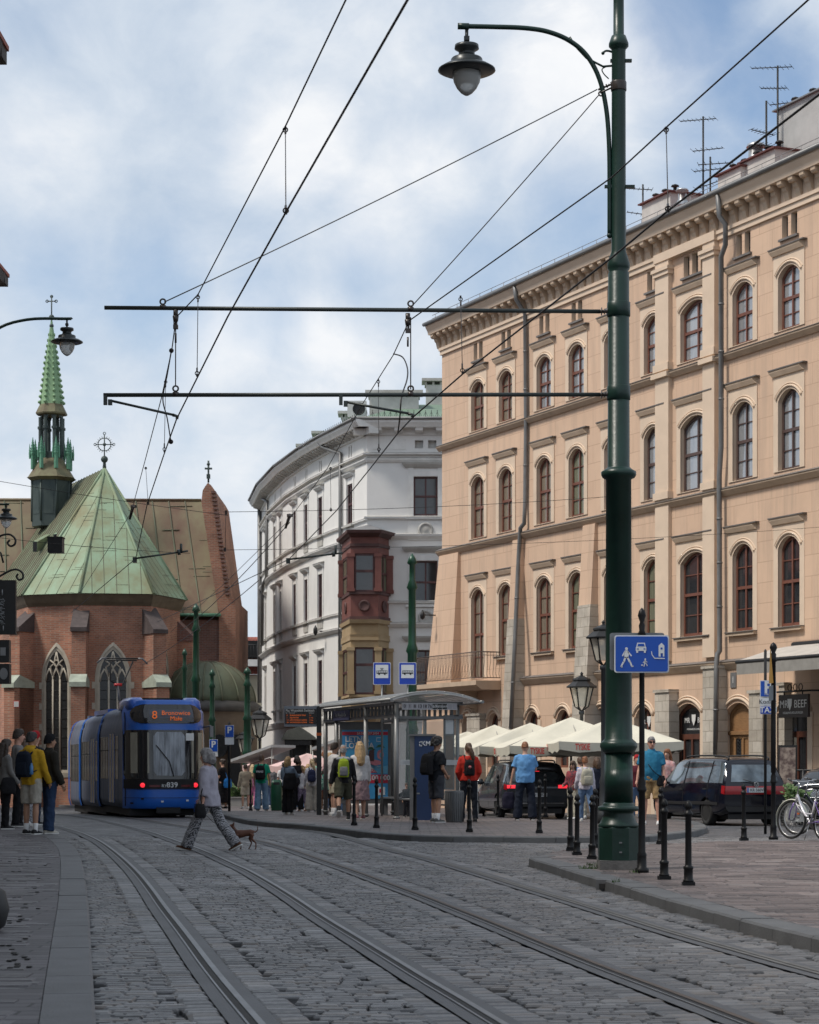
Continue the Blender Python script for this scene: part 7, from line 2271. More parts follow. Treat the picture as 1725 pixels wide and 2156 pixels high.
def cab_patch(name,f0,f1,z0,z1,m,off=.012,nfx=14,nz=6,par=None,rad=0.0):
	0
	mb=MB();vs=[]
	for j in range(nz+1):
		z=z0+(z1-z0)*j/nz
		ins=0.0
		if rad:
			d=min(z-z0,z1-z)
			if d<rad:ins=rad-math.sqrt(max(0,rad*rad-(rad-d)**2))
		for i in range(nfx+1):
			f=(f0+ins/1.2)+(f1-f0-2*ins/1.2)*i/nfx
			x,y,zz=cabv(f,z);vs.append((x*(1+off*.4),y-off,zz))
	n=nfx+1
	mb.add(vs,[(j*n+i,j*n+i+1,(j+1)*n+i+1,(j+1)*n+i)for j in range(nz)for i in range(nfx)],0,True)
	return mb.build(name,m,par or cabo,recalc=False)
cab_patch('display_glass',-.86,.86,2.86,3.44,M_tglass,.02,20,12,rad=.26)
ws=cab_patch('windscreen',-.985,.985,1.17,2.66,M_tglass,.014,26,10,rad=.06)
cab_patch('lower_mask',-.985,.985,.88,1.17,M_tdark,.012,26,4)
for f in(-.66,.66):cab_patch('screen_pillar',f-.03,f+.03,1.2,2.64,M_tdark,.022,2,8)
M_cream=mat('tram_interior_cream',(.30,.29,.24),.5,0,.3,2,stretch=(1,1,.4))
for f0,f1 in((-.86,-.72),(.56,.62),(.74,.88),(-.50,-.46)):cab_patch('interior_sheen_patch',f0,f1,1.35,2.58,M_cream,.019,3,6)
M_screen_sheen=mat('painted_screen_sheen',(.09,.10,.12),.25,0,.4,2.2,col2=(.36,.40,.46),stretch=(5,1,.5),contrast=1.5)  # grey-white reflections painted as streaks over the windscreen
cab_patch('interior_sheen_patch',-.36,.40,1.28,2.60,M_screen_sheen,.0175,10,10,rad=.1)
for sx_ in(-.62,.66):
	x,y,z=cabv(sx_,.99);mb=MB();mb.lathe([(.0,-.012),(.068,-.01),(.075,.0)],(0,0,0),16);mb.build('tail_light',M_redlit,cabo,(x,y-.03,.99),(-PI/2,0,0))
	mb=MB();mb.torus((x,y-.025,.99),.085,.018,'Y',16,5);mb.build('light_ring',M_tdark,cabo)
for f0,f1 in((-.46,-.2),(.30,.52)):cab_patch('reflector',f0,f1,.93,1.0,mat('reflector_dark_red',(.10,.008,.012),.25,0,.1,5)if 'reflector_dark_red' not in bpy.data.materials else bpy.data.materials['reflector_dark_red'],.024,4,2)
text_obj('839',.22,M_signwhite,cabo,(.10,-.05,.99),bold=.012);text_obj('RY',.13,M_signwhite,cabo,(-.13,-.05,.965))
text_obj('8',.34,M_led,cabo,(-.40,cabv(-.4,2.95)[1]-.075,3.1))
text_obj('Bronowice',.19,M_led,cabo,(.22,cabv(.2,3.05)[1]-.07,3.17));text_obj('Małe',.19,M_led,cabo,(.22,cabv(.2,2.9)[1]-.07,3.00))
M_disp=mat('display_matrix',(.055,.065,.09),.4,0,.1,20);cab_patch('display_matrix',-.45,.62,2.90,3.28,M_disp,.026,8,3)
cab_patch('notice',.42,.62,2.34,2.56,M_signwhite,.024,3,3)
for f,z in((-.62,.55),(.45,.5),(-.15,.47),(-.84,.42),(.84,.55)):cab_patch('marker',f-.03,f+.03,z,z+.05,M_tdark if abs(f)>.5 else M_signwhite,.016,2,1)
mb=MB();pts=[cabv(.12,1.25),cabv(.02,1.7),cabv(-.30,2.2)];mb.tube([(x,y-.05,z)for x,y,z in pts],.014,5);mb.build('wiper',M_tdark,cabo)
for f in(-.955,.955):cab_patch('cab_seam',f-.008,f+.008,.35,3.2,M_tdark,.008,2,12)
cab_patch('cab_seam',-.97,.97,.862,.872,M_tdark,.016,24,1)
cab_patch('bumper_line',-.98,.98,.60,.612,M_tdark,.014,24,1)
mb=MB();mb.loft([(-.82,1.9,3.3,.30,1.3),(-.82,1.9,3.55,.28,1.2),(-.80,1.9,3.66,.18,1.0)],16,p=4);mb.build('roof_fairing',M_tblue_lt,TR)
mb=MB();mb.loft([(.82,1.9,3.3,.30,1.3),(.82,1.9,3.55,.28,1.2),(.80,1.9,3.66,.18,1.0)],16,p=4);mb.build('roof_fairing',M_tblue_lt,TR)
mb=MB();mb.box2(-.55,.75,1.3,5.6,3.4,3.66);mb.build('roof_box',M_tdark,TR)
mb=MB();mb.box2(-.9,.9,7.0,10.8,3.3,3.55+slope*8);mb.build('roof_box',M_tblue_lt,TR)
mb=MB();mb.box2(-.9,.9,12.3,12.9,3.2,3.5+slope*13);mb.build('roof_box',M_tsilver,TR)
for(y0,y1,zo)in((.5,6.2,0),(6.2,11.5,slope*8),(11.5,15.6,slope*14)):
	mb=MB();mb.box2(-1.05,1.05,y0,y1,.06+zo,.36+zo);
	mb.build('underframe',M_tdark,TR)
for y in(2.6,4.3,13.6,15.3):
	for sg in(-1,1):
		mb=MB();mb.tube([(sg*.72,y,.30+slope*y),(sg*.86,y,.30+slope*y)],.30,18);mb.build('wheel',M_tdark,TR)
mb=MB();mb.box2(-.35,.35,-.0,.5,.14,.32);mb.build('coupler',M_tdark,TR)
mb=MB();mb.tube([(1.15,.9,2.75),(1.32,.55,2.8)],.025,6);mb.box((1.33,.5,2.62),(.10,.12,.34));mb.build('mirror',M_sheet,TR)
yb=13.2;zb=3.5+slope*13
mb=MB();mb.box2(-.5,.5,yb-.6,yb+.6,zb-.1,zb);bs_=mb.build('pantograph',M_tdark,TR)
def tlocal(px,py,Z=None):
	0
	a=math.atan2(td.y,td.x)-PI/2
	u=(px-862.5)/F
	p0=Vector((tb.x,tb.y,0))+td*yb;q=Vector((td.y,-td.x,0))
	x=(u*p0.y-p0.x)/(q.x-u*q.y)
	P=p0+q*x
	return Vector((x,yb,EYE+(HZ-py)/F*P.y-tb.z))
mb=MB()
K=tlocal(247,1441);mb.tube([tlocal(251,1476),K],[.05,.045],6,1);mb.tube([K+Vector((-.05,0,0)),tlocal(233,1433),tlocal(233,1391)],.028,5);mb.tube([K+Vector((.05,0,0)),tlocal(258,1440),tlocal(278,1393)],.028,5)
mb.tube([tlocal(226,1386),tlocal(288,1387)],.03,6);mb.tube([tlocal(226,1389)+Vector((0,.3,0)),tlocal(288,1390)+Vector((0,.3,0))],.03,6)
mb.tube([tlocal(226,1386),tlocal(216,1386),tlocal(206,1396)],.035,6,1);mb.tube([tlocal(288,1387),tlocal(297,1387),tlocal(307,1398)],.035,6,1)
mb.tube([tlocal(240,1442),tlocal(256,1442)],.06,6,2)
mb.build('pantograph_arm',[M_iron,M_steel,M_red],bs_)
# ------------------ cars
M_tyre=mat('tyre',(.014,.014,.014),.85,0,.2,8)
M_rim=mat('alloy_rim',(.32,.32,.33),.3,.8,.15,8)
M_rimdk=mat('dark_rim',(.05,.05,.055),.35,.7,.2,8)
M_cglass=mat('car_glass',(.22,.27,.31),.04,.5,.5,.9,spec=.8,col2=(.015,.02,.025),contrast=1.6)  # light-blue sky reflection fading to dark is put into the colour
M_plastic=mat('black_plastic',(.016,.016,.017),.6,0,.15,6)
M_platew=mat('number_plate',(.60,.61,.62),.4,0,.03,5)
def cr4(p0,p1,p2,p3,t):return.5*(2*p1+(p2-p0)*t+(2*p0-5*p1+4*p2-p3)*t*t+(3*p1-p0-3*p2+p3)*t**3)
class CarSurf:
	0
	def __init__(s,rows):s.rows=[[Vector(p)for p in r]for r in rows]
	def at(s,a,b,side=-1):
		n=len(s.rows);m=len(s.rows[0])
		i=min(int(a),n-2);t=a-i
		def along(col):
			q=lambda k:s.rows[max(0,min(n-1,k))][col]
			return cr4(q(i-1),q(i),q(i+1),q(i+2),t)
		j=min(int(b),m-2);u=b-j
		c=lambda k:along(max(0,min(m-1,k)))
		p=cr4(c(j-1),c(j),c(j+1),c(j+2),u)
		return Vector((p.x*(1 if side<0 else-1),p.y,p.z))
def car_wheel(par,x,y,r,side,rim_m,w=.2):
	mb=MB();s_=side
	mb.lathe([(r*.64,-w/2),(r*.93,-w/2),(r,-w/2+.03),(r,w/2-.03),(r*.93,w/2),(r*.64,w/2),(r*.64,-w/2)],(0,0,0),28)
	wl=mb.build('wheel',M_tyre,par,(x,y,r),(0,PI/2,0))
	mb=MB();o=s_*(w/2-.03)
	for k in range(10):
		t=2*PI*k/10;mb.tube([(.05*math.cos(t),.05*math.sin(t),o),(r*.60*math.cos(t),r*.60*math.sin(t),o)],.02,5)
	mb.torus((0,0,o),r*.62,.022,'Z',28,6);mb.lathe([(.0,-.02),(.07,-.02),(.07,.02),(.0,.025)],(0,0,o),14)
	mb.lathe([(.0,0),(r*.62,0),(r*.62,.01),(0,.01)],(0,0,o-s_*.07),20,1)
	mb.build('rim',[rim_m,M_plastic],wl)
	return wl
def build_car(name,label,cat,loc,rz,p,group=None):
	C=thing(name,label,cat,loc,rz,group)
	Lh=p['L']/2;Wd=p['W']/2;H=p['H']
	st=p['stations']
	rows=[]
	for(y,z0,zs,ws_,zb,wb,zr,wr,ysh)in st:
		rows.append([(-(ws_-.10),y,z0),(-(ws_-.02),y,z0+.10),(-ws_,y,zs),(-wb,y,zb),(-(wb*.35+wr*.65),y+ysh*.55,zb+(zr-zb)*.62),(-wr,y+ysh*.9,zr-.05),(-(wr*.72),y+ysh,zr),(0,y+ysh,zr+.02)])
	S=CarSurf(rows);n=len(rows)-1;m=7
	na,nb=n*5,m*4
	mb=MB()
	g=[[S.at(n*i/na,m*j/nb)for j in range(nb+1)]+[S.at(n*i/na,m*(nb-j)/nb,1)for j in range(1,nb+1)]for i in range(na+1)]
	w_=len(g[0]);vs=[v for r_ in g for v in r_]
	mb.add(vs,[(i*w_+j,i*w_+j+1,(i+1)*w_+j+1,(i+1)*w_+j)for i in range(na)for j in range(w_-1)]+[(i*w_,(i+1)*w_,(i+1)*w_+w_-1,i*w_+w_-1)for i in range(na)],0,True)
	for e,rev in((0,False),(na,True)):
		row=g[e];half=nb
		K=8;vv=[]
		for j in range(half+1):
			a,b=row[j],row[w_-1-j]
			for k in range(K+1):
				q=a.lerp(b,k/K);bul=(1-(2*k/K-1)**2)*.05*(1 if e else-1)*min(1.0,abs(a.x))
				vv.append((q.x,q.y+bul,q.z))
		mb.add(vv,[(j*(K+1)+k,j*(K+1)+k+1,(j+1)*(K+1)+k+1,(j+1)*(K+1)+k)for j in range(half)for k in range(K)],0,True)
	me=mb.mesh('body')
	cut=MB()
	for y in p['axles']:
		for sg in(-1,1):
			cut.tube([(sg*(Wd+.2),y,p['r']+.01),(sg*(Wd-.30),y,p['r']+.01)],p['r']+.055,28)
	co=bpy.data.objects.new('cut',cut.mesh('cut'));COL.objects.link(co)
	me2=evaluated(me,[('BOOLEAN',dict(operation='DIFFERENCE',object=co,solver='EXACT'))])
	bpy.data.objects.remove(co)
	for pl in me2.polygons:pl.use_smooth=True
	body=link_mesh('body',me2,p['paint'],C)
	bv=body.modifiers.new('split','EDGE_SPLIT');bv.split_angle=R(38)
	def patch(name,a0,a1,b0,b1,m_,side,off=.008,par=None,na_=8,nb_=6,inset=None):
		mb=MB();vs=[]
		for i in range(na_+1):
			for j in range(nb_+1):
				a=a0+(a1-a0)*i/na_;b=b0+(b1-b0)*j/nb_
				if inset:a,b=inset(i/na_,j/nb_,a,b)
				v=S.at(a,b,side);du=S.at(min(n,a+.02),b,side)-S.at(max(0,a-.02),b,side);dv=S.at(a,min(m,b+.02),side)-S.at(a,max(0,b-.02),side)
				nn=du.cross(dv).normalized()*(1 if side>0 else-1)
				if nn.x*(1 if side>0 else-1)<0:nn=-nn
				vs.append(v+nn*off)
		k=nb_+1
		mb.add(vs,[(i*k+j,i*k+j+1,(i+1)*k+j+1,(i+1)*k+j)for i in range(na_)for j in range(nb_)],0,True)
		return mb.build(name,m_,par or body,recalc=False)
	for side in(-1,1):
		for(a0,a1)in p['windows']:patch('side_window',a0,a1,3.12,4.78,p.get('glass',M_cglass),side)
		if 'trim' in p:patch('trim_strip',p['trim'][0],p['trim'][1],1.55,1.75,p.get('trim_m',M_plastic),side,.012)
		patch('sill_trim',.6,n-.4,.5,1.05,M_plastic,side,.006,na_=16)if p.get('sill',True)and False else None
		for a in p.get('handles',()):
			v=S.at(a,2.7,side);mb=MB();mb.box(v+Vector((side*.01,0,0)),(.04,.2,.035));mb.build('door_handle',p.get('handle_m',p['paint']),body)
		for a in p.get('seams',()):patch('door_seam',a-.012,a+.012,.8,4.9,M_plastic,side,.004,na_=1,nb_=16)
	tail=lambda b,f:(S.at(0,b,-1).lerp(S.at(0,b,1),f))
	def tail_patch(name,b0,b1,f0,f1,m_,off=.012,K=8,rad=None):
		mb=MB();vs=[]
		nb_=6
		for j in range(nb_+1):
			b=b0+(b1-b0)*j/nb_
			for k in range(K+1):
				f=f0+(f1-f0)*k/K;q=tail(b,f);q.y-=(1-(2*f-1)**2)*.05*min(1.0,abs(S.at(0,b).x))+off;vs.append(q)
		mb.add(vs,[(j*(K+1)+k,j*(K+1)+k+1,(j+1)*(K+1)+k+1,(j+1)*(K+1)+k)for j in range(nb_)for k in range(K)],0,True)
		return mb.build(name,m_,body,recalc=False)
	for args in p.get('tail',()):tail_patch(*args)
	if 'side_tail' in p:
		for side in(-1,1):patch('tail_light',*p['side_tail'],M_tailred,side,.010,na_=4)
	for y in p['axles']:
		for sg in(-1,1):car_wheel(C,sg*(Wd-.11),y,p['r'],sg,p.get('rim',M_rim))
	mb=MB();mb.box2(-Wd+.25,Wd-.25,st[1][0]-.1,st[-2][0],.16,.34);mb.build('underbody',M_plastic,C)
	if p.get('rails'):
		for sg in(-1,1):
			mb=MB();a0,a1=p['rails'];pts=[S.at(a0+(a1-a0)*k/10,5.75,sg)+Vector((0,0,.055))for k in range(11)]
			pts=[S.at(a0,5.75,sg)]+pts+[S.at(a1,5.75,sg)];mb.tube(pts,.022,6);mb.build('roof_rail',p.get('rail_m',M_plastic),body)
	if p.get('bars'):
		for a in p['bars']:
			mb=MB();l,r_=S.at(a,5.75,-1),S.at(a,5.75,1);mb.tube([l+Vector((0,0,.07)),r_+Vector((0,0,.07))],.022,6);mb.build('roof_bar',M_plastic,body)
	def rear_pt(b,f):
		q=tail(b,f);q.y-=(1-(2*f-1)**2)*.05+.012;return q
	if p.get('plate'):
		b,txt=p['plate'];q=rear_pt(b,.5)
		mb=MB();mb.box((q.x,q.y-.015,q.z),(.52,.02,.115));pl=mb.build('number_plate',M_platew,C)
		mb=MB();mb.box((q.x-.24,q.y-.027,q.z),(.04,.005,.11));mb.build('plate_band',M_blue,pl)
		if txt:text_obj(txt,.105,M_black,pl,(q.x+.02,q.y-.028,q.z),bold=.01,sx_=.92)
	if p.get('emblem'):
		q=rear_pt(p['emblem'],.5);mb=MB();mb.torus((q.x,q.y-.02,q.z),.058,.010,'Y',18,5)
		for x0,z0,x1,z1 in((-.035,.04,-.012,-.045),(-.012,-.045,0,0),(0,0,.012,-.045),(.012,-.045,.035,.04)):mb.tube([(q.x+x0,q.y-.02,q.z+z0),(q.x+x1,q.y-.02,q.z+z1)],.008,4)
		mb.build('emblem',M_rim,C)
	if p.get('wiper'):
		q=rear_pt(3.15,.52);mb=MB();mb.tube([q+Vector((0,-.01,0)),q+Vector((-.38,-.015,.10))],.010,5);mb.build('wiper',M_plastic,C)
	for sg in(-1,1):
		v=S.at(p['mirror'],3.2,sg);mb=MB();mb.loft([(v.x+sg*.13,v.y,v.z-.06,.09,.06),(v.x+sg*.13,v.y,v.z+.02,.11,.08),(v.x+sg*.13,v.y,v.z+.11,.08,.05)],12);mb.tube([v,v+Vector((sg*.1,0,0))],.03,6);mb.build('wing_mirror',p['paint'],C)
	return C
def van_stations(L,W_,H,bonnet=.95):
	w=W_/2;h=L/2
	return[(-h,.34,.62,w-.10,.98,w-.12,H-.10,w-.32,.30),(-h+.22,.26,.66,w-.02,1.00,w-.05,H-.04,w-.26,.16),(-h+.75,.24,.68,w,1.00,w-.04,H,w-.24,.0),(-h+1.6,.22,.68,w,.99,w-.04,H+.01,w-.23,.0),(-h+2.4,.22,.66,w,.97,w-.04,H,w-.24,.0),(-h+3.05,.22,.66,w,.96,w-.05,H-.05,w-.28,-.05),(-h+3.55,.22,.65,w,.97,w-.06,1.34,w-.24,-.10),(-h+3.95,.23,.64,w-.01,.95,w-.10,1.03,w-.22,-.05),(h-.35,.25,.62,w-.08,.82,w-.18,.88,w-.30,0),(h,.32,.58,w-.30,.68,w-.38,.70,w-.45,0)]
M_blackp=mat('black_car_paint',(.003,.004,.010),.16,.0,.25,2,coat=.35,spec=.4)
M_greyp=mat('grey_car_paint',(.035,.040,.048),.20,.3,.2,2,coat=.5)
M_chrome=mat('chrome',(.5,.5,.5),.15,.95,.05,5)
M_blackglass=M_cglass
M_tailred=mat('car_tail_red',(.28,.008,.012),.2,0,.15,6,coat=.3)
vw=dict(L=4.62,W=1.82,H=1.66,r=.315,axles=(-1.42,1.35),paint=M_blackp,rim=M_rimdk,stations=van_stations(4.62,1.82,1.66),windows=((.55,2.05),(2.15,3.75),(3.87,5.25)),seams=(2.10,3.81),handles=(2.25,3.95),handle_m=M_plastic,mirror=5.5,rails=(.9,4.6),trim=(1.0,6.0),tail=(('rear_window',3.25,4.85,.08,.92,M_cglass,.012),('tail_band',2.45,2.98,.0,1.0,M_tailred,.012),('bumper',.2,1.45,.0,1.0,M_plastic,.03,10),('bumper_step',1.30,1.5,.02,.98,M_blackp,.05,10)),side_tail=(0.0,.62,2.45,2.98),plate=(2.72,'KR 560VL'),emblem=3.08,wiper=True)
g=Gd(1583,1729,.0);g=Vector(((1588-862.5)/F*53.2,53.2,zt(53.2)))
hd=Vector((-math.sin(R(17)),math.cos(R(17)),0))
build_car('people_carrier','black people carrier with wide red tail band and pale number plate','car',g+hd*2.25,R(17),vw)
st=van_stations(5.15,2.0,1.64)
st[0]=(-2.575,.36,.66,.88,1.00,.90,1.42,.66,.42);st[1]=(-2.35,.28,.70,.97,1.02,.96,1.58,.74,.24)
gv=dict(L=5.15,W=2.0,H=1.72,r=.34,axles=(-1.55,1.52),paint=M_greyp,rim=M_rim,stations=st,windows=((.75,2.2),(2.3,3.8),(3.9,5.2)),seams=(2.25,3.85),handles=(2.4,4.0),handle_m=M_chrome,mirror=5.5,rails=(1.0,4.5),rail_m=M_chrome,trim=(1.2,6.2),trim_m=M_chrome,tail=(('rear_window',3.3,4.9,.06,.94,M_cglass,.012),('tail_light',2.68,2.96,.0,.17,M_redlit,.014,6),('tail_light',2.68,2.96,.83,1.0,M_redlit,.014,6),('brake_light',5.05,5.3,.4,.6,M_redlit,.02,4),('bumper',.1,1.15,.0,1.0,M_plastic,.03,10),('chrome_strip',.95,1.08,.05,.95,M_chrome,.055,10)),side_tail=(0.0,.75,2.55,3.0),plate=(2.15,'W1 578GR'),wiper=True)
Zg=63.0;g=Vector(((1131-862.5)/F*Zg,Zg,zt(Zg)));hd=Vector((-math.sin(R(9)),math.cos(R(9)),0))
build_car('minivan','dark grey minivan with lit red tail lights behind the man in light blue','car',g+hd*2.5,R(9),gv)
st=van_stations(4.3,1.78,1.46)
ev=dict(L=4.3,W=1.78,H=1.46,r=.31,axles=(-1.3,1.3),paint=M_greyp,rim=M_rim,stations=st,windows=((.6,2.1),(2.2,3.8),(3.9,5.2)),seams=(2.15,3.85),handles=(2.3,4.0),mirror=5.5,tail=(('rear_window',3.3,4.8,.08,.92,M_cglass,.012),('tail_light',2.3,2.95,.0,.2,M_tailred,.014,5),('tail_light',2.3,2.95,.8,1.0,M_tailred,.014,5),('bumper',.2,1.3,.0,1.0,M_plastic,.03,10)))
Zg=54.5;g=Vector(((1722-862.5)/F*Zg,Zg,zt(Zg)))
build_car('parked_car','dark grey parked car cut by the right edge behind the bicycle','car',g+Vector((.9,.8,0)),R(152),ev)
# ------------------ bicycles
M_bfr=mat('bike_frame_white',(.55,.54,.58),.3,.2,.1,5,coat=.4)
M_bpur=mat('bike_frame_purple',(.16,.09,.33),.3,.2,.1,5,coat=.4)
M_fend=mat('cream_fender',(.55,.54,.44),.4,0,.08,5)
M_spoke=mat('spoke',(.4,.4,.4),.3,.8,.05,5)
def bicycle(label,loc,rz,steer,frame_m,acc_m,fend_m,light=True,lean=.06):
	0
	B=thing('bicycle',label,'bicycle',loc,rz);B.rotation_euler=(lean,0,rz)
	r=.34;fx,bx_=.54,-.51
	def wheel(x,rz_=0.0):
		mb=MB();mb.torus((0,0,0),r-.018,.019,'Y',36,8)
		w=mb.build('wheel',M_tyre,B,(x,0,r),(0,0,rz_))
		mb=MB();mb.torus((0,0,0),r-.045,.011,'Y',36,6);mb.tube([(0,-.05,0),(0,.05,0)],.02,8)
		mb.build('rim',M_spoke,w)
		mb=MB()
		for k in range(28):
			t=2*PI*k/28;mb.tube([(.018*math.cos(t+.5),.03*(-1)**k,.018*math.sin(t+.5)),((r-.045)*math.cos(t),0,(r-.045)*math.sin(t))],.0017,3)
		mb.build('spokes',M_spoke,w)
		mb=MB();vs=[]
		a0,a1=(R(-5),R(190))if rz_==0.0 or True else(0,0)
		n=22
		for k in range(n+1):
			t=R(20)+(R(200)-R(20))*k/n
			if x>0:t=PI-t+R(20)*0
			for y,rr in((-.032,r+.012),(-.018,r+.028),(.018,r+.028),(.032,r+.012)):vs.append((rr*math.cos(t),y,rr*math.sin(t)))
		mb.add(vs,[(k*4+j,k*4+j+1,k*4+j+5,k*4+j+4)for k in range(n)for j in range(3)],0,True)
		mb.build('mudguard',fend_m,w)
		mb=MB();mb.box((r*.55*math.cos(2.5),.0,r*.55*math.sin(2.5)),(.05,.012,.03));mb.build('reflector',bpy.data.materials['orange_band'],w)
		return w
	wheel(fx,steer);wheel(bx_)
	bb=Vector((-.06,0,.29));st_=Vector((-.20,0,.72));hd_=Vector((.40,0,.78));hd0=Vector((.43,0,.64));fa=Vector((fx,0,r));ra=Vector((bx_,0,r))
	mb=MB();mb.tube(catmull([hd_,Vector((.2,0,.52)),Vector((.02,0,.38)),bb],4),.026,8);mb.tube([bb,st_],.018,8);mb.tube([hd_+(hd0-hd_)*1.0,hd_],.022,8)
	mb.tube(catmull([hd0,Vector((.22,0,.48)),Vector((-.12,0,.45))],4),.016,6)
	mb.build('frame',frame_m,B)
	mb=MB()
	for s_ in(-.06,.06):
		mb.tube([bb+Vector((0,s_*.6,0)),ra+Vector((0,s_,0))],.010,6);mb.tube([st_+Vector((.01,s_*.3,-.04)),ra+Vector((0,s_,0))],.008,6);mb.tube([hd0+Vector((0,s_*.6,0)),Vector((.50,s_,.5)),fa+Vector((0,s_,0))],.011,6)
	mb.build('fork',acc_m,B)
	mb=MB();mb.tube([hd_,hd_+Vector((-.05,0,.22))],.013,6);mb.tube(catmull([hd_+Vector((-.22,-.28,.24)),hd_+Vector((-.08,-.26,.27)),hd_+Vector((-.03,-.1,.24)),hd_+Vector((-.03,.1,.24)),hd_+Vector((-.08,.26,.27)),hd_+Vector((-.22,.28,.24))],4),.011,6)
	for s_ in(-1,1):mb.tube([hd_+Vector((-.22,s_*.28,.24)),hd_+Vector((-.12,s_*.27,.265))],.017,8,1);mb.tube([hd_+Vector((-.05,s_*.2,.26)),hd_+Vector((-.14,s_*.22,.22))],.006,4,1)
	mb.build('handlebar',[M_chrome,M_plastic],B)
	mb=MB();mb.tube([st_,st_+Vector((-.05,0,.16))],.013,6);mb.build('seat_post',M_chrome,B)
	mb=MB();mb.loft([(-.28,0,.885,.10,.05),(-.27,0,.91,.13,.10),(-.27,0,.94,.12,.09)],14);mb.loft([(-.16,0,.89,.12,.03),(-.16,0,.92,.14,.035),(-.17,0,.94,.12,.03)],12);mb.build('saddle',M_plastic,B)
	mb=MB()
	for s_ in(-.07,.07):mb.tube([(-.24,s_,.70),(-.72,s_,.72)],.007,5);mb.tube([(bx_,s_,r),(-.60,s_,.72)],.006,5)
	for k in range(5):mb.tube([(-.32-k*.1,-.07,.71),(-.32-k*.1,.07,.71)],.006,5)
	rk=mb.build('rack',M_chrome,B)
	if light:mb=MB();mb.box((-.74,0,.70),(.03,.12,.05));mb.build('rear_light',M_tailred,rk)
	mb=MB();mb.lathe([(.09,-.005),(.09,.005)],(0,0,0),20);cw=mb.build('chain_guard',M_chrome,B,(bb.x,-.05,bb.z),(PI/2,0,0))
	mb=MB()
	for s_,a in((-1,-.6),(1,2.5)):
		e=bb+Vector((.17*math.cos(a),s_*.09,.17*math.sin(a)));mb.tube([bb+Vector((0,s_*.07,0)),e],.009,6);mb.box(e+Vector((0,s_*.05,0)),(.09,.09,.025))
	mb.build('pedal',M_plastic,B)
	mb=MB();mb.tube([(-.12,.05,.28),(-.16,.16,.0)],.008,5);mb.build('kickstand',M_chrome,B)
	return B
g=Gd(1682,1769,.12)
bicycle('silver and purple city bicycle with cream mudguards parked at the right edge',g+Vector((.17,.10,0)),R(112),R(16),M_bfr,M_bpur,M_fend)
g=Gd(1722,1762,.12)
bicycle('second dark bicycle leaning behind the purple one and cut by the right edge',g+Vector((.28,.75,0)),R(150),R(-12),M_blackp,M_chrome,M_plastic)
g=Gd(-46,1962,.07)
mb=MB();mb.loft([(g.x,g.y,.07,.16,.16),(g.x,g.y,.12,.22,.22),(g.x,g.y,.25,.255,.255),(g.x,g.y,.40,.22,.22),(g.x,g.y,.47,.12,.12),(g.x,g.y,.49,.02,.02)],24)
tag(mb.build('stone_ball',M_plastic),'black rounded bollard ball cut off at the lower left edge','bollard')
# ------------------ people
SKIN={k:mat('skin_'+k,c,.55,0,.08,9)for k,c in(('fair',(.48,.28,.20)),('tan',(.36,.195,.125)),('pink',(.50,.27,.20)),('brown',(.22,.12,.075)))}
HAIRM={k:mat('hair_'+k,c,.55,0,.35,30,bump=.3,bscale=120)for k,c in(('black',(.012,.010,.010)),('dark',(.030,.018,.012)),('brown',(.075,.040,.022)),('blond',(.36,.235,.115)),('light',(.44,.33,.19)),('grey',(.20,.19,.19)),('ginger',(.20,.075,.028)))}
def cloth(name,col,rough=.9,col2=None,scale=9,stretch=(1,1,1),contrast=1.0,var=.12):
	return bpy.data.materials.get(name)or mat(name,col,rough,0,var,scale,col2=col2,stretch=stretch,contrast=contrast,bump=.25,bscale=55,spec=.2)
M_eye=mat('eye_dark',(.015,.012,.012),.3,0,0);M_lip=mat('lips',(.30,.12,.10),.5,0,0);M_shade=glassmat('sunglasses',(.006,.006,.007),.08)
def remeshed(mb,vox,smooth=3,disp=0.0,name='mesh',dscale=7.0,seed=0):
	me=mb.mesh(name,recalc=True)
	m2=evaluated(me,[('REMESH',dict(mode='VOXEL',voxel_size=vox)),('SMOOTH',dict(factor=.5,iterations=smooth))])
	if disp:
		nrm=[v.normal.copy()for v in m2.vertices]
		for v,n in zip(m2.vertices,nrm):
			q=Vector((v.co.x*dscale,v.co.y*dscale,v.co.z*dscale*.8+seed))
			v.co+=n*disp*(mnoise.noise(q)+.5*mnoise.noise(q*2.1))
	m2.polygons.foreach_set('use_smooth',[True]*len(m2.polygons))
	m2.name=name
	bpy.data.meshes.remove(me)
	return m2
def lin(a,b,t):return a+(b-a)*t
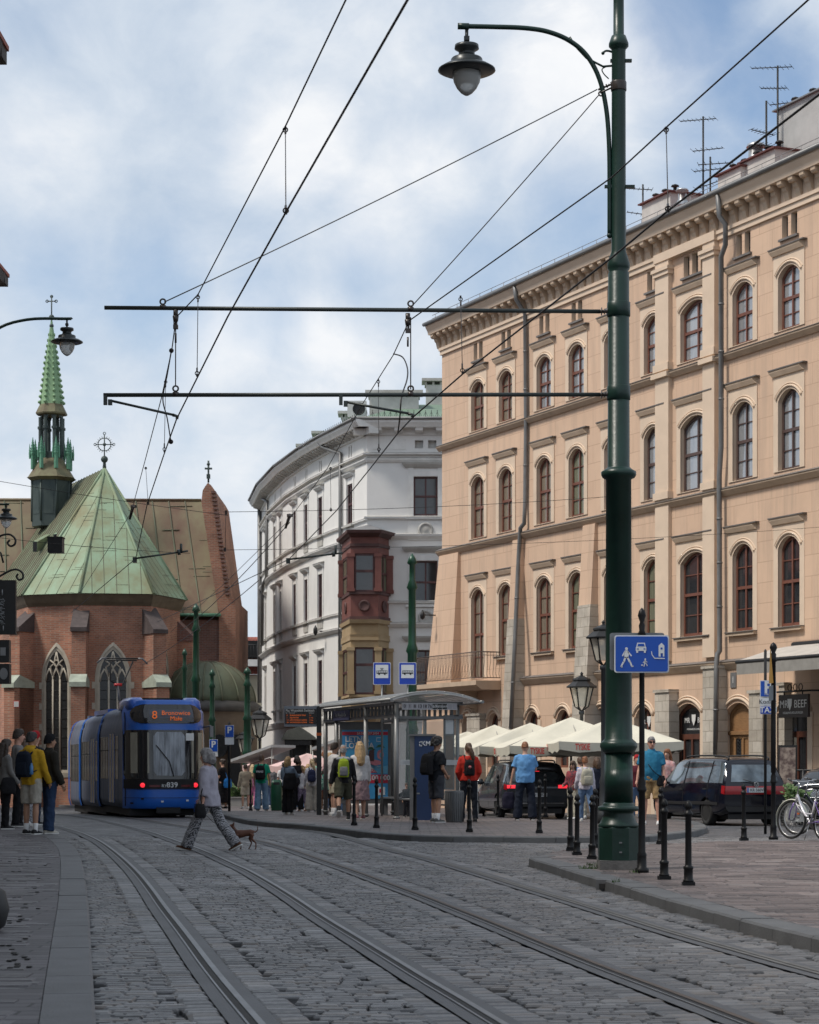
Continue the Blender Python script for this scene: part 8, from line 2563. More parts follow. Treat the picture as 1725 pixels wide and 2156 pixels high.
class Figure:
	0
	def __init__(s,H=1.75,legs=((4,4),(-4,2)),arms=((5,9,12,0),(5,9,12,0)),lean=0,fat=1.0,girl=False,spread=.0):
		k=s.k=H/1.75;s.H=H;s.fat=fat
		th,shn,an=.44*k,.42*k,.075*k
		drops=[th*math.cos(R(h))+shn*math.cos(R(h-kn))for h,kn in legs]
		s.hz=an+max(drops)
		s.legs=[]
		for i,(h,kn)in enumerate(legs):
			sg=-1 if i==0 else 1
			hip=Vector((sg*.088*k,0,s.hz))
			kne=hip+Vector((sg*(spread+.005)*k,th*math.sin(R(h)),-th*math.cos(R(h))))
			ank=kne+Vector((sg*spread*.5*k,shn*math.sin(R(h-kn)),-shn*math.cos(R(h-kn))))
			s.legs.append((hip,kne,ank,R(h-kn)))
		tl=math.tan(R(lean))
		s.off=lambda z:(z-s.hz)*tl
		sw=(.155 if girl else.172)*k*(1+(fat-1)*.35)
		s.sw=sw
		s.arms=[]
		for i,(f,o,b,inn)in enumerate(arms):
			sg=-1 if i==0 else 1
			shz=s.hz+.452*k
			sh=Vector((sg*sw,s.off(shz),shz))
			d1=Vector((sg*math.sin(R(o)),math.sin(R(f))*math.cos(R(o)),-math.cos(R(f))*math.cos(R(o))))
			el=sh+d1*.285*k
			f2=f+b
			d2=Vector((sg*math.sin(R(o-inn)),math.sin(R(f2))*math.cos(R(o-inn)),-math.cos(R(f2))*math.cos(R(o-inn))))
			wr=el+d2*.25*k
			s.arms.append((sh,el,wr,d2))
		s.neck=Vector((0,s.off(s.hz+.56*k),s.hz+.56*k));s.hc=Vector((0,s.off(s.hz+.70*k)+.01*k,s.hz+.70*k))
		w=1.0
		b_=fat-1
		s.torso=[(-.09,.125,.10,0),(-.03,.165*(1+b_*.6),.118*(1+b_*.5),0),(.06,.165*(1+b_*.9),.118*(1+b_*1.1),.03*b_),(.15,(.140 if girl else.152)*(1+b_*1.2),.105*(1+b_*1.6),.07*b_),(.24,(.142 if girl else.160)*(1+b_),.110*(1+b_*1.3),.06*b_),(.36,.172*(1+b_*.5),.118*(1+b_*.6),.02*b_),(.43,.172*(1+b_*.35),.108,0),(.47,.150*(1+b_*.2),.095,-.003),(.505,.112,.080,-.005),(.535,.075,.066,-.005),(.56,.058,.058,0)]
	def rings(s,a,b,grow,flare=0.0):
		out=[]
		k=s.k
		T=[t for t in s.torso if a<=t[0]<=b]
		def at(z):
			for p,q in zip(s.torso,s.torso[1:]):
				if p[0]<=z<=q[0]:
					t=(z-p[0])/(q[0]-p[0]);return tuple(lin(p[i],q[i],t)for i in range(4))
			return s.torso[0]if z<s.torso[0][0]else s.torso[-1]
		zs=sorted(set([a,b]+[t[0]for t in T]))
		for z in zs:
			_,rx,ry,oy=at(z)
			if z<-.03:rx,ry=max(rx,.16*(1+(s.fat-1)*.6)),max(ry,.115*(1+(s.fat-1)*.5))
			zz=s.hz+z*k
			e=flare*max(0,(.12-z))
			out.append((0,oy*k+s.off(zz),zz,(rx+grow+e)*k,(ry+grow+e)*k))
		return out
def person(label,px,py,H,head,fig={},top=None,bottom=None,shoes=None,hair=('short','brown'),skin='fair',face=False,lev=.12,sox=None,turn=0,Z=None,sunglasses=False,group=None,hands=True,tilt=0,vox=.017,cat='person'):
	g=Gd(px,py,lev)if Z is None else Vector(((px-862.5)/F*Z,Z,zt(Z)+lev))
	if H>100:H=(EYE+(HZ-H)/F*g.y-g.z)*(.985 if hair[0]not in('curly',)else.965)
	F_=Figure(H,**fig);k=F_.k
	P=thing('person',label,cat,g,R(head),group)
	sd=random.random()*50
	# ---- body: one continuous surface
	mb=MB()
	mb.loft(F_.rings(-.09,.56,-.006),16)
	nk,hc=F_.neck,F_.hc
	mb.tube([nk-Vector((0,.0,.06*k)),nk+Vector((0,.008*k,.09*k))],[.058*k,.052*k],12)
	hr=[(-.118,.030,.036,.038),(-.10,.048,.056,.026),(-.06,.062,.078,.012),(-.01,.070,.090,.004),(.04,.074,.096,-.002),(.08,.066,.086,-.006),(.105,.046,.060,-.008),(.118,.014,.02,-.008)]
	ct,st_=math.cos(R(turn)),math.sin(R(turn))
	def hp(x,y,z):
		y2=y*math.cos(R(tilt))-(z)*math.sin(R(tilt));z2=y*math.sin(R(tilt))+z*math.cos(R(tilt))
		return hc+Vector((x*ct-y2*st_,x*st_+y2*ct,z2))*k
	vs=[];n=16
	for(z,rx,ry,oy)in hr:
		for j in range(n):
			t=2*PI*j/n;vs.append(hp(rx*math.cos(t),oy+ry*math.sin(t),z))
	mb.add(vs,[(i*n+j,i*n+(j+1)%n,(i+1)*n+(j+1)%n,(i+1)*n+j)for i in range(len(hr)-1)for j in range(n)]+[tuple(reversed(range(n))),tuple(range((len(hr)-1)*n,len(hr)*n))],0,True)
	nose=[hp(0,.088,.012),hp(0,.108,-.022),hp(0,.116,-.034),hp(0,.095,-.046)]
	mb.tube(nose,[.010*k,.014*k,.017*k,.013*k],8)
	for sg in(-1,1):e_=hp(sg*.074,-.004,-.012);mb.ball(e_,(.014*k,.018*k,.032*k),0,8,6)
	for(hip,kne,ank,a)in F_.legs:
		mb.tube([hip+Vector((0,0,.03*k)),hip.lerp(kne,.25),hip.lerp(kne,.6),kne,kne.lerp(ank,.3),kne.lerp(ank,.65),ank],[.088*k,.085*k,.070*k,.053*k,.057*k,.044*k,.034*k],12)
		f=0 if abs(a)<R(14)else(a*.75 if a<0 else a*.6)
		def fp(y,z,ank=ank,f=f):return ank+Vector((0,y*math.cos(f)-z*math.sin(f),y*math.sin(f)+z*math.cos(f)))*k
		mb.tube([fp(-.055,-.042),fp(.0,-.03),fp(.08,-.045),fp(.16,-.055)],[.030*k,.038*k,.035*k,.022*k],10)
	for i,(sh,el,wr,d2)in enumerate(F_.arms):
		up=(el-sh)
		mb.tube([Vector((sh.x*.6,sh.y,sh.z+.005*k)),sh,sh+up*.3,sh+up*.7,el,el.lerp(wr,.3),wr],[.05*k,.056*k,.050*k,.042*k,.037*k,.038*k,.025*k],10)
		pe=wr+d2*.075*k
		mb.tube([wr-d2*.01*k,wr+d2*.04*k,pe],[.025*k,.033*k,.030*k],10)
	bme=remeshed(mb,vox*.9,2,0,'body')
	fb=MB()
	for i,(sh,el,wr,d2)in enumerate(F_.arms):
		sg=-1 if i==0 else 1
		fwd=Vector((0,1,0));fwd=(fwd-d2*fwd.dot(d2)).normalized();inn=Vector((-sg,0,0));inn=(inn-d2*inn.dot(d2)).normalized()
		pe=wr+d2*.07*k
		for q,L in((-.026,.066),(-.009,.078),(.009,.074),(.026,.062)):
			b0=pe+fwd*q*k-d2*.012*k;m1=b0+d2*L*.55*k+inn*.008*k;m2=m1+d2*L*.45*k+inn*.022*k
			fb.tube([b0,m1,m2],[.0092*k,.0086*k,.0066*k],6)
		t0=wr+d2*.022*k+fwd*.024*k;fb.tube([t0,t0+fwd*.024*k+d2*.028*k,t0+fwd*.022*k+d2*.058*k+inn*.01*k],[.012*k,.010*k,.007*k],6)
	if face:
		for sg in(-1,1):
			fb.ball(hp(sg*.030,.084,.012),.0095*k,1,8,6);fb.tube([hp(sg*.014,.094,.030),hp(sg*.046,.080,.031)],.005*k,5,1)
		fb.tube([hp(-.024,.092,-.068),hp(0,.100,-.067),hp(.024,.092,-.068)],.006*k,5,2)
	fme=fb.mesh('f')
	bm=bmesh.new();bm.from_mesh(bme);n0=len(bm.faces);bm.from_mesh(fme);bm.to_mesh(bme);bm.free()
	bpy.data.meshes.remove(fme)
	mats_b=[SKIN[skin],M_eye,M_lip]
	body=link_mesh('body',bme,mats_b,P)
	if sunglasses:
		gb=MB()
		for sg in(-1,1):gb.prism([hp(sg*.006,.103,.024),hp(sg*.058,.090,.024),hp(sg*.052,.088,-.006),hp(sg*.014,.100,-.010)],hp(0,.106,.0)-hp(0,.1,0));gb.tube([hp(sg*.058,.088,.018),hp(sg*.078,.0,.008)],.004*k,4)
		gb.tube([hp(-.01,.106,.018),hp(.01,.106,.018)],.004*k,4)
		gb.build('sunglasses',M_shade,P)
		# ---- clothes
	if bottom:
		kind,m=bottom[0],bottom[1];opt=bottom[2]if len(bottom)>2 else{}
		mb=MB();gr=opt.get('grow',.012);hem=opt.get('hem',.062)
		if kind in('trousers','shorts','capri'):
			mb.loft(F_.rings(-.09,.04,gr-.004),16)
			for(hip,kne,ank,a)in F_.legs:
				if kind=='trousers':
					e=ank+(kne-ank).normalized()*.0;mb.tube([hip+Vector((0,0,.03*k)),hip.lerp(kne,.3),hip.lerp(kne,.7),kne,kne.lerp(ank,.5),e-(kne-ank).normalized()*.02*k],[(.096+gr)*k,(.092+gr)*k,(.075+gr)*k,(max(.062,hem*.9)+gr)*k,(hem+gr)*k,(hem+gr)*k],12)
				elif kind=='capri':mb.tube([hip+Vector((0,0,.03*k)),hip.lerp(kne,.3),kne,kne.lerp(ank,.45)],[(.094+gr)*k,(.09+gr)*k,(.062+gr)*k,(.058+gr)*k],12)
				else:
					t=opt.get('len',.92);e=hip.lerp(kne,t);mb.tube([hip+Vector((0,0,.03*k)),hip.lerp(kne,.35),e],[(.098+gr)*k,(.095+gr)*k,(.085+gr)*k],14)
		else:
			L=opt.get('len',.5);y0=0
			secs=[(0,F_.off(F_.hz),F_.hz-L*k,.235*k,.20*k),(0,0,F_.hz-L*.5*k,.215*k,.175*k),(0,0,F_.hz-.06*k,.185*k,.14*k),(0,0,F_.hz+.12*k,.155*k,.115*k)]
			mb.loft(secs,20)
		me=remeshed(mb,vox,3,.014*k,kind,11,sd)
		link_mesh({'shorts':'shorts','skirt':'skirt','capri':'leggings'}.get(kind,'trousers'),me,m,P)
	if top:
		m=top[0];opt=top[1]if len(top)>1 else{}
		gr=opt.get('grow',.014);sl=opt.get('sleeve','short');hem=opt.get('hem',-.07)
		mb=MB();mb.loft(F_.rings(hem,.535,gr,opt.get('flare',0)),18)
		for(sh,el,wr,d2)in F_.arms:
			if sl=='none':continue
			i0=Vector((sh.x*.5,sh.y,sh.z+.022*k))
			if sl=='short':mb.tube([i0,sh+Vector((0,0,.0)),sh.lerp(el,.45),sh.lerp(el,.72)],[(.050+gr)*k,(.052+gr)*k,(.052+gr)*k,(.054+gr)*k],12)
			elif sl=='mid':mb.tube([i0,sh,sh.lerp(el,.5),el,el.lerp(wr,.55)],[(.058+gr)*k,(.058+gr)*k,(.054+gr)*k,(.050+gr)*k,(.052+gr)*k],12)
			else:mb.tube([i0,sh,sh.lerp(el,.5),el,el.lerp(wr,.5),wr+d2*.012*k],[(.050+gr)*k,(.052+gr)*k,(.048+gr)*k,(.042+gr)*k,(.038+gr)*k,(.030+gr)*k],12)
		if opt.get('collar'):
			c=nk+Vector((0,-.005,.0));mb.loft([(c.x,c.y,c.z-.05*k,.085*k,.08*k),(c.x,c.y,c.z+.025*k,.066*k,.068*k)],14)
		if opt.get('hood'):
			c=Vector((0,F_.off(F_.hz+.5*k)-.075*k,F_.hz+.50*k));mb.ball(c,(.13*k,.07*k,.085*k),0,14,8);mb.loft([(nk.x,nk.y-.01,nk.z-.05*k,.10*k,.09*k),(nk.x,nk.y-.015,nk.z+.03*k,.085*k,.085*k)],14)
		me=remeshed(mb,vox,3,.012*k,'top',9,sd+9)
		link_mesh(opt.get('name','shirt'),me,m,P)
	if sox:
		for(hip,kne,ank,a)in F_.legs:
			mb=MB();mb.tube([ank+Vector((0,0,-.03*k)),ank,ank.lerp(kne,.28)],[.042*k,.041*k,.050*k],12);mb.build('sock',sox,P)
	if shoes:
		for(hip,kne,ank,a)in F_.legs:
			f=0 if abs(a)<R(14)else(a*.75 if a<0 else a*.6)
			def fp(x,y,z,ank=ank,f=f):return ank+Vector((x,y*math.cos(f)-z*math.sin(f),y*math.sin(f)+z*math.cos(f)))*k
			secs=[(-.085,.024,.05),(-.07,.036,.085),(-.02,.042,.095),(.05,.045,.075),(.11,.049,.058),(.165,.042,.045),(.19,.018,.03)]
			mb=MB();vs=[];n=10
			for(y,w_,h_)in secs:
				for j in range(n):
					t=2*PI*j/n;x=w_*math.cos(t);z=-.075+h_/2+h_/2*math.copysign(abs(math.sin(t))**.7,math.sin(t));vs.append(fp(x,y,z))
			mb.add(vs,[(i*n+j,i*n+(j+1)%n,(i+1)*n+(j+1)%n,(i+1)*n+j)for i in range(len(secs)-1)for j in range(n)]+[tuple(reversed(range(n))),tuple(range((len(secs)-1)*n,len(secs)*n))],0,True)
			so=[fp(x,y,-.076)for x,y in((-.03,-.088),(.03,-.088),(.046,.0),(.052,.10),(.035,.185),(-.035,.185),(-.052,.10),(-.046,.0))]
			mb.prism(so,fp(0,0,-.056)-fp(0,0,-.076),1)
			mb.build('shoe',shoes if isinstance(shoes,list)else[shoes,M_sole],P)
			# ---- hair
	hk,hm=hair;HM=HAIRM[hm]if isinstance(hm,str)else hm
	mb=MB()
	def cap(off=.012,zlo=-.03,back=.0,front=.55):
		vs=[];n=20;nr=9
		for i in range(nr+1):
			ph=PI/2*(1-i/nr)
			for j in range(n):
				t=2*PI*j/n;y=math.sin(t)
				low=lin(zlo,.055,max(0,(y+.2)/1.2))if y>-.2 else zlo
				z=low+(.122+off-low)*math.sin(ph)
				e=math.cos(ph)**.55
				vs.append(hp((.076+off)*math.cos(t)*e,-.006+(.098+off)*y*e,z))
		mb.add(vs,[(i*n+j,i*n+(j+1)%n,(i+1)*n+(j+1)%n,(i+1)*n+j)for i in range(nr)for j in range(n)]+[tuple(range(n)),tuple(reversed(range(nr*n,(nr+1)*n)))],0,True)
	def strand(pts,rr):mb.tube([hp(*p)for p in pts],[r_*k for r_ in rr],10)
	dsp=.006
	if hk=='short':cap(.010,-.055)
	elif hk=='buzz':cap(.004,-.03)
	elif hk=='bald':cap(.004,-.06)
	elif hk=='curly':cap(.035,-.055);dsp=.022
	elif hk=='bob':
		cap(.022,-.07);strand([(0,-.06,.05),(0,-.075,-.06),(0,-.06,-.12)],(.085,.095,.07))
		for sg in(-1,1):strand([(sg*.06,.0,.05),(sg*.085,.0,-.04),(sg*.075,.0,-.10)],(.04,.04,.03))
	elif hk=='long':
		cap(.016,-.07);strand([(0,-.07,.05),(0,-.085,-.08),(0,-.105,-.22),(0,-.11,-.36),(0,-.10,-.42)],(.075,.085,.10,.095,.05))
		for sg in(-1,1):strand([(sg*.06,-.01,.05),(sg*.085,-.02,-.06),(sg*.085,-.05,-.2),(sg*.07,-.07,-.32)],(.035,.04,.045,.03))
	elif hk=='mid':
		cap(.016,-.07);strand([(0,-.07,.05),(0,-.085,-.08),(0,-.09,-.20)],(.075,.085,.06))
		for sg in(-1,1):strand([(sg*.06,-.01,.05),(sg*.082,-.01,-.06),(sg*.08,-.02,-.16)],(.035,.04,.03))
	elif hk=='tail':
		cap(.010,-.055);strand([(0,-.09,.03),(.03,-.145,.0),(.06,-.15,-.10),(.09,-.14,-.22),(.10,-.13,-.30)],(.03,.045,.055,.045,.015))
	elif hk=='bun':cap(.010,-.055);mb.ball(hp(0,-.10,.07),.05*k,0,10,8)
	me=remeshed(mb,.012,2,dsp,'hair',30 if hk!='curly' else 26,sd)
	link_mesh('hair',me,HM,P)
	P['_h']=0
	del P['_h']
	P_INFO[P.name]=(F_,hp)
	return P
P_INFO={}
M_sole=mat('sole_white',(.55,.55,.53),.7,0,.1,9)
M_shoe_w=cloth('shoe_white',(.55,.55,.55),.7);M_shoe_b=cloth('shoe_black',(.02,.02,.022),.7);M_shoe_br=cloth('shoe_brown',(.10,.05,.03),.7);M_shoe_g=cloth('shoe_grey',(.20,.20,.20),.7)
def local_to_world(P,v):
	c,s=math.cos(P.rotation_euler.z),math.sin(P.rotation_euler.z)
	return Vector((P.location.x+v.x*c-v.y*s,P.location.y+v.x*s+v.y*c,P.location.z+v.z))
def backpack(P,label,m,w=.30,h=.44,d=.16,m2=None,dz=.0,side='back',pocket=True):
	F_,hp=P_INFO[P.name];k=F_.k
	zc=F_.hz+(.27+dz)*k
	y=F_.off(zc)-(.118*F_.fat+.02+d/2)*k*1.02
	w0=local_to_world(P,Vector((0,y,zc)))
	B=thing('backpack',label,'backpack',w0,P.rotation_euler.z)
	mb=MB();mb.loft([(0,0,-h/2,w*.46,d*.44),(0,0,-h*.3,w*.5,d*.5),(0,0,h*.15,w*.49,d*.48),(0,0.0,h*.38,w*.42,d*.40),(0,.01,h*.5,w*.25,d*.22)],24,p=3.2)
	link_mesh('pack',remeshed(mb,.016,2,.006,'pack',10,w),m,B)
	if pocket:
		mb=MB();mb.loft([(0,-d*.5,-h*.42,w*.36,d*.16),(0,-d*.52,-h*.15,w*.37,d*.18),(0,-d*.48,h*.06,w*.33,d*.12)],18,p=3.2);link_mesh('pocket',remeshed(mb,.014,2,.003,'pocket',12,1),m2 or m,B)
	mb=MB()
	for sg in(-1,1):
		pts=[Vector((sg*w*.26,d*.35,h*.32)),Vector((sg*.095*k,-y+F_.off(F_.hz+.53*k)-.03,F_.hz+.545*k-zc)),Vector((sg*.105*k,-y+.085*k,F_.hz+.46*k-zc)),Vector((sg*.12*k,-y+.14*k*F_.fat,F_.hz+.36*k-zc)),Vector((sg*.155*k,-y+.08*k,F_.hz+.22*k-zc)),Vector((sg*w*.40,d*.3,-h*.32))]
		mb.tube(catmull(pts,5),.020,6,ell=(1.2,.6))
	mb.tube([(-.03,d*.3,h*.46),(0,d*.25,h*.56),(.03,d*.3,h*.46)],.010,5)
	mb.build('strap',m,B)
	return B
def hand_pos(P,i):
	F_,hp=P_INFO[P.name];sh,el,wr,d2=F_.arms[i]
	return local_to_world(P,wr+d2*.10*F_.k)
def bag(label,c,w,h,d,m,rz=0.0,strap_to=None,kind='bag',soft=2.6):
	B=thing('bag',label,'bag',c,rz)
	mb=MB();mb.loft([(0,0,-h/2,w*.42,d*.42),(0,0,-h*.3,w*.5,d*.5),(0,0,h*.2,w*.46,d*.42),(0,0,h*.48,w*.36,d*.22)],20,p=soft);link_mesh('pouch',remeshed(mb,.014,2,.01,'pouch',9,w),m,B)
	if strap_to:
		mb=MB();L=[Vector(q)-Vector(c)for q in strap_to]
		c_,s_=math.cos(-rz),math.sin(-rz);L=[Vector((q.x*c_-q.y*s_,q.x*s_+q.y*c_,q.z))for q in L]
		mb.tube(catmull(L,4),.010,6);mb.build('strap',m,B)
	return B
STAND=dict(legs=((3,3),(-3,1)),spread=.01)
# ---- the group waiting on the left pavement
LV=.068
navy=cloth('navy_pack',(.008,.012,.022));
p=person('woman with long dark wavy hair and grey top at the left edge',12,1746,1555,-60,dict(STAND,girl=True,arms=((8,8,25,0),(8,8,25,0))),(cloth('grey_top',(.15,.145,.14)),dict(sleeve='long')),('trousers',cloth('black_trousers',(.010,.010,.012))),M_shoe_b,('long','dark'),'fair',lev=LV)
bag('black shoulder bag at the hip of the dark-haired woman at the left edge',p.location+Vector((.10,-.22,.93)),.34,.36,.14,cloth('black_bag',(.012,.012,.014)),.4)
p=person('balding bearded man in grey shirt behind the left group',38,1741,1533,-75,dict(STAND,arms=((4,8,10,0),(4,8,10,0))),(cloth('grey_shirt',(.17,.165,.165)),dict(sleeve='long')),('trousers',cloth('black_trousers',(.010,.010,.012))),M_shoe_b,('short','dark'),'pink',True,lev=LV)
p=person('person with patterned trousers mostly hidden behind the yellow jacket',52,1738,1558,0,STAND,(cloth('beige_jacket',(.25,.21,.17)),dict(sleeve='long')),('trousers',cloth('pattern_trousers',(.35,.35,.37),col2=(.06,.06,.07),scale=40,contrast=2.5)),M_shoe_w,('mid','brown'),'fair',lev=LV)
p=person('person in red cap just showing behind the man in yellow',73,1737,1537,-40,STAND,(cloth('dark_top',(.03,.03,.035)),dict(sleeve='long')),('trousers',cloth('blue_jeans_dk',(.02,.03,.055))),M_shoe_b,('short',cloth('red_cap',(.36,.02,.025))),'fair',lev=LV)
p=person('young man in mustard yellow hooded jacket and beige shorts seen from behind',66,1757,1539,-22,dict(legs=((3,3),(-4,0)),spread=.015,arms=((10,12,40,12),(8,12,20,6))),(cloth('mustard',(.42,.245,.018)),dict(sleeve='long',grow=.024,hood=True,name='jacket',hem=-.09)),('shorts',cloth('beige_shorts',(.34,.315,.27))),[M_shoe_b,M_sole],('short','black'),'tan',True,lev=LV,sox=cloth('white_sock',(.6,.6,.6)),turn=-25)
b=backpack(p,'navy backpack with a blue bottle worn by the man in yellow',navy,.34,.50,.20)
mb=MB();mb.lathe([(.03,-.10),(.036,-.09),(.036,.06),(.02,.09),(.02,.12),(0,.125)],(.185,-.02,-.10),14);mb.build('bottle',mat('bottle_blue',(.06,.18,.38),.3,0,.05,5),b)
p=person('man in dark jacket, cap and blue jeans at the right of the left group',104,1756,1543,-55,dict(legs=((4,4),(-4,1)),spread=.01,arms=((2,8,12,0),(6,9,16,0))),(cloth('olive_black_jacket',(.022,.020,.016)),dict(sleeve='long',grow=.032,collar=True,name='jacket',hem=-.10)),('trousers',cloth('blue_jeans',(.022,.040,.085)),dict(hem=.085)),[cloth('shoe_cream',(.42,.40,.36)),M_sole],('short',cloth('black_cap',(.010,.010,.012))),'tan',True,lev=LV)
# ---- crossing woman with her dog
zebra=bpy.data.materials.new('zebra_cloth');zebra.use_nodes=True
n_,new_,lk_=nodes_of(zebra.node_tree);bz=n_['Principled BSDF'];bz.inputs['Roughness'].default_value=.9
tcz=new_('ShaderNodeTexCoord');wv=new_('ShaderNodeTexWave',wave_type='BANDS',bands_direction='DIAGONAL');wv.inputs['Scale'].default_value=13;wv.inputs['Distortion'].default_value=9;wv.inputs['Detail'].default_value=3;wv.inputs['Detail Scale'].default_value=1.6
rz_=new_('ShaderNodeValToRGB');rz_.color_ramp.elements[0].position=.42;rz_.color_ramp.elements[1].position=.52;rz_.color_ramp.elements[0].color=(.05,.05,.055,1);rz_.color_ramp.elements[1].color=(.30,.30,.32,1)
lk_.new(tcz.outputs['Object'],wv.inputs['Vector']);lk_.new(wv.outputs['Fac'],rz_.inputs[0]);lk_.new(rz_.outputs[0],bz.inputs['Base Color'])
p=person('grey-haired woman in lilac blouse and zebra trousers striding across the tracks',441,1791,1.77,72,dict(girl=True,legs=((27,4),(-23,15)),arms=((-6,10,10,0),(20,8,14,0)),lean=3,fat=1.04),(cloth('lilac_blouse',(.33,.315,.37)),dict(sleeve='mid',grow=.034,hem=-.13,flare=.12,name='blouse')),('trousers',zebra,dict(hem=.082,grow=.018)),M_shoe_br,('bob','grey'),'pink',True,lev=0,turn=0)
h0=hand_pos(p,0);h1=hand_pos(p,1)
bag('black handbag at the left hip of the crossing woman',h0+Vector((-.02,-.06,-.02)),.20,.24,.12,cloth('black_bag',(.012,.012,.014)),.5,[local_to_world(p,Vector((.1,0,1.46))),h0+Vector((0,-.05,.3)),h0+Vector((0,-.05,.08))])
bag('small blue pouch in the right hand of the crossing woman',h1+Vector((.0,0,-.06)),.15,.16,.08,cloth('blue_pouch',(.02,.05,.16)),.2)
dg=Gd(514,1789,0.0)
D=thing('dog','small slim brown dog trotting on a leash behind the crossing woman','dog',dg,R(90));M_dog=mat('brown_coat',(.115,.040,.018),.7,0,.25,12,col2=(.07,.026,.014))
D.scale=(1.3,1.08,1.05)
mb=MB()
mb.tube([(0,-.15,.262),(0,-.10,.272),(0,-.02,.262),(0,.06,.250),(0,.13,.258)],[.042,.050,.050,.062,.048],12,ell=(.82,1.1))
mb.tube([(0,.11,.27),(0,.155,.325),(0,.175,.365)],[.042,.030,.028],10)
mb.tube([(0,.158,.372),(0,.19,.378),(0,.222,.368),(0,.256,.358),(0,.268,.355)],[.028,.037,.030,.018,.011],10)
for sg in(-1,1):
	mb.tube([(sg*.022,.168,.395),(sg*.034,.160,.425),(sg*.036,.158,.448)],[.017,.013,.003],6)
	f=.03 if sg<0 else-.035
	mb.tube([(sg*.032,.10,.245),(sg*.034,.098+f*.5,.17),(sg*.034,.10+f,.10),(sg*.034,.10+f*1.5,.022)],[.028,.018,.0125,.0115],8);mb.tube([(sg*.034,.095+f*1.5,.012),(sg*.034,.125+f*1.5,.010)],[.013,.011],6)
	f=-.04 if sg<0 else.05
	mb.tube([(sg*.032,-.13,.25),(sg*.036,-.105+f*.4,.175),(sg*.036,-.155+f*.8,.105),(sg*.036,-.140+f*1.2,.022)],[.038,.024,.013,.0115],8);mb.tube([(sg*.036,-.145+f*1.2,.012),(sg*.036,-.115+f*1.2,.010)],[.013,.011],6)
mb.tube(catmull([Vector((0,-.165,.275)),Vector((0,-.20,.30)),Vector((0,-.215,.34)),Vector((0,-.205,.39)),Vector((0,-.215,.42))],4),[.014-.0006*i for i in range(17)],7)
link_mesh('body',remeshed(mb,.009,2,0,'body'),M_dog,D)
mb=MB();mb.torus((0,.145,.315),.036,.007,'Z',16,5);mb.build('collar',M_black,D)
mb=MB();mb.ball((0,.272,.358),.009);mb.ball((-.022,.222,.382),.006);mb.ball((.022,.222,.382),.006);mb.build('face',M_black,D)
mb=MB();a=Vector((dg.x-.15,dg.y,.33));b2=hand_pos(p,1);mb.tube([a.lerp(b2,t/8)-Vector((0,0,.12*4*(t/8)*(1-t/8)))for t in range(9)],.004,4);tag(mb.build('leash',M_black),'thin dark leash between the brown dog and the crossing woman','leash')
# ---- by the parking signs
p=person('dark-haired woman in long black dress with a bright blue bag',469,1703,1597,60,dict(STAND,girl=True,arms=((5,8,60,10),(5,10,15,0))),(cloth('black_dress',(.010,.010,.012)),dict(sleeve='short')),('skirt',cloth('black_dress',(.010,.010,.012)),dict(len=.72)),M_shoe_b,('bun','dark'),'fair',True)
c=p.location+Vector((.22,-.22,1.02));bag('bright blue bag carried by the woman in black',c,.34,.38,.14,cloth('bright_blue_bag',(.03,.20,.55)),.3,[p.location+Vector((.12,-.05,1.45)),c+Vector((0,0,.16))])
# ---- crowd left of the shelter
cr=dict(group='people crowding the tram stop')
def crowd(*a,**kw):kw.setdefault('vox',.020);return person(*a,**kw,**cr)
den=cloth('denim_light',(.13,.21,.33));
crowd('person in beige jacket and beige shorts at the far left of the crowd',517,1703,1608,20,dict(STAND),(cloth('beige_coat',(.30,.26,.20)),dict(sleeve='long',grow=.03,name='jacket')),('shorts',cloth('light_beige',(.40,.36,.29))),M_shoe_w,('short','dark'),'fair')
crowd('blond girl in pink tracksuit at the left of the crowd',532,1702,1609,10,dict(STAND,girl=True),(cloth('pink_track',(.56,.20,.36)),dict(sleeve='long',grow=.026,name='jacket')),('trousers',cloth('pink_track',(.56,.20,.36)),dict(hem=.07)),M_shoe_w,('long','light'),'fair')
p=crowd('young person in green T-shirt and light jeans with a black backpack',551,1708,1588,-6,dict(legs=((-4,2),(5,4)),spread=.02,arms=((4,12,20,8),(4,12,20,8))),(cloth('green_tee',(.012,.26,.16)),dict(sleeve='short',grow=.026)),('trousers',cloth('light_jeans',(.16,.26,.38)),dict(hem=.085,grow=.018)),M_shoe_g,('short','brown'),'fair')
b=backpack(p,'black backpack with white lettering on the green T-shirt back',cloth('pack_black',(.012,.012,.014)),.34,.48,.18)
text_obj('VANS',.10,M_signwhite,b,(0,-.128,.03),bold=.02)
crowd('grey-clad person half hidden behind the green litter bin',574,1700,1608,-30,STAND,(cloth('grey_hoodie',(.12,.125,.135)),dict(sleeve='long',grow=.03)),('trousers',cloth('grey_trousers',(.22,.22,.23))),M_shoe_w,('mid','brown'),'fair')
crowd('person in pale top between the green shirt and the hugging pair',589,1699,1610,10,STAND,(cloth('pale_blue_top',(.34,.38,.45)),dict(sleeve='short')),('trousers',cloth('bright_jeans',(.05,.22,.42))),M_shoe_w,('mid','blond'),'fair')
p=crowd('blond woman in denim jacket hugging a friend beside the bin',606,1715,1592,-25,dict(STAND,girl=True,arms=((10,10,60,20),(40,10,50,20))),(cloth('denim_jacket',(.15,.20,.27)),dict(sleeve='long',grow=.028,name='jacket')),('trousers',cloth('black_trousers',(.010,.010,.012)),dict(hem=.085)),M_shoe_w,('mid','blond'),'fair')
bag('large black shoulder bag hanging by the denim jacket',p.location+Vector((.08,-.26,.98)),.42,.50,.16,cloth('black_bag',(.012,.012,.014)),.1,[p.location+Vector((-.12,-.08,1.5)),p.location+Vector((-.06,-.28,1.2))])
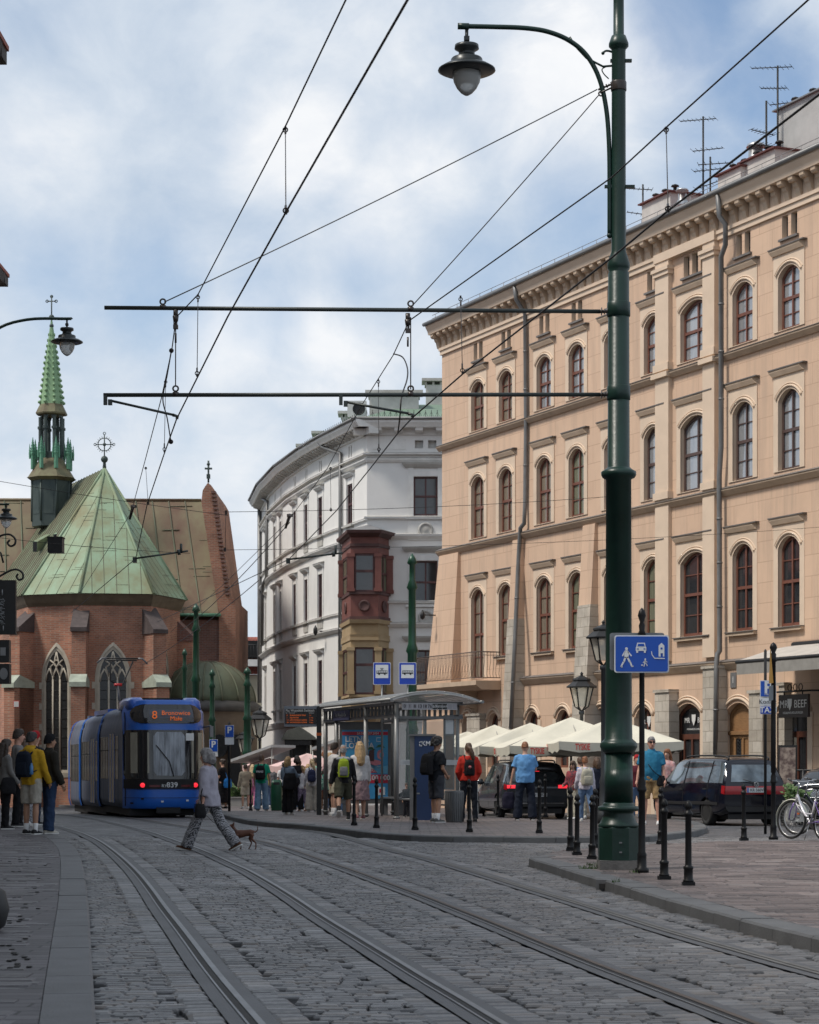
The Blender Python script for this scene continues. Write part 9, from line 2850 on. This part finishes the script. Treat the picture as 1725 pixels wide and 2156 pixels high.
crowd('dark-haired woman in black facing the denim jacket',626,1709,1591,25,dict(STAND,girl=True,arms=((30,8,50,20),(20,8,40,10))),(cloth('black_top',(.014,.014,.018)),dict(sleeve='long',grow=.02)),('trousers',cloth('black_trousers',(.010,.010,.012)),dict(hem=.085)),M_shoe_w,('bob','dark'),'fair')
crowd('small person in grey top glimpsed left of the green-shirted backpacker',540,1699,1612,15,STAND,(cloth('grey_top',(.15,.145,.14)),dict(sleeve='short')),('shorts',cloth('dark_trousers',(.03,.03,.035))),M_shoe_w,('mid','brown'),'fair')
crowd('person in white cap and coral top behind the hugging women',613,1701,1603,-20,STAND,(cloth('coral_top',(.50,.22,.18)),dict(sleeve='short')),('trousers',cloth('mid_jeans',(.10,.16,.27))),M_shoe_w,('short',cloth('white_cap',(.5,.5,.5))),'tan')
crowd('bald person in pale shirt between the hugging pair and white jacket',645,1700,1600,30,STAND,(cloth('pale_blue_top',(.34,.38,.45)),dict(sleeve='short')),('trousers',cloth('dark_trousers',(.03,.03,.035))),M_shoe_w,('buzz','ginger'),'pink')
crowd('person in navy top and white skirt seen left of the display post',668,1702,1596,-15,dict(STAND,girl=True),(cloth('navy_jacket',(.014,.018,.032)),dict(sleeve='short')),('skirt',cloth('white_tee',(.50,.49,.52)),dict(len=.4)),M_shoe_w,('mid','brown'),'fair')
crowd('person in black behind the poster case legs',742,1716,1574,20,STAND,(cloth('black_top',(.014,.014,.018)),dict(sleeve='long')),('trousers',cloth('black_trousers',(.010,.010,.012))),M_shoe_w,('mid','dark'),'fair')
crowd('girl in white T-shirt and violet patterned leggings',637,1709,1611,15,dict(STAND,girl=True,arms=((20,10,70,10),(20,10,70,10))),(cloth('white_tee',(.50,.49,.52)),dict(sleeve='short',grow=.02)),('capri',cloth('violet_leggings',(.11,.08,.13),col2=(.26,.22,.30),scale=30,contrast=2)),cloth('shoe_sand',(.35,.2,.14)),('tail','blond'),'fair')
p=crowd('blond woman in white jacket and pale wide trousers with a navy rucksack',657,1710,1597,0,dict(girl=True,legs=((-3,1),(6,8)),spread=.01,arms=((4,9,20,0),(4,9,20,0))),(cloth('white_jacket',(.52,.51,.55)),dict(sleeve='long',grow=.026,name='jacket')),('trousers',cloth('pale_trousers',(.36,.33,.29)),dict(hem=.095,grow=.02)),M_shoe_w,('tail','light'),'fair')
backpack(p,'navy rucksack with a yellow patch on the white jacket',cloth('pack_navy',(.020,.025,.06)),.28,.40,.15)
crowd('tall ginger-haired person in pink shirt behind the black display post',683,1700,1579,-5,dict(STAND,arms=((5,12,10,0),(5,12,10,0)),fat=1.1),(cloth('pink_shirt',(.52,.28,.26),col2=(.55,.33,.31),scale=14),dict(sleeve='short',grow=.03)),('trousers',cloth('dark_trousers',(.03,.03,.035))),M_shoe_w,('short','ginger'),'fair')
crowd('child in magenta top just right of the display post',683,1708,1618,-8,dict(STAND,girl=True),(cloth('magenta',(.52,.03,.30)),dict(sleeve='short',grow=.02)),('shorts',cloth('brown_shorts',(.16,.08,.05))),M_shoe_w,('mid','dark'),'brown')
p=crowd('child in black trousers under a green zigzag patterned bag',691,1711,1613,5,dict(STAND),(cloth('green_print',(.02,.24,.16),col2=(.36,.52,.44),scale=16,stretch=(1,1,2.5),contrast=2.5),dict(sleeve='long',grow=.03)),('trousers',cloth('black_trousers',(.010,.010,.012))),M_shoe_g,('short','grey'),'fair')
crowd('dark-haired boy in white shirt and beige shorts looking right',704,1718,1562,-60,dict(STAND,arms=((4,9,12,0),(4,9,12,0))),(cloth('white_shirt',(.55,.54,.54)),dict(sleeve='short',grow=.022)),('shorts',cloth('cream_shorts',(.42,.38,.28))),M_shoe_w,('short','dark'),'fair',face=True,sox=cloth('white_sock',(.6,.6,.6)))
p=person('man in black jumper and olive shorts walking away with a grey hood',723,1727,1566,4,dict(legs=((-24,22),(10,4)),arms=((-10,12,12,0),(10,12,18,0)),spread=.02,lean=3),(cloth('black_jumper',(.014,.014,.017)),dict(sleeve='long',grow=.026,hood=False,name='jumper')),('shorts',cloth('olive_shorts',(.050,.050,.034)),dict(len=1.0,grow=.02)),M_shoe_b,('bald','grey'),'tan',sox=cloth('black_sock',(.02,.02,.02)),**cr)
F_,hp_=P_INFO[p.name];mb=MB();c=Vector((0,F_.off(F_.hz+.5)-.05,F_.hz+.53));mb.ball(c,(.19,.12,.065),0,16,8);mb.loft([(0,c.y+.04,c.z-.05,.16,.10),(0,c.y+.05,c.z+.05,.10,.095)],14);link_mesh('hood',remeshed(mb,.016,3,.01,'hood',9,4),cloth('grey_hood',(.24,.25,.27)),p)
b=backpack(p,'lime green and grey rucksack on the black jumper',cloth('lime_pack',(.26,.34,.02),col2=(.20,.26,.03)),.28,.46,.17,cloth('grey_mesh',(.16,.16,.17)),.02)
p=person('woman with very long blond hair, white cardigan and mauve skirt',758,1725,1560,12,dict(girl=True,legs=((-6,6),(8,6)),arms=((4,8,20,0),(4,8,20,0))),(cloth('white_cardigan',(.48,.47,.47)),dict(sleeve='long',grow=.024,name='cardigan')),('skirt',cloth('mauve_skirt',(.215,.145,.155)),dict(len=.50)),cloth('shoe_mauve',(.22,.10,.11)),('long','blond'),'fair',**cr)
for(px,fy,hy,hd,lab,tm,tc,hs,hc_)in((561,1700,1606,20,'person in pale yellow top behind the green-shirted backpacker','yellow_top',(.55,.45,.16),'mid','brown'),(598,1702,1604,10,'person in white shirt behind the denim jacket','white_shirt',(.55,.54,.54),'short','dark'),(630,1703,1600,-20,'person in light blue shirt behind the girl with violet leggings','lightblue_shirt',(.26,.38,.55),'short','brown'),(649,1704,1608,15,'child in coral shirt behind the white jacket','coral_top',(.50,.22,.18),'mid','blond'),(664,1705,1594,-10,'person in mint top right of the navy rucksack','mint_top',(.25,.50,.40),'short','dark'),(695,1707,1584,25,'person in pale pink blouse right of the display post','blush_top',(.58,.36,.36),'mid','blond'),(712,1711,1590,-10,'person in turquoise top between the white shirt and black jumper','turquoise_top',(.05,.38,.42),'short','brown'),(579,1700,1612,-15,'child in lilac top just behind the green litter bin','lilac_top',(.42,.32,.52),'mid','dark')):
	crowd(lab,px,fy,hy,hd,STAND,(cloth(tm,tc),dict(sleeve='short',grow=.02)),('trousers',cloth('mid_jeans',(.10,.16,.27))),M_shoe_w,(hs,hc_),'fair',vox=.022)
c=Gd(851,1716,.12);B=thing('backpack','black and grey rucksack standing on the ground at the shelter glass','backpack',c)
mb=MB();mb.loft([(0,0,.0,.20,.15),(0,0,.15,.22,.17),(0,0,.45,.20,.15),(0,0,.62,.14,.10),(0,0,.68,.05,.04)],20,p=3);link_mesh('pack',remeshed(mb,.018,2,.015,'pack',8,2),cloth('pack_grey',(.035,.034,.04),col2=(.06,.06,.07),scale=6),B)
mb=MB();mb.tube([(-.1,-.17,.55),(-.13,-.2,.3),(-.1,-.17,.08)],.02,6);mb.tube([(.1,-.17,.55),(.13,-.2,.3),(.1,-.17,.08)],.02,6);mb.build('strap',cloth('pack_black',(.012,.012,.014)),B)
crowd('person sitting in the shelter behind the glass, only head and shoulders showing',856,1712,1648,200,STAND,(cloth('dark_top',(.03,.03,.035)),dict(sleeve='long')),('trousers',cloth('dark_trousers',(.03,.03,.035))),M_shoe_b,('short','brown'),'tan',Z=59)
# ---- right part of the stop
p=person('curly-haired man in black T-shirt and dark shorts with sunglasses',919,1732,1547,-52,dict(legs=((5,2),(-5,2)),spread=.04,arms=((14,10,42,30),(-2,10,55,30)),fat=1.08),(cloth('black_tee',(.012,.014,.018)),dict(sleeve='short',grow=.022)),('shorts',cloth('charcoal_shorts',(.040,.043,.052)),dict(len=1.0,grow=.016)),[cloth('shoe_dusk',(.10,.10,.10)),M_sole],('curly','black'),'tan',True,sox=cloth('white_sock',(.6,.6,.6)),sunglasses=True,turn=-10)
backpack(p,'black backpack on the back of the curly-haired man',cloth('pack_black',(.012,.012,.014)),.36,.50,.19)
p=person('woman in red jacket and black striped track trousers seen from behind',987,1730,1563,4,dict(girl=True,legs=((3,3),(-3,1)),spread=.035,arms=((-4,16,50,34),(-4,16,50,34)),fat=1.05),(cloth('red_jacket',(.42,.030,.020)),dict(sleeve='long',grow=.032,name='jacket',hem=-.02)),('trousers',cloth('track_black',(.012,.014,.020)),dict(hem=.052)),[M_shoe_b,M_shoe_b],('tail','brown'),'fair',sox=cloth('white_sock',(.6,.6,.6)))
b=backpack(p,'small black rucksack with round red badge on the red jacket',cloth('pack_black',(.012,.012,.014)),.26,.38,.13)
mb=MB();mb.lathe([(.0,0),(.034,0),(.034,.006),(0,.006)],(0,-.112,.02),16);bd=mb.build('badge',M_signwhite,b);bd.rotation_euler=(0,0,0)
mb=MB();mb.ball((0,-.112,.02),(.036,.006,.036),0,12,8);mb.build('badge_face',mat('badge_red',(.5,.05,.05),.5,0,0),b)
F_,hp_=P_INFO[p.name]
for(hip,kne,ank,a)in F_.legs:
	sg=-1 if hip.x<0 else 1
	for dy in(-.018,.0,.018):
		mb=MB();mb.tube([hip+Vector((sg*.116,dy,-.05)),hip.lerp(kne,.5)+Vector((sg*.100,dy,0)),kne+Vector((sg*.077,dy,0)),kne.lerp(ank,.5)+Vector((sg*.069,dy,0)),ank+Vector((sg*.067,dy,.0))],.0065,5);mb.build('stripe',M_shoe_w,p)
p=person('heavy man in light blue T-shirt and dark trousers seen from behind',1106,1727,1560,3,dict(legs=((2,2),(-2,0)),spread=.05,arms=((2,14,8,2),(24,12,60,20)),fat=1.22),(cloth('sky_tee',(.12,.29,.55)),dict(sleeve='short',grow=.026,hem=-.10)),('trousers',cloth('navy_trousers',(.012,.016,.028)),dict(hem=.085,grow=.018)),M_shoe_b,('buzz','ginger'),'fair',tilt=-14)
h0=hand_pos(p,0)
bag('dark drooping bag hanging from the hand of the man in light blue',h0+Vector((-.04,-.02,-.36)),.34,.42,.16,cloth('navy_bag',(.016,.015,.030)),.2,[h0+Vector((.02,0,.0)),h0+Vector((-.06,-.03,-.18))])
p=person('woman in white jumper and jeans walking away behind the bollards',1233,1719,1591,10,dict(girl=True,legs=((10,6),(-22,18)),arms=((5,10,30,8),(-4,10,12,0)),lean=4),(cloth('white_jumper',(.50,.48,.55)),dict(sleeve='long',grow=.03,name='jumper')),('trousers',cloth('mid_jeans',(.10,.16,.27)),dict(hem=.055)),M_shoe_w,('short','ginger'),'fair',Z=53)
backpack(p,'cream backpack slung on the shoulder of the woman in white',cloth('cream_pack',(.38,.36,.29)),.30,.40,.14)
person('person in navy jacket with dark backpack behind the bollard cluster',1257,1716,1594,12,STAND,(cloth('navy_jacket',(.014,.018,.032)),dict(sleeve='long',grow=.03,name='jacket')),('trousers',cloth('black_trousers',(.010,.010,.012))),M_shoe_b,('mid','brown'),'fair',Z=55)
p=person('woman with sunglasses and flowered blouse facing the street',1207,1716,1601,150,dict(STAND,girl=True,arms=((10,8,60,10),(10,8,60,10))),(cloth('flower_blouse',(.30,.05,.06),col2=(.06,.05,.06),scale=26,contrast=2.5),dict(sleeve='long',grow=.02)),('trousers',cloth('cream_trousers',(.42,.40,.33)),dict(hem=.08)),M_shoe_w,('mid','brown'),'fair',True,sunglasses=True,Z=56)
person('person with brown hair just behind the cream backpack',1222,1716,1593,20,STAND,(cloth('blue_skirt_top',(.06,.16,.40)),dict(sleeve='short')),('trousers',cloth('cream_trousers',(.42,.40,.33))),M_shoe_w,('short','brown'),'fair',Z=57)
p=person('man with sunglasses in teal polo shirt and khaki shorts facing the camera',1372,1736,1549,172,dict(legs=((3,2),(-3,1)),spread=.035,arms=((4,11,16,4),(2,12,12,2)),fat=1.18),(cloth('teal_polo',(.025,.155,.27)),dict(sleeve='short',grow=.024,collar=True,hem=-.06)),('shorts',cloth('khaki_shorts',(.34,.23,.115)),dict(len=.95,grow=.016)),[M_shoe_w,M_sole],('buzz','grey'),'pink',True,sunglasses=True,turn=14)
c=local_to_world(p,Vector((-.22,.12,.98)))
bag('small black cross-body pouch on the man in teal polo',c,.20,.24,.08,cloth('black_bag',(.012,.012,.014)),R(172),[local_to_world(p,Vector((.10,-.02,1.50))),local_to_world(p,Vector((.05,.19,1.33))),local_to_world(p,Vector((-.10,.23,1.15))),c+Vector((0,0,.10))])
person('blond woman sitting under the parasol right of the man in teal',1406,1700,1576,150,dict(STAND,girl=True),(cloth('white_pattern_top',(.45,.40,.40),col2=(.5,.2,.2),scale=20),dict(sleeve='short')),('skirt',cloth('dark_trousers',(.03,.03,.035)),dict(len=.4)),M_shoe_b,('long','ginger'),'fair',Z=59)
person('person in dark red top between the big pole and the signpost',1341,1722,1588,190,STAND,(cloth('wine_top',(.10,.02,.03)),dict(sleeve='long')),('trousers',cloth('mid_jeans',(.10,.16,.27))),M_shoe_w,('short',cloth('red_cap',(.36,.02,.025))),'fair',Z=56)
